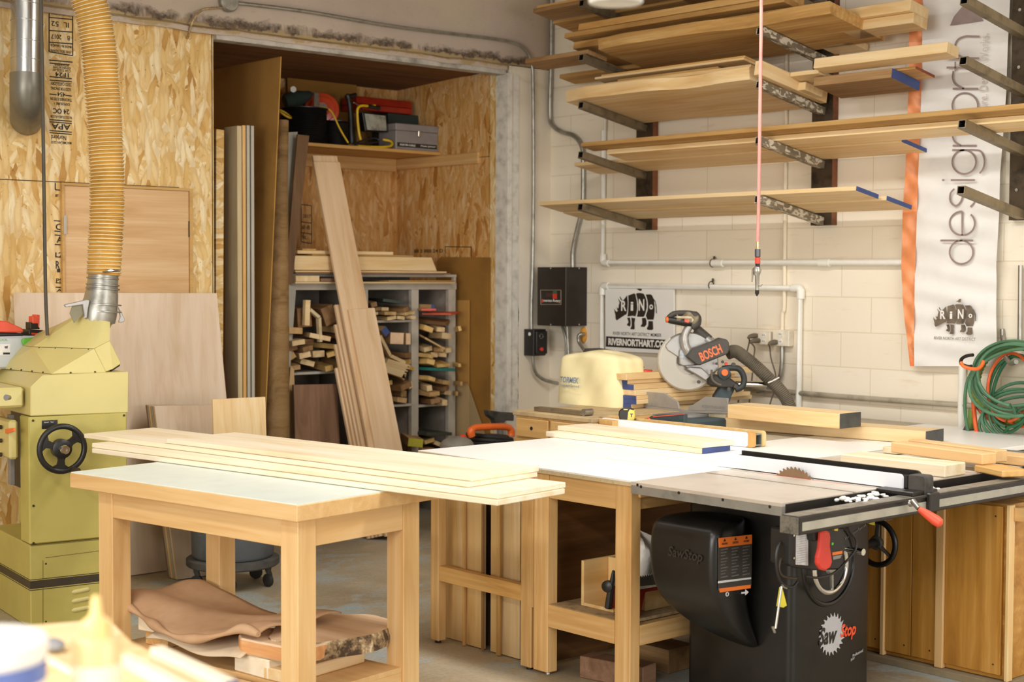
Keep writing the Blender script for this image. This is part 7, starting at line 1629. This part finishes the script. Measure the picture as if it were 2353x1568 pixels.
MB().tube(spline([r_(54, 765), r_(66, 770), r_(84, 773), (r_(92, 780) + V((0, -.05, 0)))], 5), .004, 6).build('cord', BLACK, ch)
bc = thing('battery_charger', 'small black battery charger with two red and black batteries', 'charger', on('Y', 7.06, 88, 772))
thick('charger_body', BLACK, [r_(*q) for q in ((67, 772), (67, 760), (70, 757), (106, 760), (108, 772))], (0, -1, 0), .10, bc, .004)
flat('charger_label', RED, [r_(72, 765), r_(86, 765.5), r_(86, 769.5), r_(72, 769)], (0, -1, 0), bc)
thick('battery', plain('warm_red_shell', '#e0573c', .4), [r_(*q) for q in ((75, 744), (75, 727), (83, 727), (83, 723), (92, 724), (91, 752), (88, 752), (87, 744))], (0, -1, 0), .05, bc, .003)
thick('battery_base', BLACK, [r_(*q) for q in ((70, 740), (76, 744), (88, 743), (88, 752), (92, 753), (92, 757), (70, 757))], (0, -1, 0), .06, bc, .003)

# ------------------------------------------------------------------ plywood leaning on the left wall, bin, offcut panels
VEN = wood('pale_pink_veneer', '#e0cab0', '#d0b494', '#e8d6c0', .6, .55, .03, .12)
TLp, TRp = on('Y', 7.602, 30, 673), on('Y', 7.602, 497, 674); BLp, BRp = V((TLp.x + .02, 7.50, .004)), V((TRp.x + .095, 7.50, .004))
o = panel('plywood_sheet', VEN, [TLp, TRp, BRp, BLp], V((0, -.006, 0)), xd=Z); tag(o, 'large smooth pinkish plywood sheet leaning under the access door', 'plywood')
def leaner(label, tl, tr, y_top, yb_, th, mat, xshift=.05, zb=.004, dz=0):
    a, b = on('Y', y_top, *tl), on('Y', y_top, *tr); o = panel('plywood_board', mat, [a, b, V((b.x + xshift, yb_, zb)), V((a.x + xshift, yb_, zb))], V((0, -th, 0)), xd=Z); return tag(o, label, 'board')
VG = wood('grey_veneer', '#cbb79c', '#b49c7c', None, .6, .6, .03, .15)
for k_, (lx, y_, lb, mt) in enumerate(((334, 7.44, 'rearmost', WALNUT), (337, 7.415, 'fourth from the front', GREYW), (341, 7.392, 'third from the front', PALE), (346, 7.369, 'second from the front', GREYW), (351, 7.346, 'front', VEN))):
    leaner('%s board of the row of leaning offcut boards behind the workbench' % lb, (lx, 931 + k_ * .5), (484 + k_, 931), y_, y_ - .10, .018, mt, .075)
leaner('small pale plywood board standing in front of the grey bin', (486, 918), (607, 912), 6.97, 6.93, .012, PALE, .0, zb=.205)
# bin on a wheeled dolly
bc_ = V((4.20, 6.93, 0)); GB = plain('dusty_grey_bin', '#5c6064', .65, wear=.25, scale=5)
bn_ = thing('rubbish_bin', 'round grey bin on a wheeled dolly behind the workbench', 'bin', bc_)
MB().lathe([(.0, .160), (.205, .160), (.215, .175), (.232, .73), (.246, .735), (.248, .758), (.234, .762), (.224, .758), (.205, .20), (.0, .19)], bc_, (0, 0, 1), 44, cap=False).build('bin_body', GB, bn_)
MB().lathe([(.0, .112), (.235, .112), (.245, .12), (.245, .15), (.235, .156), (.0, .156)], bc_, (0, 0, 1), 44, cap=False).build('dolly', plain('dusty_black_dolly', '#4a4844', .8, wear=.3), bn_)
for k_ in range(5):
    a = math.radians(20 + 72 * k_); p = bc_ + V((.195 * math.cos(a), .195 * math.sin(a), 0)); ca = thing('c', None, None, p); bpy.data.objects.remove(ca)
    w = MB().lathe([(.03, -.012), (.034, -.01), (.034, .01), (.03, .012)], p + Z * .035, (math.cos(a + 1), math.sin(a + 1), 0), 18).build('caster', RUBBER, bn_)
    MB().tube([p + Z * .112, p + Z * .085, p + V((.01, 0, .06)), p + V((.0, 0, .04))], [.02, .016, .015, .008], 8).build('caster_fork', DUSTY, w)

# ------------------------------------------------------------------ wet vacuum in front of the opening
vc = on('Y', 7.22, 1125, 1010); vx = V((vc.x, 7.22, 0))
va = thing('shop_vacuum', 'black shop vacuum with an orange carry handle by the opening', 'vacuum', vx)
MB().lathe([(.0, .06), (.17, .06), (.18, .10), (.19, .50), (.195, .52), (.185, .56), (.12, .635), (.0, .65)], vx, (0, 0, 1), 32, cap=False).build('tank', DUSTY, va)
Vp = lambda a, b, d_=0: on('Y', 7.10 - d_, a, b)
for k_ in range(4): MB().torus(vx + Z * (.575 + k_ * .018), (0.05 * k_, 0, 1), .165 - .008 * k_, .012, 36, 8).build('coiled_cord', RUBBER, va)
MB().tube(spline([Vp(1084, 1003), Vp(1082, 992), Vp(1090, 984), Vp(1105, 982), Vp(1130, 981), Vp(1155, 981), Vp(1170, 984), Vp(1175, 993), Vp(1174, 1003)], 5), [.024] * 8 + [.021] * 25 + [.024] * 8, 12).build('carry_handle', ORANGE, va)
MB().ell(Vp(1050, 1025), .11, .10, .06, 18, 10).build('motor_dome', plain('grey_plastic_dome', '#8a857a', .5, wear=.12), va); MB().ell(Vp(1063, 1006), .03, .02, .02, 10, 6).build('latch', RED, va)
vn = thing('vacuum_nozzle', 'black wide vacuum floor nozzle on a grey tube beside the drawer bench', 'nozzle', on('Y', 7.46, 1150, 980))
Nz = lambda a, b: on('Y', 7.46, a, b)
thick('nozzle_head', DUSTY, [Nz(*q) for q in ((1123, 943), (1130, 944), (1160, 948), (1182, 949), (1182, 968), (1163, 967), (1157, 978), (1142, 978), (1138, 965), (1126, 956))], (0, -1, 0), .06, vn, .006)
MB().tube([Nz(1150, 972), Nz(1150, 1000), V((Nz(1150, 1000).x, 7.46, .02))], .022, 14).build('tube', plain('grey_vac_tube', '#77736c', .5), vn)

# ------------------------------------------------------------------ bench close to the camera, out of focus
ZF = .985; fg = thing('near_bench', 'pale bench top close to the camera at the lower left', 'bench', on('Z', ZF, 100, 1600))
ft = lambda a, b: on('Z', ZF, a, b)
pts = [ft(-260, 1395), ft(30, 1440), ft(250, 1424), ft(300, 1475), ft(640, 1640), V((.55, .55, ZF)), V((-.6, 1.2, ZF))]
MB().prism(pts, Z * -.04).build('bench_top', PALE, fg, smooth=False); 
for a_ in ((.3, 1.2), (.95, 2.3)): MB().box((a_[0] - .04, a_[1] - .04, 0), (a_[0] + .04, a_[1] + .04, ZF - .041)).build('leg', FIR, fg, smooth=False)
def rad(px, py, w_px, z):   # place by pixel at the bench height
    return None
bd = 2.02; br = ray(222, 1500); bp = EYE + br * (bd / FPX); bt = V((bp.x, bp.y, ZF))
bo = thing('glue_bottle', 'blurry glue bottle with a pale nozzle on the near bench', 'bottle', bt)
GL = plain('glue_yellow_white', '#e6ca94', .35, wear=.02); zs = (EYE + ray(222, 1462) * (bd / FPX)).z
MB().lathe([(.030, .0), (.032, .004), (.032, zs - ZF - .012), (.029, zs - ZF - .003), (.014, zs - ZF + .004), (.013, zs - ZF + .006)], bt, (0, 0, 1), 32).build('bottle_body', GL, bo)
MB().lathe([(.020, zs - ZF), (.0195, zs - ZF + .020), (.013, zs - ZF + .024), (.008, zs - ZF + .030), (.0055, zs - ZF + .052), (.003, zs - ZF + .055)], bt, (0, 0, 1), 24).build('nozzle_cap', plain('pale_orange_cap', '#ecca86', .4, wear=.02), bo)
MB().lathe([(.0325, .03), (.0328, .03), (.0328, zs - ZF - .035), (.0325, zs - ZF - .035)], bt, (0, 0, 1), 32, cap=False).build('label_wrap', plain('cream_label', '#f0e6cf', .45, wear=.01), bo)
tdist = 1.95; tb_ = EYE + ray(22, 1500) * (tdist / FPX); tt = V((tb_.x, tb_.y, ZF)); zl = (EYE + ray(22, 1470) * (tdist / FPX)).z
tu = thing('white_tub', 'blurry white tub with a blue band on the near bench', 'tub', tt)
tt = tt - V((.7466, -.665, 0)) * .035
MB().lathe([(.070, 0), (.074, .004), (.078, zl - ZF - .02), (.0, zl - ZF - .018)], tt, (0, 0, 1), 40, cap=False).build('tub_body', plain('tub_white', '#eceae8', .4, wear=.01), tu)
MB().lathe([(.081, zl - ZF - .022), (.082, zl - ZF - .002), (.078, zl - ZF + .002), (.0, zl - ZF + .002)], tt, (0, 0, 1), 40, cap=False).build('tub_lid', plain('tub_white', '#eceae8', .4, wear=.01), tu)
MB().lathe([(.0785, zl - ZF - .052), (.0795, zl - ZF - .052), (.0798, zl - ZF - .028), (.0788, zl - ZF - .028)], tt, (0, 0, 1), 40, cap=False).build('blue_band', plain('soft_blue', '#5a70b4', .4), tu)
def near(label, a, b, wid, th, z, mat, cap=None):
    A, B = on('Z', z, *a), on('Z', z, *b); d_ = _n(B - A); w = V((-d_.y, d_.x, 0)); o = bar('blurred_strip', mat, A, B - A, w * wid, Z * -th, bevel=.001); tag(o, label, 'strip')
    if cap: endcap(o, cap, A, w * wid, Z * -th, A - B, .006)
near('blurry cream wood strip with a blue end on the near bench', (545, 1562), (372, 1483), .022, .03, ZF + .031, CREAM, BLUEPAINT)
near('blurry cream wood strip left of the blue ended one on the near bench', (452, 1578), (300, 1500), .02, .022, ZF + .023, CREAM, plain('grey_blue_end', '#8a8ea0', .6))
tag(MB().ell(on('Z', ZF + .012, 122, 1482), .018, .03, .011, 12, 8).build('grey_putty_lump', plain('grey_rag', '#8e8e90', .8)), 'small blurry grey lump between the tub and the glue bottle', 'rag')
near('blurry pale lath on the near bench beside the tub', (215, 1560), (105, 1500), .012, .010, ZF + .011, CREAM)
# lamp shade rim just dipping into view at the top
sh = thing('pendant_shade', 'white shade of a hanging lamp dipping into the top edge above the rack', 'lamp', EYE + ray(1415, 0) * (3.0 / FPX))
c0 = EYE + ray(1415, 8) * (3.0 / FPX)
MB().lathe([(.052, .0), (.054, .004), (.046, .05), (.02, .09), (.012, .12)], c0, (0, 0, 1), 28).build('shade', plain('shade_white', '#d9d6d0', .5), sh)
MB().cyl(c0 + Z * .12, V((c0.x, c0.y, 4.6)), .004, 6).build('suspension_cord', BLACK, sh)
